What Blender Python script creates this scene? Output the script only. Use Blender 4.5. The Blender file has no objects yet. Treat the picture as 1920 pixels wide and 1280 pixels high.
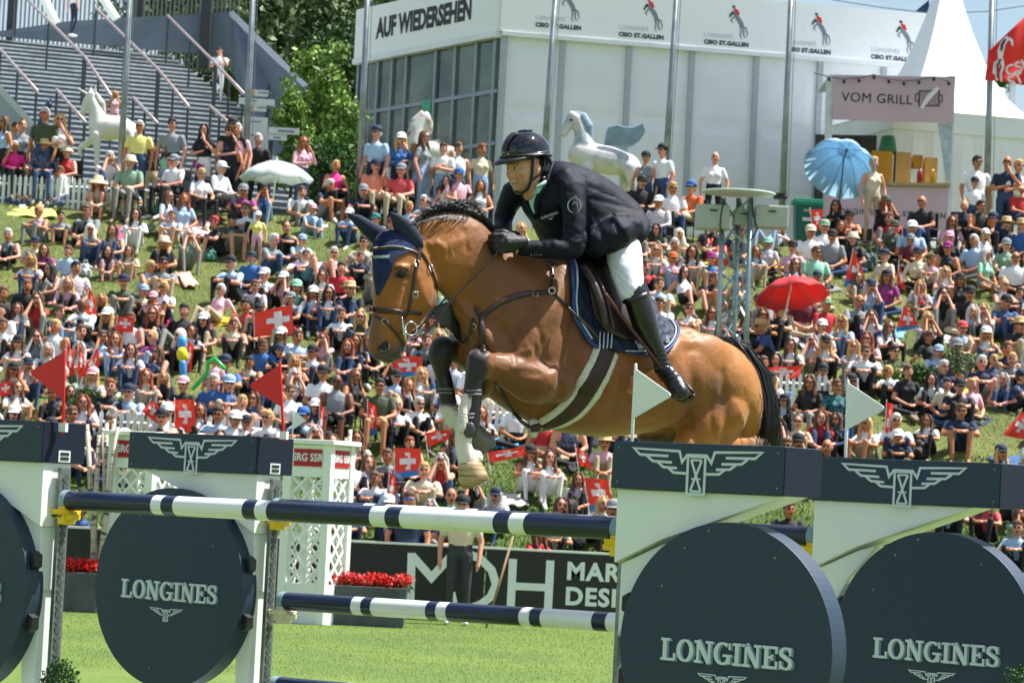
import bpy, bmesh, math, random
import numpy as np
from mathutils import Vector, Matrix
from mathutils.bvhtree import BVHTree
random.seed(7); rng = np.random.default_rng(7)
sc = bpy.context.scene
# ---------------------------------------------------------------- camera
FPX = 5800.0
PITCH = math.atan(300.6/FPX); ROLL = math.radians(2.86)
CAM = Vector((0, 0, 1.65))
_F = Vector((0, math.cos(PITCH), math.sin(PITCH))); _r = Vector((1, 0, 0)); _u = Vector((0, -math.sin(PITCH), math.cos(PITCH)))
_R = _r*math.cos(ROLL) + _u*math.sin(ROLL); _U = _u*math.cos(ROLL) - _r*math.sin(ROLL)
cd = bpy.data.cameras.new('camera'); cam = bpy.data.objects.new('camera', cd); sc.collection.objects.link(cam)
cam.matrix_world = Matrix(((_R.x, _U.x, -_F.x, CAM.x), (_R.y, _U.y, -_F.y, CAM.y), (_R.z, _U.z, -_F.z, CAM.z), (0, 0, 0, 1)))
cd.sensor_width = 36; cd.lens = FPX/1920*36; cd.clip_start = 0.5; cd.clip_end = 2000
cd.dof.use_dof = True; cd.dof.focus_distance = 15.4; cd.dof.aperture_fstop = 10.5
sc.camera = cam
# ---------------------------------------------------------------- light
SUN_TO = Vector((0.46, 0.09, 0.885)).normalized()      # towards the sun
el = math.asin(SUN_TO.z); az = math.atan2(SUN_TO.x, SUN_TO.y)
w = bpy.data.worlds.new('World'); sc.world = w; w.use_nodes = True
nt = w.node_tree; bg = nt.nodes['Background']
sky = nt.nodes.new('ShaderNodeTexSky'); sky.sky_type = 'NISHITA'; sky.sun_disc = False
sky.sun_elevation = el; sky.sun_rotation = az; sky.air_density = 1.2; sky.dust_density = 1.5; sky.ozone_density = 2.0
tc = nt.nodes.new('ShaderNodeTexCoord'); mp = nt.nodes.new('ShaderNodeMapping'); mp.inputs['Scale'].default_value = (1, 1, 2.6)
nz = nt.nodes.new('ShaderNodeTexNoise'); nz.inputs['Scale'].default_value = 2.6; nz.inputs['Detail'].default_value = 8; nz.inputs['Roughness'].default_value = 0.55
cr = nt.nodes.new('ShaderNodeValToRGB'); cr.color_ramp.elements[0].position = 0.47; cr.color_ramp.elements[1].position = 0.68
mx = nt.nodes.new('ShaderNodeMix'); mx.data_type = 'RGBA'
nt.links.new(tc.outputs['Generated'], mp.inputs[0]); nt.links.new(mp.outputs[0], nz.inputs['Vector']); nt.links.new(nz.outputs['Fac'], cr.inputs[0])
nt.links.new(cr.outputs[0], mx.inputs['Factor']); nt.links.new(sky.outputs[0], mx.inputs['A']); mx.inputs['B'].default_value = (7.0, 7.4, 8.0, 1)
nt.links.new(mx.outputs['Result'], bg.inputs[0]); bg.inputs[1].default_value = 0.078
sl = bpy.data.lights.new('sun', 'SUN'); sl.energy = 5.0; sl.angle = math.radians(0.53); sl.color = (1.0, 0.972, 0.92)
so = bpy.data.objects.new('sun', sl); sc.collection.objects.link(so); so.rotation_euler = (-SUN_TO).to_track_quat('-Z', 'Y').to_euler()
so.location = (10, -10, 40)
sc.view_settings.view_transform = 'Standard'; sc.view_settings.look = 'None'; sc.view_settings.exposure = 1.0; sc.view_settings.gamma = 1
# ---------------------------------------------------------------- helpers
def ray(px, py): return _F + _R*((px-960)/FPX) - _U*((py-640)/FPX)
def at(px, py, Y):
    d = ray(px, py); return CAM + d*(Y/d.y)
def proj(p):
    d = Vector(p)-CAM; z = d.dot(_F); return 960+FPX*d.dot(_R)/z, 640-FPX*d.dot(_U)/z
def onplane(px, py, p0, n):
    d = ray(px, py); return CAM + d*((p0-CAM).dot(n)/d.dot(n))
def ground_z(Y):
    if Y < 42.3: return 0.0
    if Y < 60.3: return 0.14 + 0.382*(Y-42.3)
    return 7.016 + 0.03*(Y-60.3) if Y < 76 else 7.487
def col(h, a=1):
    h = h.lstrip('#'); r = [int(h[i:i+2], 16)/255 for i in (0, 2, 4)]
    return tuple((x/12.92 if x <= .04045 else ((x+.055)/1.055)**2.4) for x in r)+(a,)
_m = {}
def mat(name, c, rough=0.6, metal=0.0, var=0.12, vs=8.0, bump=0.0, bs=40.0, **kw):
    if name in _m: return _m[name]
    m = bpy.data.materials.new(name); m.use_nodes = True; t = m.node_tree; b = t.nodes['Principled BSDF']
    if isinstance(c, str): c = col(c)
    b.inputs['Roughness'].default_value = rough; b.inputs['Metallic'].default_value = metal
    for k, v in kw.items(): b.inputs[k.replace('_', ' ')].default_value = v
    co = t.nodes.new('ShaderNodeTexCoord')
    if var > 0:
        n = t.nodes.new('ShaderNodeTexNoise'); n.inputs['Scale'].default_value = vs; n.inputs['Detail'].default_value = 6
        t.links.new(co.outputs['Object'], n.inputs['Vector'])
        mm = t.nodes.new('ShaderNodeMix'); mm.data_type = 'RGBA'
        mm.inputs['A'].default_value = tuple(min(1, x*(1-var)) for x in c[:3])+(1,); mm.inputs['B'].default_value = tuple(min(1, x*(1+var)) for x in c[:3])+(1,)
        rr = t.nodes.new('ShaderNodeMapRange'); rr.inputs[1].default_value = .3; rr.inputs[2].default_value = .7
        t.links.new(n.outputs['Fac'], rr.inputs[0]); t.links.new(rr.outputs[0], mm.inputs['Factor']); t.links.new(mm.outputs['Result'], b.inputs['Base Color'])
    else: b.inputs['Base Color'].default_value = c
    if bump > 0:
        n2 = t.nodes.new('ShaderNodeTexNoise'); n2.inputs['Scale'].default_value = bs; n2.inputs['Detail'].default_value = 5
        t.links.new(co.outputs['Object'], n2.inputs['Vector'])
        bb = t.nodes.new('ShaderNodeBump'); bb.inputs['Strength'].default_value = min(1, bump); bb.inputs['Distance'].default_value = 0.02
        t.links.new(n2.outputs['Fac'], bb.inputs['Height']); t.links.new(bb.outputs[0], b.inputs['Normal'])
    _m[name] = m; return m
class MB:
    def __init__(s): s.v = []; s.f = []; s.mi = []; s.k = 0
    def add(s, vs, fs, mi=0):
        o = len(s.v); s.v += [tuple(v) for v in vs]; s.f += [tuple(i+o for i in f) for f in fs]; s.mi += [mi]*len(fs); return s
    def box(s, c, e, mi=0, M=None):
        x, y, z = c; a, b, d = (e[0]/2, e[1]/2, e[2]/2)
        vs = [Vector((x+i*a, y+j*b, z+k*d)) for i in (-1, 1) for j in (-1, 1) for k in (-1, 1)]
        if M is not None: vs = [M @ v for v in vs]
        return s.add(vs, [(0, 1, 3, 2), (4, 6, 7, 5), (0, 4, 5, 1), (2, 3, 7, 6), (0, 2, 6, 4), (1, 5, 7, 3)], mi)
    def rings(s, rs, mi=0, cap=True):
        n = len(rs[0]); vs = [p for r in rs for p in r]; fs = []
        for i in range(len(rs)-1):
            for j in range(n): fs.append((i*n+j, i*n+(j+1) % n, (i+1)*n+(j+1) % n, (i+1)*n+j))
        if cap: fs += [tuple(range(n))[::-1], tuple((len(rs)-1)*n+j for j in range(n))]
        return s.add(vs, fs, mi)
    def tube(s, pts, rad, n=10, mi=0, rnd=False):
        pts = [Vector(p) for p in pts]; m = len(pts)
        if not hasattr(rad, '__len__'): rad = [rad]*m
        rad = list(rad)
        if rnd:
            d0 = (pts[0]-pts[1]).normalized(); d1 = (pts[-1]-pts[-2]).normalized(); p0, p1, r0, r1 = pts[0], pts[-1], rad[0], rad[-1]
            pts = [p0+d0*r0*.98, p0+d0*r0*.8, p0+d0*r0*.45]+pts+[p1+d1*r1*.45, p1+d1*r1*.8, p1+d1*r1*.98]
            rad = [r0*.2, r0*.6, r0*.89]+rad+[r1*.89, r1*.6, r1*.2]; m = len(pts)
        rs = []; up = None
        for i in range(m):
            t = (pts[min(i+1, m-1)]-pts[max(i-1, 0)]).normalized()
            if up is None: up = Vector((0, 0, 1)) if abs(t.z) < .9 else Vector((1, 0, 0))
            a = t.cross(up)
            if a.length < 1e-6: a = t.cross(Vector((0, 1, 0)))
            a.normalize(); b = a.cross(t); up = b
            rs.append([pts[i]+a*(rad[i]*math.cos(2*math.pi*j/n))+b*(rad[i]*math.sin(2*math.pi*j/n)) for j in range(n)])
        return s.rings(rs, mi)
    def lathe(s, c, prof, n=24, mi=0, M=None):
        rs = [[Vector((c[0]+r*math.cos(2*math.pi*j/n), c[1]+r*math.sin(2*math.pi*j/n), c[2]+z)) for j in range(n)] for r, z in prof]
        if M is not None: rs = [[M @ p for p in r] for r in rs]
        return s.rings(rs, mi)
    def ell(s, c, r, mi=0, M=None, n=16, k=10):
        rs = []
        for i in range(k+1):
            a = math.pi*(i/k)*.985+.0236 - math.pi/2
            rs.append([Vector((r[0]*math.cos(a)*math.cos(2*math.pi*j/n), r[1]*math.cos(a)*math.sin(2*math.pi*j/n), r[2]*math.sin(a))) for j in range(n)])
        rs = [[(M @ p if M is not None else p)+Vector(c) for p in q] for q in rs]
        return s.rings(rs, mi)
    def prism(s, poly, a, b, o=Vector((0, 0, 0)), ex=Vector((1, 0, 0)), ey=Vector((0, 0, 1)), en=Vector((0, 1, 0)), mi=0):
        n = len(poly); lo = [o+ex*p[0]+ey*p[1]+en*a for p in poly]; hi = [o+ex*p[0]+ey*p[1]+en*b for p in poly]
        return s.rings([lo, hi], mi)
    def ribbon(s, pts, wd, o, ex, ey, en, a, b, mi=0):      # centreline with widths in a plane -> slab
        m = len(pts); P = [Vector((p[0], p[1])) for p in pts]
        if not hasattr(wd, '__len__'): wd = [wd]*m
        L = []; R = []
        for i in range(m):
            if i == 0: nn = (P[1]-P[0]).normalized().orthogonal(); k = 1
            elif i == m-1: nn = (P[-1]-P[-2]).normalized().orthogonal(); k = 1
            else:
                n1 = (P[i]-P[i-1]).normalized().orthogonal(); n2 = (P[i+1]-P[i]).normalized().orthogonal()
                nn = (n1+n2); nn = nn.normalized() if nn.length > .1 else n1; k = min(2.2, 1/max(.3, nn.dot(n1)))
            L.append(P[i]+nn*wd[i]/2*k); R.append(P[i]-nn*wd[i]/2*k)
        rs = []
        for l, r in zip(L, R):
            rs.append([o+ex*l.x+ey*l.y+en*a, o+ex*r.x+ey*r.y+en*a, o+ex*r.x+ey*r.y+en*b, o+ex*l.x+ey*l.y+en*b])
        return s.rings(rs, mi)
    def mesh(s, name):
        me = bpy.data.meshes.new(name); me.from_pydata(s.v, [], s.f); me.polygons.foreach_set('material_index', s.mi)
        bm = bmesh.new(); bm.from_mesh(me); bmesh.ops.recalc_face_normals(bm, faces=bm.faces); bm.to_mesh(me); bm.free(); return me
    def build(s, name, mats, parent=None, smooth=False, bevel=0, loc=None):
        me = s.mesh(name)
        if loc is not None: me.transform(Matrix.Translation(-Vector(loc)))
        if smooth: me.polygons.foreach_set('use_smooth', [True]*len(me.polygons))
        for m in (mats if isinstance(mats, (list, tuple)) else [mats]): me.materials.append(m)
        o = bpy.data.objects.new(name, me); sc.collection.objects.link(o)
        if loc is not None: o.location = loc
        if parent is not None: o.parent = parent
        if bevel:
            bv = o.modifiers.new('bevel', 'BEVEL'); bv.width = bevel; bv.segments = 2; bv.limit_method = 'ANGLE'
        return o
def tag(o, label=None, cat=None, group=None, kind=None):
    if label: o['label'] = label
    if cat: o['category'] = cat
    if group: o['group'] = group
    if kind: o['kind'] = kind
    return o
def thing(name, label, cat, loc=(0, 0, 0), group=None, rz=0):
    o = bpy.data.objects.new(name, None); sc.collection.objects.link(o); o.location = loc; o.rotation_euler = (0, 0, rz); o.empty_display_size = .2
    return tag(o, label, cat, group)
def copy_tree(o, parent=None):
    c = o.copy(); sc.collection.objects.link(c); c.parent = parent
    for ch in [x for x in bpy.data.objects if x.parent == o]: copy_tree(ch, c)
    return c
def modmesh(me, mods):
    o = bpy.data.objects.new('tmp', me); sc.collection.objects.link(o)
    for ty, kw in mods:
        m = o.modifiers.new('m', ty)
        for k, v in kw.items(): setattr(m, k, v)
    dg = bpy.context.evaluated_depsgraph_get(); r = bpy.data.meshes.new_from_object(o.evaluated_get(dg))
    bpy.data.objects.remove(o); return r
def remesh(mb, voxel, smooth=6, name='mesh', factor=.5):
    me = mb.mesh(name) if isinstance(mb, MB) else mb
    r = modmesh(me, [('REMESH', dict(mode='VOXEL', voxel_size=voxel, use_smooth_shade=True)), ('SMOOTH', dict(factor=factor, iterations=smooth))])
    r.name = name; r.materials.clear(); return r
def meshobj(name, me, mats, parent=None, smooth=True):
    for m in (mats if isinstance(mats, (list, tuple)) else [mats]): me.materials.append(m)
    if smooth: me.polygons.foreach_set('use_smooth', [True]*len(me.polygons))
    o = bpy.data.objects.new(name, me); sc.collection.objects.link(o); o.parent = parent; return o
def textmb(s, size, o, ex, ey, en, depth=.004, off=0.0, mb=None, align='CENTER', sx=1.0, mi=0, shear=0, sp=1.0):
    c = bpy.data.curves.new('t', 'FONT'); c.body = s; c.size = size; c.align_x = align; c.align_y = 'CENTER'; c.extrude = depth/2; c.offset = off; c.shear = shear
    c.space_character = sp; c.resolution_u = 4
    t = bpy.data.objects.new('t', c); sc.collection.objects.link(t); dg = bpy.context.evaluated_depsgraph_get(); me = bpy.data.meshes.new_from_object(t.evaluated_get(dg))
    bpy.data.objects.remove(t); mb = mb or MB()
    mb.add([o+ex*(v.co.x*sx)+ey*v.co.y+en*(v.co.z+depth/2) for v in me.vertices], [tuple(p.vertices) for p in me.polygons], mi); return mb
def arc(cx, cy, rx, ry, a0, a1, n=14):
    return [(cx+rx*math.cos(math.radians(a0+(a1-a0)*i/n)), cy+ry*math.sin(math.radians(a0+(a1-a0)*i/n))) for i in range(n+1)]
X, Yv, Z = Vector((1, 0, 0)), Vector((0, 1, 0)), Vector((0, 0, 1))
# winged hourglass emblem, unit width 1 (x -0.5..0.5), drawn in a plane
def emblem(mb, o, ex, ey, en, W, mi=0, t=.020, h0=.0015):
    k = [0]
    def rb(p, w=t):
        k[0] += 1; mb.ribbon([(x*W, y*W*.75) for x, y in p], w*W, o, ex, ey, en, 0, h0+k[0]*.0002, mi)
    for s in (-1, 1):
        rb([(0, .032), (s*.075, .032), (s*.112, -.03), (s*.135, .062), (s*.49, .075), (s*.44, .022), (s*.22, .018)])
        rb([(s*.385, .012), (s*.34, -.03), (s*.19, -.036)]); rb([(s*.30, -.036), (s*.255, -.078), (s*.15, -.084)])
        rb([(s*.215, -.084), (s*.175, -.122), (s*.07, -.126)])
    rb([(-.066, .02), (-.066, -.30), (.066, -.30), (.066, .02), (-.07, .02)])
    rb([(-.04, -.01), (.04, -.275)], .016); rb([(.04, -.01), (-.04, -.275)], .016); rb([(-.04, -.275), (.04, -.275)], .013); rb([(-.035, -.17), (.035, -.17)], .010); rb([(-.04, -.01), (.04, -.01)], .013)
# slab-serif letters, cap height 1
def slab(word, o, ex, ey, en, H, d=.006, mb=None, mi=0):
    mb = mb or MB(); x = 0; st = .20; th = .12; gap = .07
    def R(x0, y0, x1, y1, e=0): mb.prism([((x0)*H, y0*H), (x1*H, y0*H), (x1*H, y1*H), (x0*H, y1*H)], 0, d+e, o, ex, ey, en, mi)
    def RB(p, wds, e=0): mb.ribbon([(a*H, b*H) for a, b in p], [q*H for q in wds], o, ex, ey, en, 0, d+e, mi)
    tot = {'L': .78, 'O': .88, 'N': .98, 'G': .92, 'I': .44, 'E': .78, 'S': .70}
    W = sum(tot[c]+gap for c in word)-gap; x = -W/2
    for i, c in enumerate(word):
        w = tot[c]; e = .0004*(i % 2)
        def ver(a, ee=.0002): R(a, 0, a+st, 1, ee)
        def ser(a, b, y): R(a, y, b, y+th, e+.0006)
        if c == 'I': ver(x+.12); ser(x, x+w, 0); ser(x, x+w, 1-th)
        if c in 'LE':
            ver(x+.10); ser(x, x+w, 0); ser(x, x+(w if c == 'E' else .46), 1-th); R(x+w-.11, 0, x+w, .34, e+.001)
            if c == 'E': R(x+w-.11, .68, x+w, 1, e+.001); R(x+.2, .45, x+.55, .56, e+.001); R(x+.46, .37, x+.55, .64, e+.0014)
        if c == 'N':
            R(x+.12, 0, x+.12+.13, 1, .0002); R(x+w-.25, 0, x+w-.12, 1, .0002); ser(x, x+.38, 0); ser(x, x+.3, 1-th); ser(x+w-.38, x+w, 1-th)
            RB([(x+.18, 1), (x+w-.18, 0)], [.22, .22], .001)
        if c == 'O':
            p = arc(x+w/2, .5, w/2-.09, .455, 90, 450, 36); RB(p, [.09+.12*abs(math.cos(math.radians(90+10*j))) for j in range(37)])
        if c == 'G':
            p = arc(x+w/2, .5, w/2-.09, .455, 50, 330, 30); RB(p, [.09+.12*abs(math.cos(math.radians(50+280*j/30))) for j in range(31)])
            R(x+w-.24, .05, x+w-.06, .46, .001); R(x+w-.44, .36, x+w+.02, .47, .0016); R(x+w-.14, .68, x+w-.05, .98, .001)
        if c == 'S':
            p = arc(x+w/2, .73, w/2-.11, .22, 20, 200, 14)+arc(x+w/2, .27, w/2-.10, .225, 70, -160, 16)
            ww = [.09+.09*abs(math.cos(math.radians(20+180*j/14))) for j in range(15)]+[.20-.0*j for j in range(3)]+[.18]*6+[.10]*8
            RB(p, ww[:len(p)]); R(x+w-.16, .62, x+w-.07, .98, .001); R(x+.05, .02, x+.14, .38, .001)
        x += w+gap
    return mb
# ================================================================ setting
def grassmat(name, a, b, c3, scale=1.0, bump=.6):
    m = bpy.data.materials.new(name); m.use_nodes = True; t = m.node_tree; bs = t.nodes['Principled BSDF']; bs.inputs['Roughness'].default_value = .75
    bs.inputs['Specular IOR Level'].default_value = .25
    co = t.nodes.new('ShaderNodeTexCoord'); n1 = t.nodes.new('ShaderNodeTexNoise'); n1.inputs['Scale'].default_value = .35*scale; n1.inputs['Detail'].default_value = 8; n1.inputs['Roughness'].default_value = .65
    n2 = t.nodes.new('ShaderNodeTexNoise'); n2.inputs['Scale'].default_value = 14*scale; n2.inputs['Detail'].default_value = 6; n2.inputs['Roughness'].default_value = .7
    r1 = t.nodes.new('ShaderNodeValToRGB'); r1.color_ramp.elements[0].position = .38; r1.color_ramp.elements[1].position = .62
    r1.color_ramp.elements[0].color = a; r1.color_ramp.elements[1].color = b
    mx2 = t.nodes.new('ShaderNodeMix'); mx2.data_type = 'RGBA'; mx2.inputs['B'].default_value = c3
    rr = t.nodes.new('ShaderNodeMapRange'); rr.inputs[1].default_value = .45; rr.inputs[2].default_value = .75
    for n in (n1, n2): t.links.new(co.outputs['Object'], n.inputs['Vector'])
    t.links.new(n1.outputs['Fac'], r1.inputs[0]); t.links.new(n2.outputs['Fac'], rr.inputs[0]); t.links.new(rr.outputs[0], mx2.inputs['Factor']); t.links.new(r1.outputs[0], mx2.inputs['A'])
    t.links.new(mx2.outputs['Result'], bs.inputs['Base Color'])
    bb = t.nodes.new('ShaderNodeBump'); bb.inputs['Strength'].default_value = bump; bb.inputs['Distance'].default_value = .05; t.links.new(n2.outputs['Fac'], bb.inputs['Height']); t.links.new(bb.outputs[0], bs.inputs['Normal'])
    return m
G1 = grassmat('arena_grass', (.080, .140, .024, 1), (.125, .19, .032, 1), (.18, .24, .055, 1), 1.4)
G2 = grassmat('hill_grass', (.055, .095, .016, 1), (.15, .17, .04, 1), (.24, .24, .075, 1), 1.3, .9)
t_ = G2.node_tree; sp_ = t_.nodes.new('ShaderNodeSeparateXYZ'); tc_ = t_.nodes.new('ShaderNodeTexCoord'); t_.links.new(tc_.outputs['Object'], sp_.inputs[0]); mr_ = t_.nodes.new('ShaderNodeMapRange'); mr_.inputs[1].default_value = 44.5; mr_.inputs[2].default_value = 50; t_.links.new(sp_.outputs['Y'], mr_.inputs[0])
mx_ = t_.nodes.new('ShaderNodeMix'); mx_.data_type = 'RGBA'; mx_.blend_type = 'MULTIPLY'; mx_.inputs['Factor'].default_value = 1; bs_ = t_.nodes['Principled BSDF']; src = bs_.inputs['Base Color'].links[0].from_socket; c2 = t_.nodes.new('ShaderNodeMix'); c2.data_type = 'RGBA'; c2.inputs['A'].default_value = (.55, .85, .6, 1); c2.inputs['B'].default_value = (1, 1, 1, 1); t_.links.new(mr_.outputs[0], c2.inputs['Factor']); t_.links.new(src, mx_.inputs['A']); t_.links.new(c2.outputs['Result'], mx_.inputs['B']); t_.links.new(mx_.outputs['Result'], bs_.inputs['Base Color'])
# arena ground: one sheet to the horizon
mb = MB(); mb.add([(-900, -60, 0), (900, -60, 0), (900, 1500, 0), (-900, 1500, 0)], [(0, 1, 2, 3)])
tag(mb.build('ground', G1), kind='structure')
# hillside
def hz(x, y):
    z = ground_z(y)
    return z + (0.05*math.sin(x*.9+y*.5)+.04*math.sin(x*2.1-y*1.3) if 43 < y < 60 else 0)
mb = MB(); xs = np.linspace(-60, 60, 241); ys = list(np.linspace(42.25, 61, 76))+list(np.linspace(63, 180, 12)); n = len(xs)
vs = [(x, y, hz(x, y)+(0.004)) for y in ys for x in xs]
fs = [(j*n+i, j*n+i+1, (j+1)*n+i+1, (j+1)*n+i) for j in range(len(ys)-1) for i in range(n-1)]
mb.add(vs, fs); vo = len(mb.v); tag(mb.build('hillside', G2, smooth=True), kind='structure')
# grass blades (uncountable)
def blades(name, N, x0, x1, y0, y1, h, mats, zf):
    x = rng.uniform(x0, x1, N); y = y0+(y1-y0)*rng.uniform(0, 1, N); z = np.array([zf(a, b) for a, b in zip(x, y)])
    a = rng.uniform(0, math.pi, N); w_ = rng.uniform(.006, .016, N)*h/.08; hh = rng.uniform(.4, 1.2, N)*h; lx = rng.normal(0, .4, N)*hh; ly = rng.normal(0, .4, N)*hh
    V = np.empty((N, 3, 3)); V[:, 0] = np.c_[x-np.cos(a)*w_, y-np.sin(a)*w_, z-.01]; V[:, 1] = np.c_[x+np.cos(a)*w_, y+np.sin(a)*w_, z-.01]; V[:, 2] = np.c_[x+lx, y+ly, z+hh]
    me = bpy.data.meshes.new(name); me.vertices.add(3*N); me.vertices.foreach_set('co', V.ravel()); me.loops.add(3*N); me.loops.foreach_set('vertex_index', np.arange(3*N))
    me.polygons.add(N); me.polygons.foreach_set('loop_start', np.arange(0, 3*N, 3)); me.polygons.foreach_set('material_index', rng.integers(0, len(mats), N)); me.update(); me.validate()
    for m in mats: me.materials.append(m)
    o = bpy.data.objects.new(name, me); sc.collection.objects.link(o); return tag(o, kind='stuff', label=name.replace('_', ' '), cat='grass')
gm = [mat('blade_a', (.10, .165, .022, 1), .6), mat('blade_b', (.22, .26, .05, 1), .6), mat('blade_c', (.09, .16, .02, 1), .6), mat('blade_d', (.27, .28, .09, 1), .7)]
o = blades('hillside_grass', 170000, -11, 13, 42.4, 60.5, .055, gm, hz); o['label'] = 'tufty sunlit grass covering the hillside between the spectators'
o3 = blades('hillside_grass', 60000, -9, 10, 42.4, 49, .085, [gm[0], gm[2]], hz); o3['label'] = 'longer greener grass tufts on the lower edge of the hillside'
o = blades('arena_turf', 110000, -7, 5, 27.5, 42.2, .021, gm[:3], lambda x, y: 0); o['label'] = 'short mown turf of the arena below the jump poles'

# ================================================================ jump (oxer)
TH = math.radians(36.7); P_ = Vector((math.cos(TH), -math.sin(TH), 0)); S_ = Vector((math.sin(TH), math.cos(TH), 0)); NF = -S_   # NF: facing direction of the logo faces
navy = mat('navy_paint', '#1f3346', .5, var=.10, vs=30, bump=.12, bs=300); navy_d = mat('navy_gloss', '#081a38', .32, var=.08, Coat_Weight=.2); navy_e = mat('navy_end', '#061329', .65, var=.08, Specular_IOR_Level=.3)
white = mat('white_paint', '#e4e9e3', .38, var=.03, vs=3, bump=.05, bs=60); steel = mat('galvanised_steel', '#7d8382', .45, .7, var=.2, vs=40); logo = mat('silver_lettering', '#c9d4d6', .35, var=.04)
logo_edge = mat('lettering_edge', '#6f8c99', .4, var=.04); yell = mat('yellow_cup', '#e8bf10', .4); cream = mat('cream_cup', '#d8cfae', .45); dark = mat('black_plastic', '#111214', .45)
redf = mat('red_flag', '#d90a0a', .4, var=.05); whitef = mat('white_flag', '#dfe3de', .4, var=.04)
def scuff(m, c, thr=.66, sc_=9, st=(6, 1.5, 1)):
    t = m.node_tree; b = t.nodes['Principled BSDF']; src = b.inputs['Base Color'].links[0].from_socket; co = t.nodes.new('ShaderNodeTexCoord'); mp_ = t.nodes.new('ShaderNodeMapping'); mp_.inputs['Scale'].default_value = st; n = t.nodes.new('ShaderNodeTexNoise'); n.inputs['Scale'].default_value = sc_; n.inputs['Detail'].default_value = 9; n.inputs['Roughness'].default_value = .7
    r = t.nodes.new('ShaderNodeMapRange'); r.inputs[1].default_value = thr; r.inputs[2].default_value = thr+.06; r.inputs[4].default_value = .6; mm = t.nodes.new('ShaderNodeMix'); mm.data_type = 'RGBA'; mm.inputs['B'].default_value = c
    t.links.new(co.outputs['Object'], mp_.inputs[0]); t.links.new(mp_.outputs[0], n.inputs['Vector']); t.links.new(n.outputs['Fac'], r.inputs[0]); t.links.new(r.outputs[0], mm.inputs['Factor']); t.links.new(src, mm.inputs['A']); t.links.new(mm.outputs['Result'], b.inputs['Base Color'])
scuff(white, col('#8f9488'), .66, 3.5); scuff(navy, col('#6f8290'), .70, 7); scuff(navy_d, col('#5d6d80'), .69, 8, (1, 1, 6))
PA = at(112, 960, 16.0)-S_*.155; PA.z = 0; S = 1.66; L = 3.56
PC = PA + P_*L; PB = PA + S_*S; PD = PC + S_*S + P_*.02
pC = at(1150, 985, 13.9); print('C', PC, pC, 'B', proj(PB+Z*1.5), 'D', proj(PD+Z*1.5))
HB0, HB1 = 1.735, 1.945     # header box heights
ZC = 1.07
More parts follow.
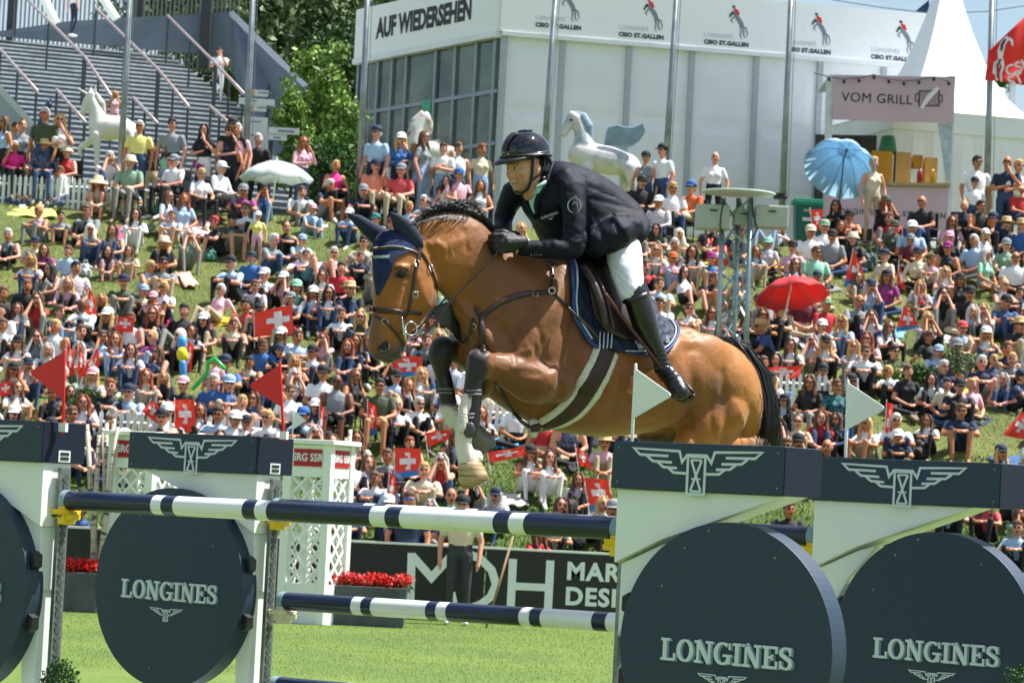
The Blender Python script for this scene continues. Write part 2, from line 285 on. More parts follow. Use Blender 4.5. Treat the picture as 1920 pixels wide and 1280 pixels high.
def standard(base, side, label, flag_mat, flag_u, letters_parent=True, cup='yellow', fl_side=-1):
    # side -1: wing extends to -P (left standards, post at the right end); +1: wing extends to +P
    t = thing('jump_standard', label, 'jump standard', base, 'jump standards holding the poles')
    o = Vector((0, 0, 0)); W = .97 if side < 0 else (1.03 if fl_side == 2 else .89); R_ = .565 if side < 0 else .54; cw = .585 if side < 0 else (.73 if fl_side == 2 else .645); lh = .105 if side < 0 else .096
    u0, u1 = (0.0, -W) if side < 0 else (-0.0, W)
    a, b = min(u0, u1), max(u0, u1)
    D = .31
    m = MB(); m.prism([(a, HB0), (b, HB0), (b, HB1), (a, HB1)], 0, D, o, P_, Z, S_)
    hb = m.build('header_box', navy, t, bevel=.004)
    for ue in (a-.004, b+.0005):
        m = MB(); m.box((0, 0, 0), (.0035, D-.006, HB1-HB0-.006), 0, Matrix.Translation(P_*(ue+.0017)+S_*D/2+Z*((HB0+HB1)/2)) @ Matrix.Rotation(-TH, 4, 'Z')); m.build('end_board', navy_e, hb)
    m = MB(); emblem(m, P_*((a+b)/2)+Z*(HB1-.068)-S_*.0, P_, Z, NF, .68, t=.017); m.build('winged_hourglass_emblem', logo, hb)
    if side < 0:
        m = MB(); m.box((0, 0, 0), (.085, .006, .06), 0, Matrix.Translation(P_*.004+S_*.16+Z*(HB0+.035)) @ Matrix.Rotation(-TH+math.pi/2, 4, 'Z')); m.build('maker_plate', logo, hb)
        for k in range(2):
            m = MB(); m.box((0, 0, 0), (.06, .004, .014), 0, Matrix.Translation(P_*.008+S_*.16+Z*(HB0+.024+.024*k)) @ Matrix.Rotation(-TH+math.pi/2, 4, 'Z')); m.build('plate_line', dark, hb)
    # panels
    q = side
    def pan(poly, s0, s1, nm='wing_panel'):
        m = MB(); m.prism([(q*x, z) for x, z in poly], s0, s1, o, P_, Z, S_); return m.build(nm, white, t, bevel=.003)
    pan([(.012, HB0-.002), (.88, HB0-.002), (.50, 1.60), (.26, 1.52), (.012, 1.405)], .03, .23)
    pan([(.03, 1.403), (.25, 1.50), (.36, 1.53), (.20, 1.36), (.10, 1.18), (.03, 1.08)], .06, .20)
    pan([(.045, 1.40), (.20, 1.40), (.16, .95), (.14, .6), (.18, .2), (.18, .06), (.045, .06)], .085, .18)
    pan([(-.0, .55), (.06, .55), (.06, .0), (-.0, .0)], .02, .25)
    # disc
    cx = q*cw; m = MB(); N = 96
    m.prism([(cx+R_*math.cos(2*math.pi*i/N), ZC+R_*math.sin(2*math.pi*i/N)) for i in range(N)], -.03, .09, o, P_, Z, S_)
    d = m.build('navy_disc', navy, t, bevel=.003)
    m = slab('LONGINES', P_*(cx+.02)+Z*(ZC-.070)-S_*.0305, P_, Z, NF, lh, .012); m.build('longines_lettering', logo, d)
    m = slab('LONGINES', P_*(cx+.028)+Z*(ZC-.073)-S_*.0303, P_, Z, NF, lh, .004); m.build('lettering_edge', logo_edge, d)
    m = MB(); emblem(m, P_*(cx)+Z*(ZC-.13)-S_*.030, P_, Z, NF, .25, t=.02); m.build('winged_hourglass_emblem', logo, d)
    for dz in (-.16, .16): 
        m = MB(); m.prism([(cx-q*(R_-.015), ZC+dz-.05), (cx-q*(R_+.02), ZC+dz-.03), (cx-q*(R_+.02), ZC+dz+.03), (cx-q*(R_-.015), ZC+dz+.05)], 0, .05, o, P_, Z, S_); m.build('disc_bracket', dark, t)
    for ux, zz in ((q*(cw-.22), ZC+.42), (q*(cw+.24), ZC+.40), (q*(cw-.33), ZC+.25), (q*(cw+.1), ZC-.46), (q*(cw-.1), ZC+.50)):
        m = MB(); m.tube([P_*ux+Z*zz-S_*.034, P_*ux+Z*zz-S_*.029], .006, 8); m.build('screw_head', steel, d)
    for ux, zz in ((a+.03, HB0+.03), (a+.03, HB1-.03), (b-.03, HB0+.03), (b-.03, HB1-.03)):
        m = MB(); m.tube([P_*ux+Z*zz-S_*.003, P_*ux+Z*zz+S_*.001], .005, 8); m.build('screw_head', steel, hb)
    m = MB(); m.prism([(q*.1, 0), (q*.1, .09), (q*1.0, .09), (q*1.0, 0)], -.28, .4, o, P_, Z, S_); m.build('base_board', white, t, bevel=.01)
    # perforated track, on the end face looking at the poles
    m = MB(); tc_ = -P_*(.018)*q+S_*.155
    m.box((0, 0, 0), (.022, .07, 1.62), 0, Matrix.Translation(tc_+Z*.90) @ Matrix.Rotation(-TH, 4, 'Z')); tr = m.build('cup_track', steel, t)
    m = MB()
    for k in range(38): m.box((0, 0, 0), (.006, .036, .030), 0, Matrix.Translation(tc_-P_*q*.0125+Z*(.14+k*.041)) @ Matrix.Rotation(-TH, 4, 'Z') @ Matrix.Rotation(math.pi/4*(k % 2), 4, 'X'))
    m.build('track_slot', mat('slot_dark', '#454a4b', .6), tr)
    return t, tc_
SL = []
for nm, base, side, lab, fm in (('A', PA, -1, 'left front jump standard, cut off by the left frame edge', redf), ('B', PB, -1, 'left rear jump standard with whole navy disc left of the grass gap', redf),
                    ('C', PC, 1, 'tall white and navy jump standard directly below the horse belly and boot', whitef), ('D', PD, 1, 'rightmost jump standard with navy disc at the right frame edge', whitef)):
    SL.append(standard(base, side, lab, fm, 0, fl_side=2 if nm == 'D' else -1))
# flags on the headers
def jump_flag(parent, base_px, tip_px, plane_base, m_, tri, r=.008):
    n = NF; p0 = parent.location+plane_base
    b = onplane(*base_px, p0, n)-parent.location; tp = onplane(*tip_px, p0, n)-parent.location
    mb = MB(); mb.tube([b, tp], [r, r*.9], 10, rnd=True); st = mb.build('flag_stick', m_, parent, smooth=True)
    pts = [onplane(*p, p0, n)-parent.location for p in tri]
    # rounded free corner
    a, c, d = pts; e1 = c+(a-c)*.09; e2 = c+(d-c)*.09; e3 = c+(a-c)*.03+(d-c)*.03
    pp = [a, e1, e3, e2, d]; mb = MB(); mb.rings([[p-n*.003 for p in pp], [p+n*.003 for p in pp]]); mb.build('flag', m_, parent)
    mb = MB(); mb.box((0, 0, 0), (.05, .02, .045), 0, Matrix.Translation(b+Z*.03+n*.0) @ Matrix.Rotation(-TH, 4, 'Z')); 
    if m_ is redf: mb.build('flag_clip', white, parent)
jump_flag(SL[0][0], (118, 812), (121, 656), S_*.10+P_*.02, redf, [(121, 660), (54, 698), (118, 750)])
jump_flag(SL[1][0], (532, 826), (525, 680), S_*.10+P_*.02, redf, [(524, 684), (465, 723), (530, 764)])
jump_flag(SL[2][0], (1184, 842), (1192, 684), S_*.05, whitef, [(1193, 692), (1262, 741), (1188, 784)])
jump_flag(SL[3][0], (1585, 862), (1590, 714), S_*.05, whitef, [(1591, 718), (1662, 765), (1586, 806)])
# poles
def pole(a, b, label, segs, r=.05):
    t = thing('jump_pole', label, 'jump pole', (a+b)/2, 'navy and white striped jump poles')
    d = (b-a); Ld = d.length; d.normalize(); o = (a+b)/2; mb = MB(); n = 24
    x = Vector((0, 0, 1)).cross(d).normalized(); y = d.cross(x); segs = [(0, .012, 2)]+segs; segs[1] = (.012, segs[1][1], segs[1][2]); last = segs[-1]; segs[-1] = (last[0], .988, last[2]); segs.append((.988, 1, 2))
    for s0, s1, mi in segs:
        rr = r+(.0035 if mi == 2 else 0)
        rs = []
        for q, s in enumerate((s0+1e-4, s1-1e-4)):
            c = a+d*(s*Ld)-o
            ks = [(1, 0)] if mi != 2 else ([(.8, .004), (1, -.004)] if (q == 0) ^ (s0 > .5) else [(1, 0)])
            if mi == 2 and s0 > .5 and q == 1: ks = [(1, -.004), (.8, .0)]
            if mi == 2 and s0 < .5 and q == 0: ks = [(.8, 0), (1, .004)]
            if mi == 2 and not ((s0 > .5 and q == 1) or (s0 < .5 and q == 0)): ks = [(1, 0)]
            for kr, dz in ks: rs.append([c+d*dz+x*(rr*kr*math.cos(2*math.pi*j/n))+y*(rr*kr*math.sin(2*math.pi*j/n)) for j in range(n)])
        mb.rings(rs, mi)
    ob = mb.build('pole_shaft', [navy_d, mat('white_gloss', '#e6e8e6', .25, var=.03, Coat_Weight=.3), mat('pole_cap', '#7f98a0', .4)], t, smooth=True)
    m = ob.modifiers.new('e', 'EDGE_SPLIT'); m.split_angle = .7
    return t
SEG = [(0, .185, 0), (.185, .205, 1), (.205, .228, 0), (.228, .360, 1), (.360, .383, 0), (.383, .405, 1), (.405, .59, 0), (.59, .617, 1), (.617, .642, 0), (.642, .80, 1), (.80, .825, 0), (.825, .85, 1), (.85, 1, 0)]
PH = 1.555
off = S_*.155
zb = Z*PH
pole(PA+off+P_*.03+Z*(PH-.01), PC+off-P_*.03+Z*PH, 'upper front pole nearest the camera, just below the horse hooves', SEG)
pole(PB+off+P_*.03+Z*PH, PD+off-P_*.03+Z*(PH), 'upper back pole seen mostly hidden behind the front pole', SEG)
SEG2 = [(0, .30, 0), (.30, .335, 1), (.335, .37, 0), (.37, .60, 1), (.60, .635, 0), (.635, .665, 1), (.665, 1, 0)]
pB = PB+off+P_*.03
def lowpole(pxy0, pxy1, lab):
    a = onplane(*pxy0, PB+off, NF); b = onplane(*pxy1, PB+off, NF)
    dd = (b-a).normalized(); bb = a+dd*3.45; return pole(a, bb, lab, [(0, .155, 0), (.155, .175, 1), (.175, .195, 0), (.195, .305, 1), (.305, .325, 0), (.325, .345, 1), (.345, .485, 0), (.485, .505, 1), (.505, .525, 0), (.525, .62, 1), (.62, .645, 0), (.645, .665, 1), (.665, 1, 0)])
lowpole((528, 1126), (1153, 1166), 'lower pole crossing above the open grass, below the upper poles')
lowpole((515, 1284), (1153, 1340), 'lowest pole just peeking in at the bottom edge of the frame')
# cups
def cup(parent, p, m_, q):
    mb = MB(); c = p-parent.location
    M = Matrix.Translation(c) @ Matrix.Rotation(-TH, 4, 'Z')
    mb.box((-.02*q, 0, -.075), (.05, .085, .10), 0, M); mb.box((.03*-q, 0, -.085), (.12, .07, .03), 0, M)
    pr = [(-.06, -.05), (-.05, -.075), (.05, -.075), (.06, -.05), (.045, -.045), (.03, -.058), (-.03, -.058), (-.045, -.045)]
    mb.prism(pr, -.05, .07, c, S_, Z, P_*(-q))
    o = mb.build('pole_cup', m_, parent, bevel=.006); return o
c1 = cup(SL[0][0], PA+off+P_*.03+Z*(PH-.01), yell, -1); cup(SL[1][0], PB+off+P_*.03+Z*PH, yell, -1)
m = textmb('C&O', .045, PA+off-S_*.0435+P_*.012+Z*(PH-.083)-SL[0][0].location, P_, Z, NF, .002, .001); m.build('cup_mark', dark, c1)
cup(SL[2][0], PC+off-P_*.03+Z*PH, yell, 1); cup(SL[3][0], PD+off-P_*.03+Z*PH, yell, 1)
a = onplane(528, 1126, PB+off, NF); cup(SL[1][0], a, cream, -1); a = onplane(515, 1284, PB+off, NF); cup(SL[1][0], a, cream, -1)
# ================================================================ horse
YAW = math.radians(33); HD = Vector((-math.cos(YAW), -math.sin(YAW), 0)); HN = Vector((math.sin(YAW), -math.cos(YAW), 0))   # heading, lateral to the camera side
H0 = at(1120, 640, 15.75)
def H(px, py, w=0.0): return onplane(px, py, H0+HN*w, HN)
def loft(mb, secs, n=28, mi=0, ex=2.0, ws=0, rot=None):
    # secs: (topx, topy, botx, boty, halfwidth[, woff]) -> egg section rings
    # densify with catmull-rom
    arr = [list(s)+([ws] if len(s) == 5 else []) for s in secs]; A = np.array(arr, float); m = len(A); out = []
    for i in range(m-1):
        p0, p1, p2, p3 = A[max(0, i-1)], A[i], A[i+1], A[min(m-1, i+2)]
        for k in range(4):
            t = k/4; out.append(.5*((2*p1)+(-p0+p2)*t+(2*p0-5*p1+4*p2-p3)*t*t+(-p0+3*p1-3*p2+p3)*t**3))
    out.append(A[-1]); rs = []
    for s in out:
        a = H(s[0], s[1], s[5]); b = H(s[2], s[3], s[5]); c = (a+b)/2; v = (a-b)/2; r = []
        for j in range(n):
            th = 2*math.pi*j/n; cs, sn = math.cos(th), math.sin(th)
            r.append(c+v*sn+HN*(s[4]*math.copysign(abs(cs)**(2/ex), cs)))
        rs.append(r)
    c0 = sum(rs[0], Vector())/n; c1 = sum(rs[-1], Vector())/n
    rs = [[c0+(p-c0)*.5+(c0-sum(rs[1], Vector())/n)*.25 for p in rs[0]]]+rs+[[c1+(p-c1)*.5+(c1-sum(rs[-3], Vector())/n)*.25 for p in rs[-1]]] if 0 else rs
    mb.rings(rs, mi)
hm = MB()
trunk = [(768, 426, 812, 528, .060), (800, 405, 828, 548, .078), (850, 397, 848, 571, .092), (895, 412, 858, 596, .108), (930, 447, 868, 624, .135), (985, 473, 880, 668, .17), (1045, 484, 912, 735, .20), (1100, 497, 968, 778, .225),
         (1160, 536, 1040, 808, .262), (1215, 585, 1130, 819, .285), (1265, 612, 1205, 812, .285), (1310, 626, 1270, 800, .275), (1352, 640, 1335, 812, .262), (1385, 668, 1372, 842, .22), (1402, 710, 1388, 850, .16), (1412, 760, 1402, 842, .07)]
loft(hm, trunk, ex=2.15)
head = [(742, 428, 806, 452, .050), (712, 448, 818, 505, .085), (701, 492, 821, 540, .100), (702, 540, 814, 574, .092), (701, 580, 788, 602, .074), (695, 612, 766, 628, .058), (691, 638, 757, 652, .053), (692, 658, 749, 668, .048), (704, 674, 738, 678, .028)]
loft(hm, head, ex=2.2)
def E(px, py, w, r, rot=0):      # ellipsoid: r=(along image x (heading), lateral, vertical)
    c = H(px, py, w); M = Matrix((( -HD.x, HN.x, 0), (-HD.y, HN.y, 0), (0, 0, 1))) @ Matrix.Rotation(rot, 3, 'Y'); hm.ell(c, r, 0, M)
def T(pts, rad, mb=None): (mb or hm).tube([H(*p) for p in pts], [x/370 for x in rad], 16, rnd=True)
# cheek, jaw, brow, nostril rim, chin, lips
E(790, 545, .075, (.072, .030, .085)); E(757, 505, .088, (.030, .016, .026)); E(719, 646, .045, (.030, .018, .032)); E(745, 668, .0, (.026, .038, .018)); E(726, 676, 0, (.035, .036, .014)); E(745, 560, .068, (.022, .02, .09), .35); E(757, 505, -.088, (.030, .016, .026)); E(719, 646, -.045, (.030, .018, .032))
# neck brachiocephalic, shoulder, triceps, breast
T([(856, 570, .03), (874, 596, .055), (925, 655, .10), (960, 700, .13)], [14, 18, 30, 34])
T([(1050, 520, .10), (1015, 590, .135), (975, 665, .15)], [30, 42, 38]); E(1035, 665, .185, (.16, .06, .17), .5); E(1000, 720, .19, (.12, .06, .10))
E(905, 700, .07, (.07, .10, .12)); E(905, 700, -.07, (.07, .10, .12)); E(1040, 660, -.2, (.14, .055, .15), .5)
# haunch
E(1320, 700, .18, (.21, .09, .21), .2); E(1362, 745, .07, (.11, .13, .22)); E(1362, 745, -.10, (.10, .12, .20)); E(1300, 690, -.19, (.20, .08, .19)); E(1285, 625, .13, (.08, .06, .035)); E(1165, 690, .235, (.3, .05, .19))
# near foreleg: humerus - elbow - forearm - knee - cannon - fetlock - pastern
T([(1035, 716, .165), (1000, 713, .185), (950, 693, .195), (905, 684, .19)], [44, 41, 29, 20])
T([(1028, 735, .17), (985, 730, .185), (935, 705, .19)], [26, 24, 14])
T([(900, 680, .19), (895, 695, .19), (888, 714, .19)], [28, 25, 15.5]); E(903, 672, .19, (.055, .05, .04)); 
T([(886, 708, .19), (880, 740, .185), (875, 775, .18), (872, 800, .18)], [14, 12.5, 13, 17])
T([(872, 800, .18), (868, 832, .175), (876, 862, .175)], [18, 15.5, 18]); E(893, 858, .175, (.035, .04, .045))
# far foreleg
T([(985, 700, -.12), (930, 690, -.13), (880, 668, -.13), (845, 652, -.13)], [44, 34, 27, 19]); T([(915, 720, -.10), (890, 735, -.10), (880, 745, -.09)], [22, 20, 14])
T([(830, 655, -.13), (826, 668, -.13), (828, 695, -.13)], [26, 25, 15]); T([(828, 690, -.13), (834, 730, -.12), (840, 765, -.11)], [13.5, 12.5, 15]); T([(840, 765, -.11), (850, 785, -.10), (872, 800, -.07)], [17, 15, 14])
# hind legs: thigh, gaskin folded back, cannon forward
for w_, dx, dy in ((.15, 0, 0), (-.15, -42, 6)):
    T([(1345+dx, 770, w_*.75), (1315+dx, 800+dy, w_*.9), (1290+dx, 838+dy, w_)], [62, 50, 30]); T([(1290+dx, 838+dy, w_), (1345+dx, 838+dy, w_), (1395+dx, 835+dy, w_), (1432+dx, 832+dy, w_)], [32, 30, 20, 12])
    T([(1432+dx, 830+dy, w_), (1440+dx, 842+dy, w_), (1425+dx, 852+dy, w_)], [9, 12, 15]); T([(1425+dx, 852+dy, w_), (1375+dx, 885+dy, w_), (1330+dx, 915+dy, w_)], [15, 12, 15]); T([(1330+dx, 915+dy, w_), (1305+dx, 925+dy, w_), (1290+dx, 940+dy, w_)], [15, 12, 15])
T([(1240, 800, -.10), (1215, 818, -.10)], [30, 22])
hme = remesh(hm, .0105, 5, 'horse')
def relax(me, iters, wf):
    n = len(me.vertices); c = np.empty(n*3); me.vertices.foreach_get('co', c); c = c.reshape(-1, 3)
    e = np.empty(len(me.edges)*2, dtype=np.int64); me.edges.foreach_get('vertices', e); e = e.reshape(-1, 2)
    deg = np.bincount(e.ravel(), minlength=n)[:, None]; w = wf(c)[:, None]
    for it in range(iters):
        for lam in (.6, -.62) if it % 2 else (.6, -.50):
            a = np.empty_like(c)
            for k in range(3): a[:, k] = np.bincount(e[:, 0], c[e[:, 1], k], n)+np.bincount(e[:, 1], c[e[:, 0], k], n)
            c = c+w*lam*(a/deg-c)
    me.vertices.foreach_set('co', c.ravel()); me.update()
def _pn(c):
    d = c-np.array(CAM); z = d @ np.array(_F); return np.c_[960+FPX*(d @ np.array(_R))/z, 640-FPX*(d @ np.array(_U))/z]
def wbody(c):
    p = _pn(c); k = np.clip((p[:, 0]-930)/40, 0, 1)*np.clip((1385-p[:, 0])/30, 0, 1); k = np.maximum(k, .8*np.clip((p[:, 0]-835)/20, 0, 1)*np.clip((600-p[:, 1])/40, 0, 1)*np.clip((1385-p[:, 0])/30, 0, 1))
    return np.maximum(k, .08)
relax(hme, 75, wbody)
# detail displacement + coat colours, in world space
co = np.empty(len(hme.vertices)*3); hme.vertices.foreach_get('co', co); co = co.reshape(-1, 3); no = np.empty(len(co)*3); hme.vertices.foreach_get('normal', no); no = no.reshape(-1, 3)
n3 = np.array(HN); 
def proj_np(c):
    d = c-np.array(CAM); z = d @ np.array(_F); return np.c_[960+FPX*(d @ np.array(_R))/z, 640-FPX*(d @ np.array(_U))/z]
# horse frame coordinates: pixel-like coordinates of the point moved onto the median plane are the horse's own side-view coordinates
side = (co-np.array(H0)) @ n3; flat = co-np.outer(side, n3); q = proj_np(flat)      # side view (length, height) of the horse
# image coordinates of near-side features
pp = proj_np(co); near = side > -.02
def seg_d(P, pts):
    d = np.full(len(P), 1e9)
    for a, b in zip(pts[:-1], pts[1:]):
        a = np.array(a, float); b = np.array(b, float); ab = b-a; t = np.clip(((P-a) @ ab)/(ab @ ab), 0, 1); d = np.minimum(d, np.hypot(*(P-a-t[:, None]*ab).T))
    return d
disp = np.zeros(len(co))
def groove(pts, wd, dep, mask=None):
    global disp
    g = np.exp(-(seg_d(pp, pts)/wd)**2)*dep; g = g*(near if mask is None else mask); disp += g
groove([(822, 540), (850, 572), (885, 610), (905, 655)], 8, -.012)          # jugular groove
groove([(1062, 530), (1030, 590), (1000, 640), (985, 668)], 10, .006); groove([(1075, 600), (1062, 680), (1045, 745), (1010, 775)], 9, -.014)   # behind triceps
groove([(1000, 655), (950, 668), (925, 668)], 5, .005); groove([(1010, 700), (960, 700)], 7, -.007); groove([(1030, 690), (1005, 672), (1005, 655)], 8, -.010)
groove([(905, 690), (920, 670)], 4, -.004); groove([(820, 455), (835, 470), (832, 485)], 5, .006); groove([(790, 455), (840, 462), (870, 450)], 9, .006); groove([(870, 432), (876, 470)], 5, -.005)
groove([(755, 545), (738, 600)], 4, .006); groove([(785, 520), (800, 570)], 8, .005); groove([(742, 520), (765, 522)], 4, -.006); groove([(740, 498), (765, 500)], 4, .005)
groove([(714, 653), (722, 643)], 8, -.022); groove([(690, 665), (740, 663)], 2.2, -.006)
groove([(1290, 660), (1300, 720), (1290, 790)], 12, -.012); groove([(1355, 700), (1362, 790), (1355, 850)], 9, -.010); groove([(1258, 668), (1275, 640), (1300, 640)], 8, .008); groove([(1240, 800), (1290, 790), (1310, 830)], 8, -.008)
groove([(745, 590), (765, 575), (780, 560)], 3, .004); groove([(808, 470), (812, 490)], 5, -.004)
r_ = np.random.default_rng(3)
# veins and fine folds
for pts in ([(850, 445), (842, 462), (848, 480), (838, 495)], [(800, 452), (812, 466), (806, 480)], [(1120, 700), (1150, 730), (1190, 742), (1230, 770)], [(1150, 728), (1165, 760)], [(935, 690), (960, 702), (990, 700)], [(1290, 740), (1300, 770), (1318, 790)], [(770, 560), (752, 590), (748, 615)], [(985, 640), (1000, 670), (1030, 690)]): groove(pts, 2.6, .0032)
for pts in ([(1015, 640), (1022, 670), (1040, 690)], [(1005, 610), (1018, 640)], [(1048, 690), (1056, 730), (1040, 770)], [(860, 600), (875, 640), (872, 690)], [(1250, 700), (1262, 750), (1255, 790)], [(1330, 760), (1338, 820)], [(930, 600), (960, 640), (965, 680)], [(1180, 800), (1230, 790), (1270, 770)]): groove(pts, 5, -.005)
disp *= 1.1
co2 = co+no*disp[:, None]; hme.vertices.foreach_set('co', co2.ravel()); hme.update()
# coat: bay with shade and a sunlit rump painted in; black lower legs; white pasterns; dark muzzle
bay = np.array([.275, .094, .011]); bay_shade = np.array([.098, .034, .010]); blk = np.array([.022, .018, .018]); wht = np.array([.62, .58, .52]); muz = np.array([.055, .045, .042]); tan = np.array([.42, .170, .020])
C = np.tile(bay, (len(co), 1))
def mixc(c, k): 
    global C
    k = np.clip(k, 0, 1)[:, None]; C = C*(1-k)+c*k
def sm(x, a, b): t = np.clip((x-a)/(b-a), 0, 1); return t*t*(3-2*t)
x_, y_ = q[:, 0], q[:, 1]; px_, py_ = pp[:, 0], pp[:, 1]
mixc(bay_shade, .66*sm(-x_, -1170, -1000)*sm(x_, 820, 900)); mixc(bay_shade, .35*(x_ > 1100)*(x_ < 1330)*sm(y_, 640, 720)*(1-sm(y_, 760, 800))); mixc(bay_shade, .35*sm(-y_, -560, -480)*(x_ < 860)*(x_ > 790)*0); mixc(tan, .5*sm(y_, 790, 830)*(x_ > 1000)*(x_ < 1300)); mixc(tan, .6*sm(x_, 1240, 1400)); mixc(bay_shade, .75*np.exp(-(seg_d(pp, [(1345, 715), (1350, 760)])/17)**2)); mixc(bay_shade, .5*np.exp(-(seg_d(pp, [(1290, 720), (1295, 780)])/14)**2)); mixc(bay_shade, .5*np.exp(-(seg_d(pp, [(1000, 735), (950, 715)])/12)**2)); mixc(bay_shade, .45*sm(-y_, -560, -480)*(x_ > 1000)*(x_ < 1100))  # paints rider's shadow, flank shading and sunlit golden rump into the coat
mixc(bay_shade, .5*np.exp(-(seg_d(pp, [(822, 550), (870, 590), (890, 640)])/14)**2))  # shade painted along the throat groove
mixc(muz, .95*sm(y_+(x_-700)*.35, 640, 672)*(x_ < 800)*(y_ < 700)*(y_ > 600)); mixc(muz, .55*np.exp(-(seg_d(pp, [(700, 600), (706, 640)])/12)**2)*(y_ < 700)); mixc(blk, .8*np.exp(-(seg_d(pp, [(745, 515), (762, 510)])/11)**2)*near)
mixc(tan*1.3, .5*np.exp(-(seg_d(pp, [(748, 498), (766, 496)])/4)**2)*near)
leg = ((px_ < 925) & (py_ > 632) & (py_ < 950) & (px_ > 790))
dn = seg_d(pp, [(902, 672), (888, 700), (884, 740), (874, 800)]); df = seg_d(pp, [(832, 648), (826, 680), (834, 730), (840, 770)])
mixc(blk, leg*(side > .08)*(1-sm(dn, 22, 32))*sm(-px_, -925, -908)); mixc(blk, leg*(side < .0)*(1-sm(df, 24, 32)))
mixc(wht, leg*(side > .05)*sm(py_, 740, 752)*(py_ < 960)*(px_ < 925)*(dn < 70)); mixc(wht, leg*(side < .0)*sm(py_, 755, 768)*(px_ < 860)); mixc(blk*2, leg*(side < 0)*(px_ >= 858)*(py_ > 770))
hind = (side != 99)*sm(px_, 1402, 1425)*sm(py_, 812, 826); mixc(np.array([.30, .2, .13]), hind); mixc(blk, (px_ > 1200)*sm(py_, 850, 870))
mixc(blk, .85*(side < 0)*sm(py_, 805, 820)*(px_ > 1160)*(px_ < 1290)*(side < -.0))
# dapple noise of the coat
C *= (1+.06*np.sin(co[:, 0:1]*31)*np.sin(co[:, 2:3]*37+co[:, 0:1]*9))
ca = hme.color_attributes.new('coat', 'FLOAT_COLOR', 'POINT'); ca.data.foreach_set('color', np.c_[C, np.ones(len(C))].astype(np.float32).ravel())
cm = bpy.data.materials.new('horse_coat'); cm.use_nodes = True; t = cm.node_tree; b = t.nodes['Principled BSDF']
at_ = t.nodes.new('ShaderNodeVertexColor'); at_.layer_name = 'coat'; no_ = t.nodes.new('ShaderNodeTexNoise'); no_.inputs['Scale'].default_value = 90; no_.inputs['Detail'].default_value = 6
tc_ = t.nodes.new('ShaderNodeTexCoord'); mp_ = t.nodes.new('ShaderNodeMapping'); mp_.inputs['Scale'].default_value = (1, 1, .35); mp_.inputs['Rotation'].default_value = (0, .6, 0); t.links.new(tc_.outputs['Object'], mp_.inputs[0]); t.links.new(mp_.outputs[0], no_.inputs['Vector'])
mr = t.nodes.new('ShaderNodeMapRange'); mr.inputs[3].default_value = .72; mr.inputs[4].default_value = 1.28; t.links.new(no_.outputs['Fac'], mr.inputs[0])
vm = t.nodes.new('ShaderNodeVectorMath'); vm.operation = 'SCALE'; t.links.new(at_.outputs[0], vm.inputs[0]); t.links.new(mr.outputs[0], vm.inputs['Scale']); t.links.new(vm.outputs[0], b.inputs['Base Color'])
b.inputs['Roughness'].default_value = .5; b.inputs['Specular IOR Level'].default_value = .30; b.inputs['Sheen Weight'].default_value = .15; b.inputs['Coat Weight'].default_value = .05; b.inputs['Coat Roughness'].default_value = .35
n2 = t.nodes.new('ShaderNodeTexNoise'); n2.inputs['Scale'].default_value = 22; n2.inputs['Detail'].default_value = 9; t.links.new(tc_.outputs['Object'], n2.inputs['Vector']); bp = t.nodes.new('ShaderNodeBump'); bp.inputs['Strength'].default_value = .20; bp.inputs['Distance'].default_value = .025
t.links.new(n2.outputs['Fac'], bp.inputs['Height']); t.links.new(bp.outputs[0], b.inputs['Normal'])
HO = thing('horse', 'bay show jumping horse leaping over the poles with its forelegs tucked', 'horse', tuple(H(1120, 820)))
hl = HO.location.copy()
def hb_(name, mb, mats, parent=None, smooth=False, bevel=0):
    return mb.build(name, mats, parent or HO, smooth=smooth, bevel=bevel) if parent is not None and parent is not HO else _shift(mb, name, mats, smooth, bevel)
def _shift(mb, name, mats, smooth, bevel):
    mb.v = [tuple(Vector(v)-hl) for v in mb.v]; return mb.build(name, mats, HO, smooth=smooth, bevel=bevel)
def H_build(name, mb, mats, parent=None, smooth=True, bevel=0):
    mb.v = [tuple(Vector(v)-hl) for v in mb.v]; return mb.build(name, mats, parent or HO, smooth=smooth, bevel=bevel)
bvh = BVHTree.FromPolygons([tuple(v.co) for v in hme.vertices], [tuple(p.vertices) for p in hme.polygons])
hme.transform(Matrix.Translation(-hl)); horse_body = meshobj('body', hme, cm, HO)
SURF = [bvh]
def hit(px, py, surfs=None, fallback_w=.05):
    best = None
    for s in (surfs or SURF):
        d = ray(px, py).normalized(); r = s.ray_cast(CAM, d)
        if r[0] is not None and (best is None or r[3] < best[2]): best = (r[0], r[1], r[3])
    if best is None: return H(px, py, fallback_w), HN.copy()
    n = best[1]; n = n if n.dot(CAM-best[0]) > 0 else -n
    return best[0], n
def dens(pts, step=4.0, closed=False):
    out = []; pts = [np.array(p, float) for p in pts]
    P = [pts[0]]+pts+[pts[-1]]
    for i in range(1, len(P)-2):
        n = max(1, int(np.hypot(*(P[i+1]-P[i]))/step))
        for k in range(n):
            t = k/n; out.append(.5*((2*P[i])+(-P[i-1]+P[i+1])*t+(2*P[i-1]-5*P[i]+4*P[i+1]-P[i+2])*t*t+(-P[i-1]+3*P[i]-3*P[i+1]+P[i+2])*t**3))
    out.append(pts[-1]); return out
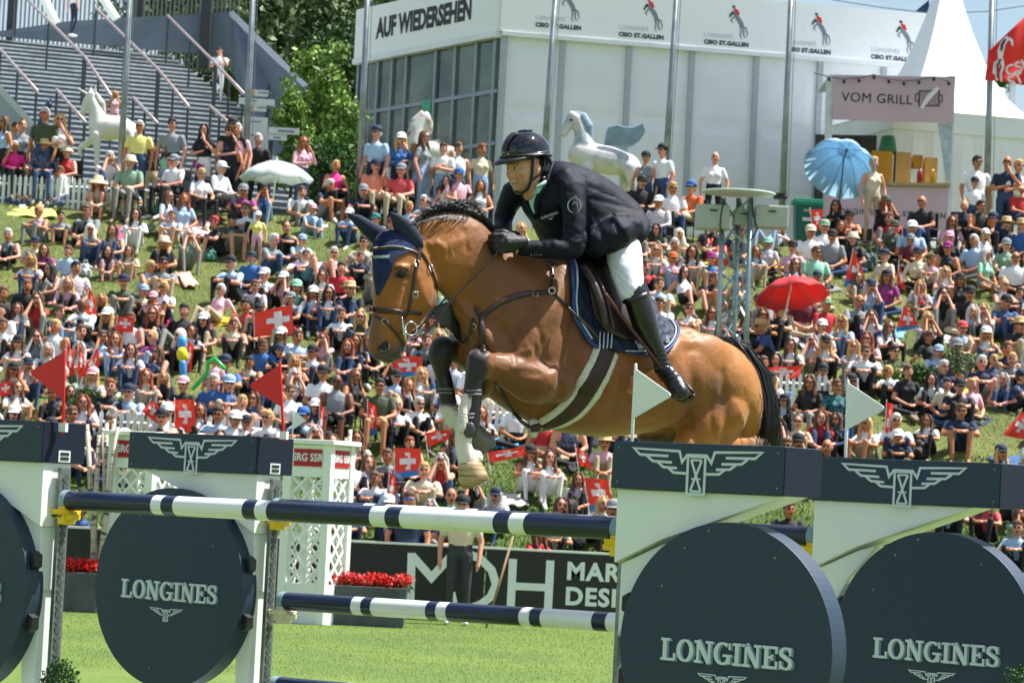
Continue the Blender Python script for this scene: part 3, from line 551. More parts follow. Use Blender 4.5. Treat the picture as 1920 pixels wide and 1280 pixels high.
def strap(pts, wpx, mb, mi=0, th=.005, lift=.003, surfs=None, sm_=2, fw=.05, off=0.0):
    D = dens(pts); hs = [hit(p[0], p[1], surfs, fw) for p in D]; P = [h[0] for h in hs]; N_ = [h[1] for h in hs]
    for _ in range(sm_):
        P = [P[0]]+[(P[i-1]+P[i]*2+P[i+1])/4 for i in range(1, len(P)-1)]+[P[-1]]; N_ = [N_[0]]+[(N_[i-1]+N_[i]*2+N_[i+1]).normalized() for i in range(1, len(P)-1)]+[N_[-1]]
    rs = []; wd = wpx if hasattr(wpx, '__len__') else [wpx]*2
    for i in range(len(P)):
        t = (P[min(i+1, len(P)-1)]-P[max(i-1, 0)]).normalized(); s = t.cross(N_[i]).normalized(); n = s.cross(t).normalized()
        if n.dot(N_[i]) < 0: n = -n
        w_ = np.interp(i/(len(P)-1), np.linspace(0, 1, len(wd)), wd)/370/2; o = P[i]+n*lift+s*off/370
        rs.append([o-s*w_, o-s*w_*.7+n*th, o+s*w_*.7+n*th, o+s*w_, o+s*w_-n*.008, o-s*w_-n*.008])
    mb.rings(rs, mi); return P, N_
leather = mat('brown_leather', '#2c1a14', .38, var=.25, vs=25, bump=.1, bs=120, Coat_Weight=.2); leather_r = mat('red_brown_leather', '#4a231a', .4, var=.2, vs=25)
silver = mat('bright_metal', '#c8cac6', .18, 1.0, var=.1); navyc = mat('navy_knit', '#12285a', .85, var=.3, vs=60, bump=.8, bs=260); blackh = mat('black_hair', '#0b0a0c', .38, var=.3, vs=30)
sheep = mat('sheepskin', '#ece6d6', .95, var=.15, vs=60, bump=1, bs=160); bootm = mat('leg_boot', '#1b1817', .35, var=.25, vs=30); tape = mat('strap_print', '#6f6d74', .6, var=.4, vs=140)
# eye, nostril
mb = MB(); p, n = hit(752, 513); mb.ell(p-n*.010, (.021, .021, .018), n=20, k=14); eye = H_build('eye', mb, mat('eye_dark', '#0c0705', .06, var=0), horse_body)
mb = MB(); strap([(739, 506), (746, 500), (757, 499), (765, 506)], [1.5, 4, 1.5], mb, th=.004, lift=-.001); strap([(740, 512), (746, 520), (757, 521), (765, 512)], [1.5, 3, 1.5], mb, th=.003, lift=-.001); H_build('eyelid', mb, mat('eyelid', '#22140c', .5), horse_body)
mb = MB(); p, n = hit(719, 649); t1 = Vector((0, 0, 1)).cross(n).normalized(); M = Matrix((t1, n, n.cross(t1)*-1)).transposed(); mb.ell(p-n*.002, (.024, .0085, .028), M=M @ Matrix.Rotation(.4, 3, 'Y')); nos = H_build('nostril', mb, mat('nostril_dark', '#070505', .6), horse_body); mb = MB(); M2 = M @ Matrix.Rotation(.4, 3, 'Y'); mb.tube([p+n*.003+M2 @ Vector((.026*math.cos(a), 0, .030*math.sin(a))) for a in [2*math.pi*i/24 for i in range(25)]], .0048, 8); H_build('nostril_rim', mb, mat('muzzle_skin', '#43342c', .55, var=.2, vs=30), nos)
mb = MB(); strap([(703, 668), (720, 671), (738, 667), (748, 659)], [1, 2.2, 1.5], mb, th=.001, lift=.0); H_build('mouth_line', mb, mat('mouth_dark', '#120a08', .5), horse_body)
# ears with bonnet
def ear(pts, rad):
    P = [H(*p) for p in pts]; mb = MB(); rs = []; nrm = (HN*.75-HD*-.65).normalized()
    for i, p in enumerate(P):
        t = (P[min(i+1, len(P)-1)]-P[max(0, i-1)]).normalized(); s = t.cross(nrm).normalized(); f = s.cross(t); r = rad[i]/370
        rs.append([p+s*(r*math.cos(a))+f*(r*(.55*math.sin(a)-(.38*max(0, math.cos(a*1)**2) if math.sin(a) > 0 else 0)*0)) for a in [2*math.pi*j/16 for j in range(16)]])
    mb.rings(rs); return mb
fab = mat('navy_fabric', '#131d3c', .75, var=.15, vs=50, bump=.3, bs=300)
H_build('ear', ear([(776, 468, .045), (771, 452, .05), (763, 436, .05), (752, 421, .05), (741, 408, .05), (731, 398, .05)], [19, 21, 19.5, 16, 9.5, 1.5]), fab, horse_body)
H_build('ear', ear([(736, 462, -.05), (722, 450, -.07), (706, 439, -.08), (688, 426, -.09), (670, 412, -.10), (653, 402, -.10)], [20, 19, 17, 14, 10, 3]), fab, horse_body)
def gridpatch(A, B, mb, nu=26, nv=14, lift=.006, th=.006, mi=0, surfs=None, fw=.05):
    A = dens(A, 3); B = dens(B, 3); g = []
    for i in range(nu+1):
        a = np.array(A[int(round(i/nu*(len(A)-1)))]); b = np.array(B[int(round(i/nu*(len(B)-1)))]); row = []
        for j in range(nv+1):
            p = a+(b-a)*j/nv; h, n = hit(p[0], p[1], surfs, fw); row.append((h, n))
        g.append(row)
    P = np.array([[list(h) for h, n in r] for r in g]); N_ = np.array([[list(n) for h, n in r] for r in g])
    for _ in range(2):
        for Q in (P, N_):
            Q[1:-1] = (Q[:-2]+2*Q[1:-1]+Q[2:])/4; Q[:, 1:-1] = (Q[:, :-2]+2*Q[:, 1:-1]+Q[:, 2:])/4
    N_ /= np.linalg.norm(N_, axis=2)[:, :, None]; top = P+N_*(lift+th); bot = P+N_*(lift-.012); e = .35
    vs = [Vector(v) for v in top.reshape(-1, 3)]+[Vector(v) for v in bot.reshape(-1, 3)]; n_ = (nu+1)*(nv+1); W = nv+1; fs = []
    for i in range(nu):
        for j in range(nv):
            fs.append((i*W+j, i*W+j+1, (i+1)*W+j+1, (i+1)*W+j)); fs.append((n_+i*W+j, n_+(i+1)*W+j, n_+(i+1)*W+j+1, n_+i*W+j+1))
    for i in range(nu):
        fs.append((i*W, (i+1)*W, n_+(i+1)*W, n_+i*W)); fs.append((i*W+nv, n_+i*W+nv, n_+(i+1)*W+nv, (i+1)*W+nv))
    for j in range(nv):
        fs.append((j, n_+j, n_+j+1, j+1)); fs.append((nu*W+j, nu*W+j+1, n_+nu*W+j+1, n_+nu*W+j))
    mb.add(vs, fs, mi); return P, N_
mb = MB(); gridpatch([(716, 434), (704, 447), (700, 470), (701, 500), (704, 530), (707, 553)], [(776, 430), (784, 452), (770, 472), (745, 482), (731, 515), (711, 553)], mb, 34, 14, lift=.004, th=.004)
mb.ell(H(755, 440, .0), (.055, .062, .032)); bonnet = H_build('ear_bonnet', mb, navyc)
p, n = hit(717, 484); px3, _ = hit(722, 484); mb = MB(); gridpatch([(703, 478), (703, 487)], [(731, 479), (730, 487)], mb, 3, 6, lift=.007, th=.004); pl = H_build('bonnet_badge', mb, mat('badge_blue', '#16336f', .6), bonnet)
mb = MB(); ex = (hit(728, 482)[0]-hit(706, 482)[0]).normalized(); en = ex.cross(Vector((0, 0, -1))).normalized(); en = en if en.dot(CAM-p) > 0 else -en
o_ = (hit(728, 482)[0]+hit(706, 482)[0])/2; mb = textmb('LONGINES', .017, o_+en*.016-hl+hl, ex, Vector((0, 0, 1)), en, .002, .0006); H_build('badge_lettering', mb, logo, pl, smooth=False)
# bridle
BR = thing('bridle', 'dark leather bridle with bit ring on the bay horse head', 'bridle', tuple(hl)) if 0 else None
br = []
def S_part(name, specs, m_=leather, parent=None, **kw):
    mb = MB()
    for pts, wpx in specs: strap(pts, wpx, mb, **kw)
    return H_build(name, mb, m_, parent)
bri = S_part('bridle', [([(697, 467), (712, 467), (735, 464), (758, 467), (773, 471), (785, 477)], 7), ([(768, 424), (778, 436), (784, 452), (786, 477), (781, 498), (774, 540), (767, 575), (757, 598)], [6, 7, 9, 7, 7, 7, 6]),
             ([(787, 470), (797, 484), (806, 502), (814, 520), (819, 540)], 5), ([(694, 578), (710, 582), (730, 583), (745, 584), (762, 588)], 9.5), ([(762, 588), (775, 585), (788, 588)], 7), ([(698, 590), (711, 597), (722, 604), (735, 615), (748, 632), (756, 648)], 4.5)])
S_part('browband_piping', [([(697, 465), (712, 465), (735, 462), (758, 465)], 2.0)], mat('piping_grey', '#9a938c', .5), bri, lift=.008)
mb = MB()
def buckle(px, py, a, r=4.5, par=None):
    mb = MB(); w_ = None
    p, n = hit(px, py); p = p+n*.009 if w_ is None else H(px, py, w_); t = Vector((0, 0, 1)).cross(n).normalized(); u = n.cross(t); c, s = math.cos(a), math.sin(a); e1 = t*c+u*s; e2 = u*c-t*s; q = r/370
    mb.tube([p+e1*q+e2*q*1.2, p-e1*q+e2*q*1.2, p-e1*q-e2*q*1.2, p+e1*q-e2*q*1.2, p+e1*q+e2*q*1.2], .0022, 6); H_build('buckle', mb, silver, par)
for b_ in ((780, 494, .2), (778, 552, .1), (721, 603, .7), (806, 503, .5)): buckle(*b_, par=bri)
mb = MB(); c = H(771, 616, .10)
mb.tube([c+HD*(.033*math.cos(a))+Z*(.033*math.sin(a)) for a in [2*math.pi*i/24 for i in range(25)]], .0042, 8)
mb.tube([H(754, 596, .09), H(756, 612, .10), H(759, 626, .105), H(762, 642, .10)], [.004, .005, .009, .004], 10, rnd=True); mb.ell(H(759, 625, .105), (.013, .012, .013)); mb.tube([H(759, 622, .09), H(745, 626, .03)], .006, 8, rnd=True); H_build('bit', mb, silver, bri)
# reins
mb = MB()
def air(pts, r, mb, flat=1.0, n=8):
    D = dens([(p[0], p[1]) for p in pts], 6); w_ = np.interp(np.linspace(0, 1, len(D)), np.linspace(0, 1, len(pts)), [p[2] for p in pts]); mb.tube([H(d[0], d[1], z) for d, z in zip(D, w_)], r/370, n, rnd=True)
air([(772, 636, .10), (795, 626, .105), (812, 610, .11), (828, 588, .115), (842, 568, .12), (857, 551, .125), (882, 525, .14), (912, 497, .15), (937, 468, .15)], 2.1, mb); air([(700, 640, -.06), (760, 630, -.10), (800, 600, -.16), (850, 540, -.17)], 1.9, mb)
H_build('rein', mb, leather, bri)
# bib martingale
mb = MB(); pts = [(804, 578), (842, 566), (853, 582), (861, 603), (866, 642), (858, 636), (846, 620), (826, 606)]
mb.rings([[H(x, y, .015+.02*math.sin(x*.1)) for x, y in pts], [H(x, y, .021+.02*math.sin(x*.1)) for x, y in pts]]); bib = H_build('martingale_bib', mb, mat('bib_green_leather', '#2a3028', .5, var=.2), smooth=False)
mb = MB(); mb.tube([H(x, y, .024+.02*math.sin(x*.1)) for x, y in pts+[pts[0]]], .0035, 6); H_build('bib_edge', mb, leather, bib)
# breastplate
bp_ = S_part('breastplate', [([(1034, 548), (1010, 549), (985, 551), (957, 559), (932, 571), (912, 586), (903, 594)], [6, 9, 11, 11, 10, 8]), ([(1034, 492), (1036, 515), (1034, 546)], 6), ([(1039, 551), (1052, 564), (1066, 577)], 4.5),
    ([(903, 590), (904, 615), (905, 640), (906, 660)], [12, 13, 11]), ([(890, 597), (885, 615), (878, 632), (870, 642)], [9, 6, 5]), ([(893, 575), (899, 590)], 9), ([(930, 716), (944, 742), (958, 765), (978, 790), (992, 800)], 7)], lift=.004, th=.006)
mb = MB(); c, n = hit(1034, 548); t = Z.cross(n).normalized(); mb.tube([c+n*.014+t*(.016*math.cos(a))+Z*(.016*math.sin(a)) for a in [2*math.pi*i/16 for i in range(17)]], .0035, 6); H_build('breastplate_ring', mb, silver, bp_)
for b_ in ((1035, 500, .1, 4), (1035, 520, .1, 4), (1002, 551, 0, 5), (889, 612, .3, 4)): buckle(*b_, par=bp_)
mb = MB(); c, n = hit(967, 776); mb.tube([c+n*.012+t*(.014*math.cos(a))+Z*(.010*math.sin(a)) for a in [2*math.pi*i/12 for i in range(13)]], .003, 6); H_build('breastplate_ring', mb, silver, bp_)
# girth with belly guard
gp = [(1138, 655), (1124, 690), (1104, 726), (1080, 760), (1052, 782), (1022, 796), (992, 804)]
mb = MB(); strap(gp, [52, 54, 56, 54, 48, 32], mb, lift=.004, th=.012); gi = H_build('girth_sheepskin', mb, sheep)
mb = MB(); strap(gp, [33, 34, 34, 33, 26, 14], mb, lift=.014, th=.008); H_build('girth_guard', mb, mat('girth_brown', '#33190f', .5, var=.3, vs=20, bump=.3), gi)
# saddle pad
PT = [(1069, 493), (1100, 499), (1140, 524), (1180, 556), (1215, 580), (1240, 594), (1256, 606)]; PBm = [(1073, 588), (1101, 641), (1140, 657), (1180, 662), (1222, 665), (1250, 657), (1268, 630)]
padm = mat('navy_quilt', '#0c1c36', .7, var=.2, vs=30)
q_ = padm.node_tree; wv = q_.nodes.new('ShaderNodeTexVoronoi'); wv.inputs['Scale'].default_value = 22; bb = q_.nodes.new('ShaderNodeBump'); bb.inputs['Strength'].default_value = .8; bb.inputs['Distance'].default_value = .02; co_ = q_.nodes.new('ShaderNodeTexCoord')
q_.links.new(co_.outputs['Object'], wv.inputs['Vector']); q_.links.new(wv.outputs['Distance'], bb.inputs['Height']); q_.links.new(bb.outputs[0], q_.nodes['Principled BSDF'].inputs['Normal'])
mb = MB(); gridpatch(PT, PBm, mb, 34, 20, lift=.010, th=.008); pad = H_build('saddle_pad', mb, padm)
def edge(pts, wd, m_, lift=.022, name='pad_trim'): 
    mb = MB(); strap(pts, wd, mb, lift=lift, th=.005); return H_build(name, mb, m_, pad)
edge([(1069, 493), (1068, 520), (1070, 560), (1074, 590), (1090, 620), (1104, 643), (1118, 652)], 7, mat('trim_blue', '#1c3f7c', .6)); edge([(1073, 495), (1074, 520), (1075, 560), (1079, 588), (1094, 618), (1108, 640)], 2.5, mat('trim_white', '#c9d2dc', .6), lift=.026)
edge([(1170, 661), (1222, 665), (1250, 658), (1267, 635), (1267, 618), (1256, 606)], 5, mat('trim_blue', '#1c3f7c', .6)); edge([(1168, 659), (1220, 659), (1246, 652), (1260, 634), (1261, 618), (1250, 604)], 2.2, mat('trim_white', '#c9d2dc', .6), lift=.026)
ex = (hit(1260, 640)[0]-hit(1235, 638)[0]).normalized(); o_, n = hit(1246, 645); mb = slab('S', o_+n*.022, ex, Z, n, .035, .003); H_build('pad_letter', mb, logo, pad, smooth=False)
o_, n = hit(1196, 640); mb = slab('L', o_+n*.022, ex, Z, n, .030, .003); H_build('pad_letter', mb, logo, pad, smooth=False)
mb = MB()
for i in range(4): strap([(1122+i*7, 628), (1119+i*7, 655)], 2, mb, lift=.03, th=.003)
H_build('girth_strap', mb, mat('strap_stripe', '#b9c2cc', .6), pad)
# saddle
SURF2 = [bvh]
mb = MB(); gridpatch([(1088, 496), (1108, 497), (1135, 510), (1165, 534), (1195, 560), (1222, 585)], [(1108, 590), (1128, 622), (1150, 634), (1174, 640), (1196, 626), (1224, 592)], mb, 26, 18, lift=.030, th=.010); sad = H_build('saddle', mb, leather)
mb = MB(); air([(1096, 502, .20), (1112, 530, .27), (1125, 565, .31), (1134, 605, .315)], 8, mb, n=14); air([(1106, 500, .16), (1127, 535, .27), (1141, 575, .31), (1150, 615, .32)], 4.0, mb, n=12); H_build('knee_block', mb, leather, sad)
mb = MB(); mb.tube([H(1088, 498, 0), H(1110, 503, 0), H(1140, 526, 0), H(1165, 552, 0), H(1190, 572, 0), H(1205, 580, 0)], [.05, .075, .10, .11, .11, .08], 18, rnd=True); H_build('saddle_seat', mb, leather, sad)
mb = MB(); air([(1136, 552, .345), (1160, 585, .36), (1185, 618, .375), (1212, 652, .385), (1244, 694, .39)], 3.6, mb, n=6); sl_ = H_build('stirrup_leather', mb, leather_r, sad)
mb = MB(); air([(1066, 577, .275), (1085, 596, .30), (1105, 615, .305), (1122, 634, .31)], 2.6, mb); H_build('breastplate_tail_strap', mb, leather, bp_)
# leg boots
def ringband(a, b, r0, r1, m_, name, par):
    mb = MB(); mb.tube([H(*a), H(*b)], [r0/370, r1/370], 18); return H_build(name, mb, m_, par)
for ax in ([(889, 706, .192), (887, 728, .19), (884, 760, .186), (879, 790, .184), (878, 806, .183)], [(829, 700, -.128), (834, 725, -.122), (839, 755, -.116), (843, 775, -.111)]):
    mb = MB(); P = [H(x+2.5, y, w_) for x, y, w_ in ax]; mb.tube(P, [x/370 for x in ([14, 15.5, 15, 18, 17] if ax[0][0] > 860 else [13.5, 15, 14.5, 14])], 18, rnd=True); bt = H_build('leg_boot', mb, bootm, horse_body)
    a, b, c = ax[1], ax[2], ax[3]
    for (x, y, w_) in ((a[0], a[1]+4, a[2]), (a[0], a[1]+11, a[2]), (c[0]-1, c[1]-14, c[2]), (c[0]-1, c[1]-7, c[2])): ringband((x, y-2, w_), (x, y+2, w_), 17, 17, tape, 'boot_strap', bt)
mb = MB(); c = H(866, 768, .196); mb.tube([H(872, 744, .20), H(868, 772, .20), H(866, 800, .20)], [.018, .024, .034], 14, rnd=True); H_build('white_sock', mb, mat('white_hair', '#cfc9bd', .7, var=.12, vs=40, bump=.5, bs=80), horse_body)
mb = MB(); p = H(880, 806, .235); mb.ell(p, (.030, .012, .040)); H_build('fetlock_pad', mb, mat('fetlock_pad', '#3b3d3e', .4, var=.5, vs=90), horse_body)
# hooves
hoofm = bpy.data.materials.new('hoof_horn'); hoofm.use_nodes = True; t_ = hoofm.node_tree; wv = t_.nodes.new('ShaderNodeTexNoise'); wv.inputs['Scale'].default_value = 12; mp2 = t_.nodes.new('ShaderNodeMapping'); mp2.inputs['Scale'].default_value = (.4, .4, 6); tcx = t_.nodes.new('ShaderNodeTexCoord')
rp = t_.nodes.new('ShaderNodeValToRGB'); rp.color_ramp.elements[0].color = col('#7c5a34'); rp.color_ramp.elements[1].color = col('#bba27c'); rp.color_ramp.elements[0].position = .35; rp.color_ramp.elements[1].position = .65
t_.links.new(tcx.outputs['Object'], mp2.inputs[0]); t_.links.new(mp2.outputs[0], wv.inputs['Vector']); t_.links.new(wv.outputs['Fac'], rp.inputs[0]); t_.links.new(rp.outputs[0], t_.nodes['Principled BSDF'].inputs['Base Color']); t_.nodes['Principled BSDF'].inputs['Roughness'].default_value = .5
mb = MB(); mb.tube([H(877, 862, .175), H(880, 872, .175), H(886, 892, .175), H(891, 904, .175)], [.050, .060, .071, .071], 22); hf = H_build('hoof', mb, hoofm, horse_body)
mb = MB(); c = H(889, 906, .175); mb.tube([H(891.3, 904, .175), H(892.5, 908, .175)], [.066, .064], 22); H_build('horseshoe', mb, silver, hf)
mb = MB(); mb.tube([H(874, 800, -.065), H(884, 808, -.06), H(900, 828, -.055), H(910, 842, -.05)], [.045, .055, .068, .066], 22); H_build('hoof', mb, mat('dark_hoof', '#6b6760', .5, var=.3, vs=20), horse_body)
# mane and tail strands
def strands(name, roots, N, fn, m_, r=1.6, par=None):
    mb = MB(); R2 = np.random.default_rng(5)
    for i in range(N):
        pts = fn(R2, i/N); k = len(pts); mb.tube(pts, [r/370*(1-.75*j/(k-1)) for j in range(k)], 4)
    return H_build(name, mb, m_, par or horse_body)
crest = dens([(768, 426), (785, 412), (805, 402), (830, 396), (860, 397), (885, 404), (905, 418), (922, 440), (935, 458), (950, 468)], 2)
def mane_fn(R2, u):
    i = R2.integers(0, len(crest)); c = crest[i]; x, y = c; w0 = R2.uniform(-.035, .03)
    if x < 868: # tousled, flying up and back
        L_ = R2.uniform(18, 44); a = R2.normal(.55, .5); up = R2.uniform(6, 22)*(1 if x > 785 else .5)
        return [H(x, y+3, w0), H(x+L_*.25, y-up*.8, w0*1.5), H(x+L_*.65, y-up+R2.normal(0, 3), w0-.01), H(x+L_, y-up*.4+R2.normal(0, 7), w0-.03+R2.uniform(-.03, .03))]
    L_ = R2.uniform(20, 45); dx, dy = .7, .75
    return [H(x-3, y-1, w0), H(x+6, y-8+R2.normal(0, 2), w0), H(x+6+L_*dx*.5, y-6+L_*dy*.45, w0+.01), H(x+4+L_*dx, y-2+L_*dy, w0+R2.uniform(-.02, .03))]
strands('mane', None, 1300, mane_fn, blackh, 1.15)
mb = MB(); cc = [c for c in crest[::6]]; mb.tube([H(c[0]-1, c[1]+1, -.008) for c in cc], [.012+.022*min(1, i/9) for i in range(len(cc))], 10, rnd=True); H_build('mane_base', mb, blackh, horse_body)
def low_fn(R2, u):   # wisps lying on the neck side
    i = R2.integers(6, 60); x, y = crest[i]; L_ = R2.uniform(15, 34); return [H(x, y+1, .03), H(x+4-L_*.1, y+8, .055), H(x-L_*.35+R2.normal(0, 4), y+14, .075), H(x-L_*.75, y+17+R2.normal(0, 4), .085)]
strands('forelock_wisp', None, 60, low_fn, blackh, .9)
def tail_fn(R2, u):
    a = R2.normal(0, 1); w0 = R2.normal(0, .028)+.03; sx = R2.normal(0, 8); e = abs(R2.normal(0, 1)); L_ = R2.uniform(.72, 1.05)
    P = [(1340+R2.uniform(0, 40), 634+R2.uniform(-3, 8)), (1398+sx*.4, 655+a*4), (1424+sx*.7+e*2, 698), (1436+sx*.8+e*3, 748), (1436+sx*.9+e*8, 792), (1424+sx*1.1+e*13, 838)]
    D = dens(P, 1e9); D = P[:]; 
    if L_ < .85: D = D[:5]
    return [H(x, y, w0*(1+.3*k)) for k, (x, y) in enumerate(D)]
tailo = strands('tail', None, 950, tail_fn, blackh, 1.35)
# ================================================================ rider
RD = thing('person', 'man in navy jacket, white breeches and black helmet crouched over the jumping bay horse', 'rider', tuple(hl))
cloth_n = mat('navy_jacket', '#070d1f', .55, var=.25, vs=30, bump=.3, bs=160, Specular_IOR_Level=.22); whb = mat('white_breeches', '#d9dbe2', .6, var=.04, vs=10, bump=.2, bs=30); bootr = mat('black_boot', '#0b0b0c', .28, var=.3, vs=14, bump=.25, bs=60, Coat_Weight=.3)
glove = mat('black_glove', '#0a0a0c', .5, var=.3, vs=40, bump=.3, bs=120); gloss = mat('helmet_gloss', '#05070d', .06, var=0, Coat_Weight=.35, Coat_Roughness=.03); mattb = mat('helmet_matt', '#08090b', .4, var=.1); mintm = mat('mint_shirt', '#a9d3cc', .7, var=.06, bump=.2, bs=30)
def R_build(name, mb, mats, parent=None, smooth=True, bevel=0): return H_build(name, mb, mats, parent or RD, smooth, bevel)
def T_(mb, pts, rad, n=18): mb.tube([H(*p) for p in pts], [x/370 for x in rad], n, rnd=True)
# --- jacket
jm = MB()
loft(jm, [(1026, 303, 1000, 352, .075), (1036, 302, 994, 372, .13), (1062, 305, 998, 398, .195), (1100, 319, 1014, 425, .205), (1135, 338, 1024, 452, .20), (1161, 360, 1045, 476, .215), (1178, 380, 1082, 492, .245), (1184, 398, 1118, 494, .265), (1184, 412, 1142, 482, .25)], ex=2.3)
T_(jm, [(1060, 335, .15), (1072, 355, .19), (1077, 400, .235), (1078, 445, .26), (1074, 464, .26)], [22, 30, 26, 24, 22]); T_(jm, [(1068, 466, .26), (1040, 467, .235), (1012, 467, .19), (980, 466, .15)], [21, 20, 17, 14.5])
T_(jm, [(985, 345, -.13), (962, 362, -.18), (950, 390, -.22), (943, 412, -.24)], [22, 24, 20, 18]); T_(jm, [(943, 414, -.24), (946, 432, -.18), (950, 446, -.10)], [17, 15, 13])
T_(jm, [(1118, 455, .21), (1160, 436, .255), (1186, 425, .245)], [28, 33, 21])
jme = remesh(jm, .0085, 4, 'jacket'); relax(jme, 6, lambda c: np.full(len(c), .7))
c = np.empty(len(jme.vertices)*3); jme.vertices.foreach_get('co', c); c = c.reshape(-1, 3); nn = np.empty(len(c)*3); jme.vertices.foreach_get('normal', nn); nn = nn.reshape(-1, 3); pj = _pn(c); nr = ((c-np.array(H0)) @ n3) > -.05
d = np.zeros(len(c))
for pts, wd, dep in (([(1045, 345), (1052, 400), (1050, 445)], 4, -.010), ([(1102, 360), (1104, 420), (1095, 455)], 4, -.010), ([(1060, 425), (1090, 440), (1102, 432)], 3.5, -.005), ([(1058, 445), (1080, 455), (1100, 450)], 3.5, .005), ([(1030, 452), (1040, 480)], 3, -.003), ([(1015, 452), (1022, 482)], 3, -.003),
    ([(1110, 372), (1160, 385), (1198, 395)], 5, -.006), ([(1150, 410), (1175, 402), (1195, 420)], 4, .006), ([(1115, 430), (1150, 415), (1165, 440)], 4, -.006), ([(1120, 480), (1150, 440), (1175, 425)], 4, .005), ([(1070, 320), (1100, 335), (1108, 360)], 4, -.005), ([(1040, 330), (1060, 345), (1062, 380)], 4, .004), ([(1105, 350), (1150, 368)], 4, -.004),
    ([(1158, 432), (1178, 450)], 2, -.004), ([(1112, 400), (1140, 470)], 6, -.005)):
    d += np.exp(-(seg_d(pj, pts)/wd)**2)*dep*nr
d += .0015*np.sin(c[:, 0]*55+c[:, 2]*40)*np.sin(c[:, 2]*63-c[:, 1]*31)
c = c+nn*d[:, None]; jme.vertices.foreach_set('co', c.ravel()); jme.update()
bvj = BVHTree.FromPolygons([tuple(v.co) for v in jme.vertices], [tuple(p.vertices) for p in jme.polygons])
jme.transform(Matrix.Translation(-hl)); jac = meshobj('jacket', jme, cloth_n, RD)
def J_part(name, specs, m_, par=None, surf=None, **kw):
    mb = MB()
    for pts, wpx in specs: strap(pts, wpx, mb, surfs=surf or [bvj], **kw)
    return R_build(name, mb, m_, par or jac)
for sp_ in (([(1108, 362), (1128, 358), (1150, 365), (1170, 376)], .9), ([(1150, 398), (1158, 405)], 1.2), ([(1154, 425), (1166, 438)], 1.0)): J_part('jacket_seam', [sp_], mat('seam_grey', '#30384a', .6), lift=.0, th=.002)
J_part('collar', [([(1034, 306), (1026, 330), (1014, 360), (1008, 388), (1012, 410)], [14, 16, 17, 10, 3])], cloth_n, lift=.004, th=.006)
J_part('collar', [([(1000, 352), (984, 368), (992, 392), (1006, 410)], [6, 11, 9, 3])], cloth_n, lift=.004, th=.005)
J_part('shirt_front', [([(1010, 345), (1000, 362), (997, 382), (1003, 400)], [26, 24, 13, 2])], mintm, lift=.003, th=.003)
# emblem on the sleeve: open ring with a horse-head curl; chest lettering
o_, n = hit(1077, 386, [bvj]); e2 = Z; e1 = e2.cross(n).normalized(); e1 = e1 if e1.dot(_R) > 0 else -e1; e2 = n.cross(e1) if n.cross(e1).z > 0 else -n.cross(e1)
mb = MB(); k = 1/370
mb.ribbon([(x*k, y*k) for x, y in arc(0, 0, 12, 14, 100, 265, 18)], [.0012+.0022*math.sin(math.pi*i/18) for i in range(19)], o_+n*.006, e1, e2, n, 0, .002); mb.ribbon([(x*k, y*k) for x, y in arc(0, 0, 12, 14, 70, -60, 14)], [.0012+.002*math.sin(math.pi*i/14) for i in range(15)], o_+n*.006, e1, e2, n, 0, .002)
mb.ribbon([(x*k, y*k) for x, y in [(-2, 14), (2, 18), (4, 12)]], .0015, o_+n*.006, e1, e2, n, 0, .0026); mb.ribbon([(x*k, y*k) for x, y in [(-4, 1), (0, 6), (4, 5), (6, 0), (6.5, -7)]], .002, o_+n*.006, e1, e2, n, 0, .002)
R_build('sleeve_emblem', mb, logo, jac, smooth=False)
o_, n = hit(1032, 404, [bvj]); e1 = Z.cross(n).normalized(); e1 = e1 if e1.dot(_R) > 0 else -e1; e1 = (e1*math.cos(.35)+Z*math.sin(.35)).normalized(); e2 = n.cross(e1); e2 = e2 if e2.z > 0 else -e2
mb = slab('LONGINES', o_+n*.008, e1, e2, n, .0135, .002); emblem(mb, o_+n*.008-e2*.012, e1, e2, n, .03, t=.05, h0=.001); R_build('chest_lettering', mb, logo, jac, smooth=False)
mb = MB()
for i in range(4):
    p, n = hit(996+i*6, 477.5, [bvj]); mb = MB(); mb.ell(p+n*.002, (.0055, .0055, .0055), n=10, k=8); R_build('cuff_button', mb, mat('button', '#5f6470', .3, .4), jac)
mb = MB(); rs = [[H(1176, 376, .12), H(1176, 376, -.05)], [H(1190, 384, .13), H(1190, 384, -.05)], [H(1203, 393, .135), H(1204, 394, -.04)], [H(1210, 400, .13), H(1211, 401, -.02)]]
mb.rings([[a, b, b-Z*.006, a-Z*.006] for a, b in rs]); R_build('jacket_tail', mb, cloth_n, jac)
mb = MB(); T_(mb, [(976, 465, .145), (984, 466, .15)], [12.2, 13.0]); R_build('shirt_cuff', mb, mat('cuff_pale', '#b9c6bd', .6), jac)
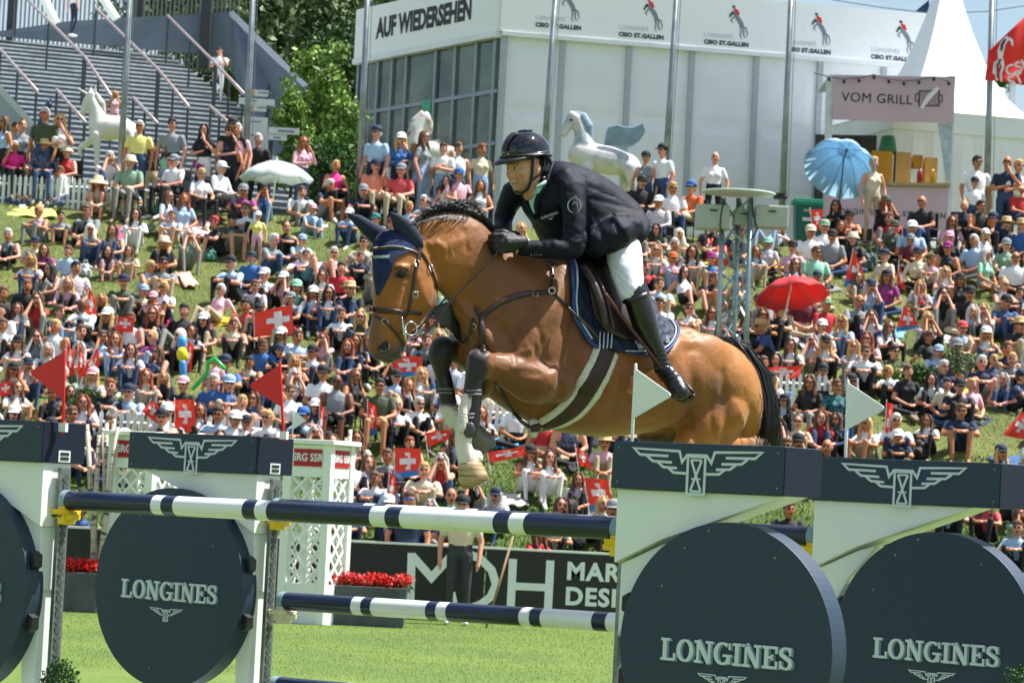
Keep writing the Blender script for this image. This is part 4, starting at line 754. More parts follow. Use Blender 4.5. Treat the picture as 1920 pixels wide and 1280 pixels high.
# --- breeches
bm_ = MB(); T_(bm_, [(1160, 430, .02), (1155, 460, .06)], [46, 42]); T_(bm_, [(1164, 440, .13), (1171, 480, .225), (1177, 515, .295), (1184, 546, .335)], [34, 34, 29.5, 26]); T_(bm_, [(1160, 450, -.12), (1150, 500, -.22), (1140, 545, -.29)], [38, 32, 24])
bme = remesh(bm_, .0075, 4, 'breeches'); relax(bme, 8, lambda c: np.full(len(c), .7))
c = np.empty(len(bme.vertices)*3); bme.vertices.foreach_get('co', c); c = c.reshape(-1, 3); nn = np.empty(len(c)*3); bme.vertices.foreach_get('normal', nn); nn = nn.reshape(-1, 3); pj = _pn(c); d = np.zeros(len(c))
for pts, wd, dep in (([(1150, 500), (1172, 520)], 3, -.004), ([(1152, 512), (1170, 532)], 3, -.004), ([(1160, 535), (1190, 548), (1205, 540)], 3, -.0045), ([(1150, 470), (1175, 478)], 4, -.003), ([(1165, 545), (1185, 556)], 3, -.003), ([(1200, 470), (1198, 520), (1203, 545)], 1.4, .0035), ([(1142, 490), (1150, 520), (1166, 550)], 4, .004)): d += np.exp(-(seg_d(pj, pts)/wd)**2)*dep
c = c+nn*d[:, None]; bme.vertices.foreach_set('co', c.ravel()); bme.update(); bme.transform(Matrix.Translation(-hl)); brc = meshobj('breeches', bme, whb, RD)
# --- boots
def boot(dx, dy, s, name='riding_boot'):
    m_ = MB(); W = lambda w_: w_*s
    T_(m_, [(1190+dx, 548+dy, W(.345)), (1198+dx, 572+dy, W(.35)), (1207+dx, 600+dy, W(.355)), (1220+dx, 635+dy, W(.36)), (1235+dx, 665+dy, W(.365)), (1243+dx, 685+dy, W(.37))], [24, 24.5, 24.5, 20, 15.5, 14.5])
    T_(m_, [(1241+dx, 690+dy, W(.355)), (1256+dx, 705+dy, W(.41)), (1268+dx, 722+dy, W(.47)), (1277+dx, 735+dy, W(.51))], [16, 17, 18.5, 15.5])
    T_(m_, [(1248+dx, 703+dy, W(.335)), (1245+dx, 708+dy, W(.32))], [11, 9]); me = remesh(m_, .0075, 3, name); relax(me, 4, lambda c: np.full(len(c), .6))
    c = np.empty(len(me.vertices)*3); me.vertices.foreach_get('co', c); c = c.reshape(-1, 3); nn = np.empty(len(c)*3); me.vertices.foreach_get('normal', nn); nn = nn.reshape(-1, 3); pj = _pn(c)
    k = np.exp(-(seg_d(pj, [(1243+dx, 678+dy), (1250+dx, 700+dy)])/22)**2); c += nn*(k*.004*np.sin((pj[:, 1])*.75))[:, None]; me.vertices.foreach_set('co', c.ravel()); me.update()
    me.transform(Matrix.Translation(-hl)); return meshobj(name, me, bootr, RD)
bt = boot(0, 0, 1); boot(-45, 20, -.95)
mb = MB(); T_(mb, [(1203, 524, .36), (1205, 535, .365), (1206, 552, .362)], [4, 8, 13]); mb.tube([H(1190, 553, .345), H(1193, 562, .347)], [25.5/370, 26/370], 22); R_build('boot_top', mb, bootr, bt)
mb = MB(); mb.tube([H(1262, 742, .42), H(1282, 752, .47), H(1300, 742, .52)], .012, 10, rnd=True); R_build('boot_sole', mb, bootr, bt)
mb = MB(); mb.tube([H(1244, 692, .40), H(1262, 700, .36), H(1285, 718, .36), H(1303, 738, .42), H(1296, 748, .50), H(1272, 750, .47), H(1258, 738, .45), H(1248, 712, .43), H(1244, 692, .40)], .0075, 8); R_build('stirrup', mb, mat('stirrup_black', '#111214', .3, .5), sad)
mb = MB(); T_(mb, [(1229, 690, .38), (1243, 687, .395), (1258, 683, .385)], [2.2, 2.6, 2.2]); R_build('boot_strap', mb, bootr, bt)
# --- gloves: palm, four curled fingers, thumb
def handmesh(o, ax, up, out, s, name):
    # ax: wrist->knuckles, up: thumb side, out: back of the hand
    m_ = MB(); P = lambda a, b, c_: o+ax*(a*s)+up*(b*s)+out*(c_*s)
    m_.tube([P(-.045, 0, 0), P(-.01, 0, 0), P(.03, 0, .0), P(.045, 0, .0)], [.030*s, .034*s, .038*s, .03*s], 14, rnd=True); m_.tube([P(0, -.018, .0), P(.04, -.02, .0)], .026*s, 12, rnd=True); m_.tube([P(0, .02, .0), P(.04, .022, .0)], .026*s, 12, rnd=True)
    for i, (b, l) in enumerate(((.036, .95), (.013, 1.05), (-.011, 1.0), (-.033, .85))):
        m_.tube([P(.045, b, .012), P(.045+.036*l, b*1.02, .006), P(.052+.040*l, b, -.022), P(.040+.024*l, b, -.040), P(.026, b, -.038)], [.0125*s, .0120*s, .0112*s, .0105*s, .009*s], 12, rnd=True)
    m_.tube([P(-.005, .03, -.01), P(.028, .052, -.022), P(.060, .050, -.034), P(.078, .036, -.040)], [.016*s, .0145*s, .0125*s, .0105*s], 12, rnd=True)
    me = remesh(m_, .0042, 2, name); me.transform(Matrix.Translation(-hl)); return me
ax = (-_R*.93-Z*.10-Yv*.30).normalized(); up = (Z*.95+_R*-.1); up = (up-ax*up.dot(ax)).normalized(); out = ax.cross(up); out = out if out.y < 0 else -out
meshobj('glove', handmesh(H(960, 455, .16), ax, up, out, 1.14, 'glove'), glove, RD); meshobj('glove', handmesh(H(948, 446, -.10), ax, up, -out, 1.1, 'glove'), glove, RD)
# --- head + body skin mesh
hc = H(984, 317, 0.0); fa = math.radians(39); fw = Vector((-math.cos(fa), -math.sin(fa), -.16)).normalized(); lf = Z.cross(fw).normalized(); upv = fw.cross(lf).normalized()
# slight tilt
def hp(x, y, z): return hc+fw*x+lf*y+upv*z
def hrad(az, el):
    d0 = np.stack([np.cos(el)*np.cos(az), np.cos(el)*np.sin(az), np.sin(el)], -1); a = np.degrees(az); e = np.degrees(el)
    r = 1.05/np.sqrt((d0[..., 0]/.094)**2+(np.abs(d0[..., 1])/.075)**2+(d0[..., 2]/.118)**2)
    G = lambda a0, e0, wa, we: np.exp(-((a-a0)/wa)**2-((e-e0)/we)**2)
    r = r+.024*G(0, -14, 7.5, 7)+.013*G(0, -2, 5, 12)+.006*(G(9, -17, 5, 4)+G(-9, -17, 5, 4))
    for s in (-1, 1):
        r = r-.010*G(s*20, 5, 9, 6)+.008*G(s*18, 15, 14, 4)+.008*G(s*38, -12, 13, 10)-.006*G(s*34, -32, 10, 9)+.009*G(s*52, -42, 18, 10)+.004*G(s*16, -24, 6, 8)
    r = r+.007*G(0, -29, 16, 3.2)+.006*G(0, -38, 13, 3.2)-.006*G(0, -33.5, 15, 2.2)-.005*G(0, -44, 16, 3)+.016*G(0, -54, 16, 7)
    return r, d0
NA, NE = 72, 48; mbh = MB(); rs = []
for i in range(NE+1):
    el = np.full(NA, math.radians(-86+172*i/NE)); az = np.linspace(0, 2*math.pi, NA, endpoint=False); azz = (az+math.pi) % (2*math.pi)-math.pi; r, d0 = hrad(azz, el)
    rs.append([hp(*(r[k]*d0[k])) for k in range(NA)])
mbh.rings(rs)
for s in (1, -1): mbh.ell(hp(-.012, s*.074, -.012), (.012, .02, .032), 0, Matrix((fw, lf, upv)).transposed().to_3x3()); mbh.tube([hp(-.004, s*.078, .012), hp(-.020, s*.086, .020), hp(-.030, s*.086, .0), hp(-.018, s*.080, -.025)], .0065, 8, rnd=True)
mbh.tube([hp(-.02, 0, -.06), hp(-.035, 0, -.11), H(1026, 366, 0), H(1040, 385, 0)], [.058, .057, .062, .08], 20, rnd=True)
loft(mbh, [(1040, 325, 1010, 385, .10), (1100, 335, 1030, 415, .17), (1160, 372, 1065, 465, .15), (1185, 400, 1130, 480, .14)])
for pts, rad in (([(1070, 352, .17), (1077, 400, .235), (1074, 460, .26)], [20, 19, 16]), ([(1070, 464, .26), (1030, 467, .21), (1005, 467, .17)], [15, 12, 8]), ([(972, 362, -.17), (945, 410, -.24)], [18, 13]), ([(945, 412, -.24), (952, 446, -.10)], [12, 8]),
                 ([(1164, 445, .15), (1176, 512, .30), (1190, 560, .345), (1215, 625, .36), (1243, 685, .37), (1268, 722, .46)], [26, 21, 17, 15, 9, 8]), ([(1160, 450, -.12), (1142, 560, -.30), (1190, 690, -.33)], [26, 18, 9])): T_(mbh, pts, rad)
hme2 = remesh(mbh, .0052, 2, 'rider_body', .4); c = np.empty(len(hme2.vertices)*3); hme2.vertices.foreach_get('co', c); c = c.reshape(-1, 3)
rel = c-np.array(hc); lx = rel @ np.array(fw); ly = rel @ np.array(lf); lz = rel @ np.array(upv); az = np.degrees(np.arctan2(ly, lx)); el_ = np.degrees(np.arctan2(lz, np.hypot(lx, ly))); near_h = np.linalg.norm(rel, axis=1) < .17
C = np.tile(np.array([.60, .31, .20]), (len(c), 1))
GG = lambda a0, e0, wa, we: np.exp(-((az-a0)/wa)**2-((el_-e0)/we)**2)*near_h
mixc(np.array([.52, .19, .12]), .6*(GG(30, -14, 16, 9)+GG(-30, -14, 16, 9)+GG(0, -14, 9, 7))); mixc(np.array([.30, .16, .11]), .35*np.clip(GG(0, -42, 50, 12)+GG(55, -40, 25, 14), 0, 1)); mixc(np.array([.42, .13, .10]), .8*(GG(0, -29, 14, 1.8)+GG(0, -39, 12, 2.2)))
mixc(np.array([.06, .025, .02]), .95*GG(0, -33.8, 19, 4.2)); mixc(np.array([.80, .76, .66]), 1.3*GG(2, -33.0, 13, 2.3)); mixc(np.array([.09, .05, .03]), .8*(GG(20, 15, 11, 2)+GG(-20, 15, 11, 2))); mixc(np.array([.28, .11, .07]), .5*(GG(20, 4, 9, 5)+GG(-20, 4, 9, 5))); mixc(np.array([.25, .09, .06]), .5*(GG(24, -25, 3, 8)+GG(40, -30, 3, 12)))
mixc(np.array([.05, .03, .02]), .8*GG(100, 12, 30, 12)*(np.abs(ly) > .06)*(lx < -.03))
mixc(np.array([.22, .12, .08]), .30*(GG(0, -48, 30, 12)+GG(45, -40, 25, 14))*(.5+.5*np.sin(c[:, 0]*900)*np.sin(c[:, 2]*1100))); mixc(np.array([.34, .13, .09]), .45*(GG(19, -22, 2.5, 9)+GG(-19, -22, 2.5, 9)+GG(0, 26, 30, 1.5)+GG(40, 0, 6, 3)))
ca = hme2.color_attributes.new('skin', 'FLOAT_COLOR', 'POINT'); ca.data.foreach_set('color', np.c_[C, np.ones(len(C))].astype(np.float32).ravel())
skm = bpy.data.materials.new('rider_skin'); skm.use_nodes = True; t_ = skm.node_tree; b = t_.nodes['Principled BSDF']; a_ = t_.nodes.new('ShaderNodeVertexColor'); a_.layer_name = 'skin'; t_.links.new(a_.outputs[0], b.inputs['Base Color']); b.inputs['Roughness'].default_value = .45
n_s = t_.nodes.new('ShaderNodeTexNoise'); n_s.inputs['Scale'].default_value = 180; n_s.inputs['Detail'].default_value = 6; b_s = t_.nodes.new('ShaderNodeBump'); b_s.inputs['Strength'].default_value = .35; b_s.inputs['Distance'].default_value = .004; tcs = t_.nodes.new('ShaderNodeTexCoord'); t_.links.new(tcs.outputs['Object'], n_s.inputs['Vector']); t_.links.new(n_s.outputs['Fac'], b_s.inputs['Height']); t_.links.new(b_s.outputs[0], b.inputs['Normal'])
b.inputs['Subsurface Weight'].default_value = .15; b.inputs['Subsurface Radius'].default_value = (.01, .004, .002)
bvf = BVHTree.FromPolygons([tuple(v.co) for v in hme2.vertices], [tuple(p.vertices) for p in hme2.polygons])
hme2.transform(Matrix.Translation(-hl)); rb = meshobj('body', hme2, skm, RD)
for s in (1, -1):
    mb = MB(); e_ = hp(.0755, s*.0285, .007); mb.ell(e_, (.0125, .0125, .0125), n=16, k=12); R_build('eye', mb, mat('eye_white', '#cfc8c0', .15, var=0), rb)
    mb = MB(); g = (fw+Z*.03-_R*.12).normalized(); mb.ell(e_+g*.0085, (.0072, .0072, .0072), n=12, k=8); R_build('iris', mb, mat('iris_dark', '#1c120c', .1, var=0), rb)
    mb = MB(); mb.tube([hp(.074, s*.0145, .012), hp(.0870, s*.026, .0160), hp(.078, s*.044, .0125)], [.002, .0042, .002], 8, rnd=True); R_build('eyelid', mb, mat('lid_skin', '#8a5038', .5), rb)
    mb = MB(); mb.tube([hp(.090, s*.012, .022), hp(.091, s*.028, .028), hp(.078, s*.048, .023)], [.0025, .0042, .002], 8, rnd=True); R_build('eyebrow', mb, mat('brow_hair', '#2a1a10', .8), rb)
# --- helmet: shell, brim, badge, harness
def helm(fn, z0, z1, n=48, k=20): return None
mb = MB(); rs = []; hx, hz_ = -.012, .079
for i in range(19):
    a = math.radians(-7+97*i/18*.99); q_ = max(.001, math.cos(a)); ring = []
    for j in range(48):
        b_ = 2*math.pi*j/48; ex_ = .142 if math.cos(b_) < 0 else .134; low = -.012*max(0, -math.cos(b_))*(i < 4)*(4-i)
        ring.append(hp(hx+ex_*q_*math.cos(b_), .108*q_*math.sin(b_), hz_+.112*math.sin(a)+low))
    rs.append(ring)
mb.rings(rs); hlm = R_build('helmet', mb, gloss)
mb = MB(); rs = []
for r0, dz in ((.88, -.004), (1.0, -.006), (1.0, .004), (.88, .008)): pass
top = []; bot = []
for j in range(33):
    b_ = math.radians(-78+156*j/32); f = max(0, math.cos(b_))**.8
    inn = (hx+.128*math.cos(b_), .105*math.sin(b_)); outp = (hx+.132*math.cos(b_)+.062*f, .107*math.sin(b_)*(1+.02*f)); zz = hz_-.018
    top.append((inn, outp, zz))
rs = [[hp(i_[0], i_[1], z+.012), hp(o2[0], o2[1], z-.010-.016*max(0, (o2[0]-.09))/.09), hp(o2[0]-.001, o2[1], z-.017-.016*max(0, (o2[0]-.09))/.09), hp(i_[0], i_[1], z-.006)] for i_, o2, z in top]
mb.rings(rs); R_build('helmet_brim', mb, mattb, hlm)
mb = MB(); rs = []
for i in range(25):
    t2 = i/24; a = math.radians(8+150*t2); rs.append([hp(hx+.1385*math.cos(a), y_*(1-.25*abs(t2-.5)), hz_+.1165*math.sin(a)+dz) for y_, dz in ((-.026, 0), (.026, 0), (.022, .0035), (-.022, .0035))])
mb.rings(rs[:10]); R_build('helmet_vent_panel', mb, mat('vent_mesh', '#0d0f14', .5, var=.8, vs=300), hlm)
mb = MB(); mb.ell(hp(hx-.01, 0, hz_+.112), (.045, .03, .008), M=Matrix((fw, lf, upv)).transposed()); R_build('helmet_vent_cap', mb, gloss, hlm)
mb = MB(); mb.tube([hp(.060, .090, hz_-.008), hp(.0, .112, hz_-.004), hp(-.07, .100, hz_+.002), hp(-.125, .055, hz_+.006), hp(-.152, .0, hz_+.008)], .0045, 8, rnd=True); R_build('helmet_trim', mb, mat('trim_chrome', '#7d8288', .15, .9), hlm)
mb = MB(); mb.tube([hp(.085, .075, hz_-.014), hp(.03, .108, hz_-.016), hp(-.045, .108, hz_-.012)], [.008, .011, .006], 8, rnd=True); R_build('helmet_side_band', mb, mattb, hlm)
mb = MB(); c_ = hp(.118, .012, hz_-.004); mb.box((0, 0, 0), (.004, .034, .016), 0, Matrix.Translation(c_) @ Matrix((fw, lf, upv)).transposed().to_4x4()); R_build('helmet_badge', mb, mat('badge_green', '#a9b48c', .3, .3), hlm, smooth=False)
def harness(pts, w_, name='chin_strap'):
    mb = MB(); rs = []
    P = [hp(*p) for p in pts]
    mb.tube(P, w_, 8, rnd=True); R_build(name, mb, mattb, hlm)
harness([(.012, .090, .062), (.018, .088, .02), (.022, .084, -.02), (.028, .075, -.065), (.035, .058, -.098), (.045, .02, -.121), (.045, -.02, -.121), (.035, -.058, -.098), (.022, -.08, -.02), (.012, -.090, .062)], .0072)
harness([(-.065, .088, .05), (-.055, .088, .01), (-.02, .089, -.035), (.020, .080, -.058)], .006); harness([(-.10, .06, .04), (-.085, .075, -.05), (-.05, .078, -.055)], .012, 'helmet_harness')
mb = MB(); mb.ell(hp(-.06, 0, .0), (.085, .080, .075), M=Matrix((fw, lf, upv)).transposed()); R_build('hair', mb, mat('hair_dark_rider', '#120d0a', .8), rb)
mb = MB(); mb.tube([hp(hx+.139*math.cos(a), .1065*math.sin(a), hz_-.012-.012*max(0, -math.cos(a))) for a in [2*math.pi*i/40 for i in range(41)]], .0085, 8); R_build('helmet_rim', mb, mattb, hlm)
# shirt collar
mb = MB(); mb.tube([H(1008, 350, .085), H(1018, 345, .10), H(1030, 335, .07)], [.008, .010, .008], 8, rnd=True); mb.tube([H(1000, 364, .03), H(1009, 358, .07), H(1020, 348, .085)], [.010, .014, .010], 10, rnd=True); R_build('shirt_collar', mb, mintm, jac)
# ================================================================ background structures
ZP = 7.487
tentw = mat('tent_pvc', '#e6e9ee', .45, var=.04, vs=1.5, bump=.15, bs=3); alu = mat('aluminium', '#8f979c', .4, .6, var=.1); glassd = mat('tent_glass', '#4c5a4e', .05, var=.75, vs=.9, Specular_IOR_Level=.8)  # tent glass: green reflections put into the mottled base colour
grp = lambda px0, px1: None
def quad(mb, a, b, c, d, th, n, mi=0): mb.rings([[a, b, c, d], [a+n*th, b+n*th, c+n*th, d+n*th]], mi)
bn_red = mat('print_red', '#e0312a', .5); bn_dark = mat('print_dark', '#2b323c', .5, var=.1); bn_grey = mat('print_grey', '#7c8794', .5, var=.1); txtb = mat('print_black', '#0f1216', .5); txg = mat('print_light', '#b9c0c8', .5)
# big marquee: corner C0, right end C1, left end C2
C0 = at(940, 60, 70.2); C1 = at(1745, 128, 72.3); C2 = at(674, 112, 75.9); zt = C0.z; C1.z = zt; C2.z = zt
er = (C1-C0).normalized(); el_v = (C2-C0).normalized(); nr_ = er.cross(Z); nr_ = nr_ if nr_.y < 0 else -nr_; nl_ = el_v.cross(Z); nl_ = nl_ if nl_.x < 0 else -nl_
tent = thing('marquee', 'large white event marquee with printed banner band and glazed left end', 'marquee', (C0.x, C0.y, ZP))
o0 = Vector(tent.location); Lr = (C1-C0).length-.1; Ll = (C2-C0).length; ht = zt-ZP
def tb(name, mb, m_, par=None, **k): return mb.build(name, m_, par or tent, **k)
mb = MB(); quad(mb, Vector((0, 0, 0)), er*Lr, er*Lr+Z*ht, Z*ht, -.1, nr_); wall = tb('side_wall', mb, tentw)
# pressed panels with vertical posts
npan = 7; pw = 1.64
posts = [0.02, 1.38, 2.95, 4.45, 6.0, 7.55, 9.1, 10.7, 12.3]
for i, u in enumerate(posts):
    mb = MB(); quad(mb, er*u, er*(u+.13), er*(u+.13)+Z*ht, er*u+Z*ht, .07, nr_); tb('frame_post', mb, mat('post_pale', '#a9b0b5', .45, .3, var=.08))
for i in range(len(posts)-1):
    a, b = posts[i]+.22, posts[i+1]-.10
    for z0, z1 in ((.25, 1.45), (1.62, 3.0), (3.15, 4.5)):
        mb = MB(); k = .16
        f = [er*a+Z*z0, er*b+Z*z0, er*b+Z*z1, er*a+Z*z1]; g = [er*(a+k)+Z*(z0+k), er*(b-k)+Z*(z0+k), er*(b-k)+Z*(z1-k), er*(a+k)+Z*(z1-k)]
        mb.rings([[p+nr_*.001 for p in f], [p+nr_*.022 for p in g]]); tb('wall_panel', mb, tentw, wall)
bh = 1.22
mb = MB(); quad(mb, Z*ht-er*.05, er*Lr+Z*ht, er*Lr+Z*(ht+bh), Z*(ht+bh)-er*.05, .16, nr_); ban = tb('banner_band', mb, mat('banner_white', '#f2f4f6', .5, var=.02))
mb = MB(); quad(mb, Z*ht, el_v*Ll+Z*ht, el_v*Ll+Z*(ht+bh), Z*(ht+bh), .16, nl_); ban2 = tb('banner_band', mb, mat('banner_white', '#f2f4f6', .5, var=.02))
mb = MB(); quad(mb, Z*ht-Z*.14, el_v*Ll+Z*ht-Z*.14, el_v*Ll+Z*ht-Z*.004, Z*ht-Z*.004, .20, nl_); tb('gutter', mb, tentw); mb = MB(); quad(mb, Z*ht-Z*.10, er*Lr+Z*ht-Z*.10, er*Lr+Z*ht-Z*.004, Z*ht-Z*.004, .18, nr_); tb('gutter', mb, tentw)
mb = MB(); mb.rings([[Z*(ht+bh-.002)-nr_*.1, er*Lr+Z*(ht+bh-.002)-nr_*.1, er*Lr+el_v*Ll+Z*(ht+bh+.1), el_v*Ll+Z*(ht+bh-.002)], [Z*(ht+bh+.04)-nr_*.1, er*Lr+Z*(ht+bh+.04)-nr_*.1, er*Lr+el_v*Ll+Z*(ht+bh+.14), el_v*Ll+Z*(ht+bh+.04)]]); tb('roof', mb, tentw)
mb = textmb('AUF WIEDERSEHEN', .66, el_v*(Ll*.50)+Z*(ht+bh*.50)+nl_*.165, -el_v, Z, nl_, .004, .030, sx=.78); tb('banner_lettering', mb, txtb, ban2)
def tface(px, py): return onplane(px, py, o0+nr_*.165, nr_)-o0
def rider_print(px, py, name='horse_print'):
    k = 1/80; o = tface(px, py)+nr_*.002; mb = MB(); J = lambda pts, w_, mi=0: mb.ribbon([(a*k, -b*k) for a, b in pts], [x*k for x in w_], o, er, Z, nr_, 0, .003+.0004*len(mb.f)/10, mi)
    J([(-8, -16), (-3, -10), (4, -2), (9, 6), (11, 12)], [5, 7, 9, 8, 4], 1); J([(-8, -16), (-12, -12), (-15, -6)], [6, 4, 3], 0); J([(-6, -8), (-12, 0), (-8, 4)], [3, 2.5, 1.5], 1); J([(10, 6), (14, 14), (13, 24), (17, 30)], [5, 3, 2.4, 2], 1); J([(7, 8), (9, 18), (7, 26), (10, 32)], [4, 2.6, 2, 1.6], 1); J([(11, 8), (18, 12), (21, 22), (20, 28)], [2, 2.4, 2, 1], 1)
    J([(-7, -22), (-1, -18), (3, -11)], [4, 7, 4], 2); J([(-10, -27), (-5, -25)], [4, 5], 0); tb(name, mb, [bn_dark, bn_grey, bn_red], ban)
for (x, y) in ((1066, 8), (1222, 26), (1382, 40), (1537, 54), (1695, 68)):
    rider_print(x, y)
    p = tface(x-62, y+25); mb = textmb('LONGINES', .137, p, er, Z, nr_, .004, .0, align='LEFT', sp=1.1); tb('banner_lettering', mb, txg, ban)
    p = tface(x-62, y+38.5); mb = textmb('CSIO ST.GALLEN', .132, p, er, Z, nr_, .004, .008, align='LEFT', sp=1.1, mb=None); tb('banner_lettering', mb, bn_dark, ban)
# glazed end
mb = MB(); quad(mb, Vector((0, 0, 0)), el_v*Ll, el_v*Ll+Z*ht, Z*ht, -.08, nl_); tb('glass_wall', mb, glassd)
for u in (0.12, .95, 1.9, 2.8, 4.2, 4.9, 5.6, 6.3, Ll-.1):
    mb = MB(); quad(mb, el_v*u, el_v*(u+.10), el_v*(u+.10)+Z*(ht-.14), el_v*u+Z*(ht-.14), .06, nl_); tb('window_post', mb, alu)
for z in (1.0, 2.25, 3.45):
    mb = MB(); quad(mb, Z*z, el_v*Ll+Z*z, el_v*Ll+Z*(z+.09), Z*(z+.09), .055, nl_); tb('window_rail', mb, alu)
mb = MB(); quad(mb, el_v*2.95+Z*3.0, el_v*3.35+Z*3.0, el_v*3.35+Z*3.55, el_v*2.95+Z*3.55, .07, nl_); tb('green_notice', mb, mat('notice_green', '#37a583', .5))
for u0, u1, zt_ in ((2.0, 2.75, 2.5), (4.3, 5.5, 2.0)):
    mb = MB(); 
    for (a0, a1, z0, z1) in ((u0, u0+.1, 0, zt_), (u1-.1, u1, 0, zt_), (u0+.1, u1-.1, zt_-.1, zt_), (u0+.1, u1-.1, .9, 1.0)): quad(mb, el_v*a0+Z*z0+nl_*.3, el_v*a1+Z*z0+nl_*.3, el_v*a1+Z*z1+nl_*.3, el_v*a0+Z*z1+nl_*.3, .05, nl_)
    tb('door_frame', mb, mat('white_frame', '#dfe2e4', .4))
# pagoda tent on the right
def pagoda(cx, cy, wd, eave, peak, lab, rot):
    t = thing('pagoda_tent', lab, 'tent', (cx, cy, ZP), 'white pagoda tents', rot); mb = MB(); rs = []
    n = 12
    for i in range(n+1):
        f = i/n; h = eave+(peak-eave)*(f**2.4)**1.0; r = wd*((1-f)*.985+.015); r = wd*(1-f)+.03; rs.append([Vector((sx_*r, sy*r, h)) for sx_, sy in ((-1, -1), (0, -1.0), (1, -1), (1, 0), (1, 1), (0, 1), (-1, 1), (-1, 0))])
    mb.rings(rs); mb.build('roof', mat('pagoda_white', '#eceff1', .5, var=.02), t, smooth=False)
    mb = MB(); mb.rings([[Vector((sx_*wd, sy*wd, z)) for sx_, sy in ((-1, -1), (1, -1), (1, 1), (-1, 1))] for z in (eave-.45, eave-.002)]); mb.build('valance', tentw, t)
    mb = MB(); N = 64
    rs = []
    for z in (0, eave-.451):
        r = []
        for k in range(N):
            f = 4*k/N; sd = int(f); q_ = f-sd; w_ = wd-.04-.05*math.sin(k*2.6)*(1 if z == 0 else .3); P4 = [(-1, -1), (1, -1), (1, 1), (-1, 1)]; a, b = P4[sd], P4[(sd+1) % 4]; r.append(Vector(((a[0]+(b[0]-a[0])*q_)*w_, (a[1]+(b[1]-a[1])*q_)*w_, z)))
        rs.append(r)
    mb.rings(rs); mb.build('side_wall', tentw, t); return t
pc = at(1752, 400, 69.2); pagoda(pc.x+.1, 69.4, 1.9, 3.15, 7.0, 'white pagoda tent with sharp peak behind the grill stall', .25)
pc = at(1905, 400, 72); pagoda(pc.x+2.2, 72.5, 3.0, 3.2, 4.6, 'white pagoda tent with low roof at the right frame edge', .1)
# blue pennant behind marquee
# grill stall
YG = 65.5; gz = ground_z(YG)
def gp_(px, py, y=YG): return at(px, py, y)
gs = thing('grill_stall', 'pink grill food stall with lettered banner and open serving hatch', 'food stall', tuple(Vector((gp_(1670, 400).x, YG, gz)))); go = Vector(gs.location)
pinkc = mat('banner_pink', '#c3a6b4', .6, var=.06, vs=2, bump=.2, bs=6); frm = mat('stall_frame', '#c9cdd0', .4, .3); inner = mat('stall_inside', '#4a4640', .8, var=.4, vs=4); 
def gq(name, pts, th, m_, par=None, y=YG, off=0):
    a = [gp_(px, py, y)-go for px, py in pts]; mb = MB(); mb.rings([[p+Vector((0, off, 0)) for p in a], [p+Vector((0, off+th, 0)) for p in a]]); return mb.build(name, m_, par or gs)
bb_ = gq('banner', [(1563, 143), (1790, 147), (1786, 232), (1560, 225)], .05, pinkc, off=-.12)
e1 = (gp_(1790, 147)-gp_(1563, 143)); e1.z = 0; e1 = e1.normalized()
mb = textmb('VOM GRILL', .285, gp_(1643, 187)-go+Vector((0, -.125, 0)), e1, Z, -Yv, .004, .0, sp=1.06); mb.build('banner_lettering', txtb, bb_)
mb = MB(); c_ = gp_(1740, 186)-go+Vector((0, -.125, 0)); k = 1/88
for i in range(9): mb.ribbon([((-17+i*4.2)*k, -15*k), ((-16+i*4.2)*k, 13*k)], .010, c_, e1, Z, -Yv, 0, .003+i*.0003)
mb.ribbon([(x*k, y*k) for x, y in [(-19, 13), (19, 15), (20, -13), (-18, -15), (-19, 13)]], .018, c_, e1, Z, -Yv, 0, .008); 
for s in (-1, 1): mb.ribbon([(x*k, y*k) for x, y in [(s*19, 8), (s*25, 7), (s*25, -6), (s*19, -6)]], .016, c_, e1, Z, -Yv, 0, .010+.001*s)
mb.ribbon([(x*k, y*k) for x, y in [(16, 20), (0, 2), (-14, -20)]], [.08, .11, .06], c_, e1, Z, -Yv, 0, .014, 1); mb.build('grill_drawing', [txtb, mat('print_cream', '#e6dcd9', .5)], bb_)
for (x0, x1) in ((1550, 1563), (1778, 1791)): gq('frame_post', [(x0, 143), (x1, 143), (x1-7, 425), (x0-7, 425)], .12, frm, off=0.0)
gq('counter_front', [(1546, 349), (1777, 353), (1774, 432), (1543, 428)], .05, pinkc, off=-.1); gq('counter_top', [(1548, 341), (1780, 345), (1780, 351), (1548, 347)], .9, mat('counter_wood', '#a98d66', .6), off=-.18)
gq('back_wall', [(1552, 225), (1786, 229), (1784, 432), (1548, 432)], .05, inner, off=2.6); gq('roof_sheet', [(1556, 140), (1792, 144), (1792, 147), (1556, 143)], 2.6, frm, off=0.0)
mb = textmb('LONGINES CSIO ST.GALLEN', .16, gp_(1668, 401)-go+Vector((0, -.105, 0)), e1, Z, -Yv, .004, .004, sp=1.2); mb.build('counter_lettering', mat('print_plum', '#5c4c63', .6), gs)
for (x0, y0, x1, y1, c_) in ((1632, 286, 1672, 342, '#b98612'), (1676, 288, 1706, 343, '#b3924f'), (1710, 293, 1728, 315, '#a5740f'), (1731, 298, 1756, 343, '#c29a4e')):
    a = gp_(x0, y1, YG+.9)-go; b = gp_(x1, y0, YG+.9)-go; mb = MB(); mb.box(((a.x+b.x)/2, .9, (a.z+b.z)/2), (b.x-a.x, .4, b.z-a.z)); tag(mb.build('storage_box', mat('box_'+c_[1:], c_, .6), None, loc=None), None).location = go
    o = bpy.data.objects[-1] if 0 else None
boxes = [o for o in bpy.data.objects if o.name.startswith('storage_box')]
for o, l in zip(boxes, ('mustard yellow box at left inside the grill stall hatch', 'pale tan box in the middle of the grill stall hatch', 'small ochre box in the shade above the stall counter', 'tan box with pale lid at right inside the stall hatch')): tag(o, l, 'box', 'boxes on the grill stall counter')
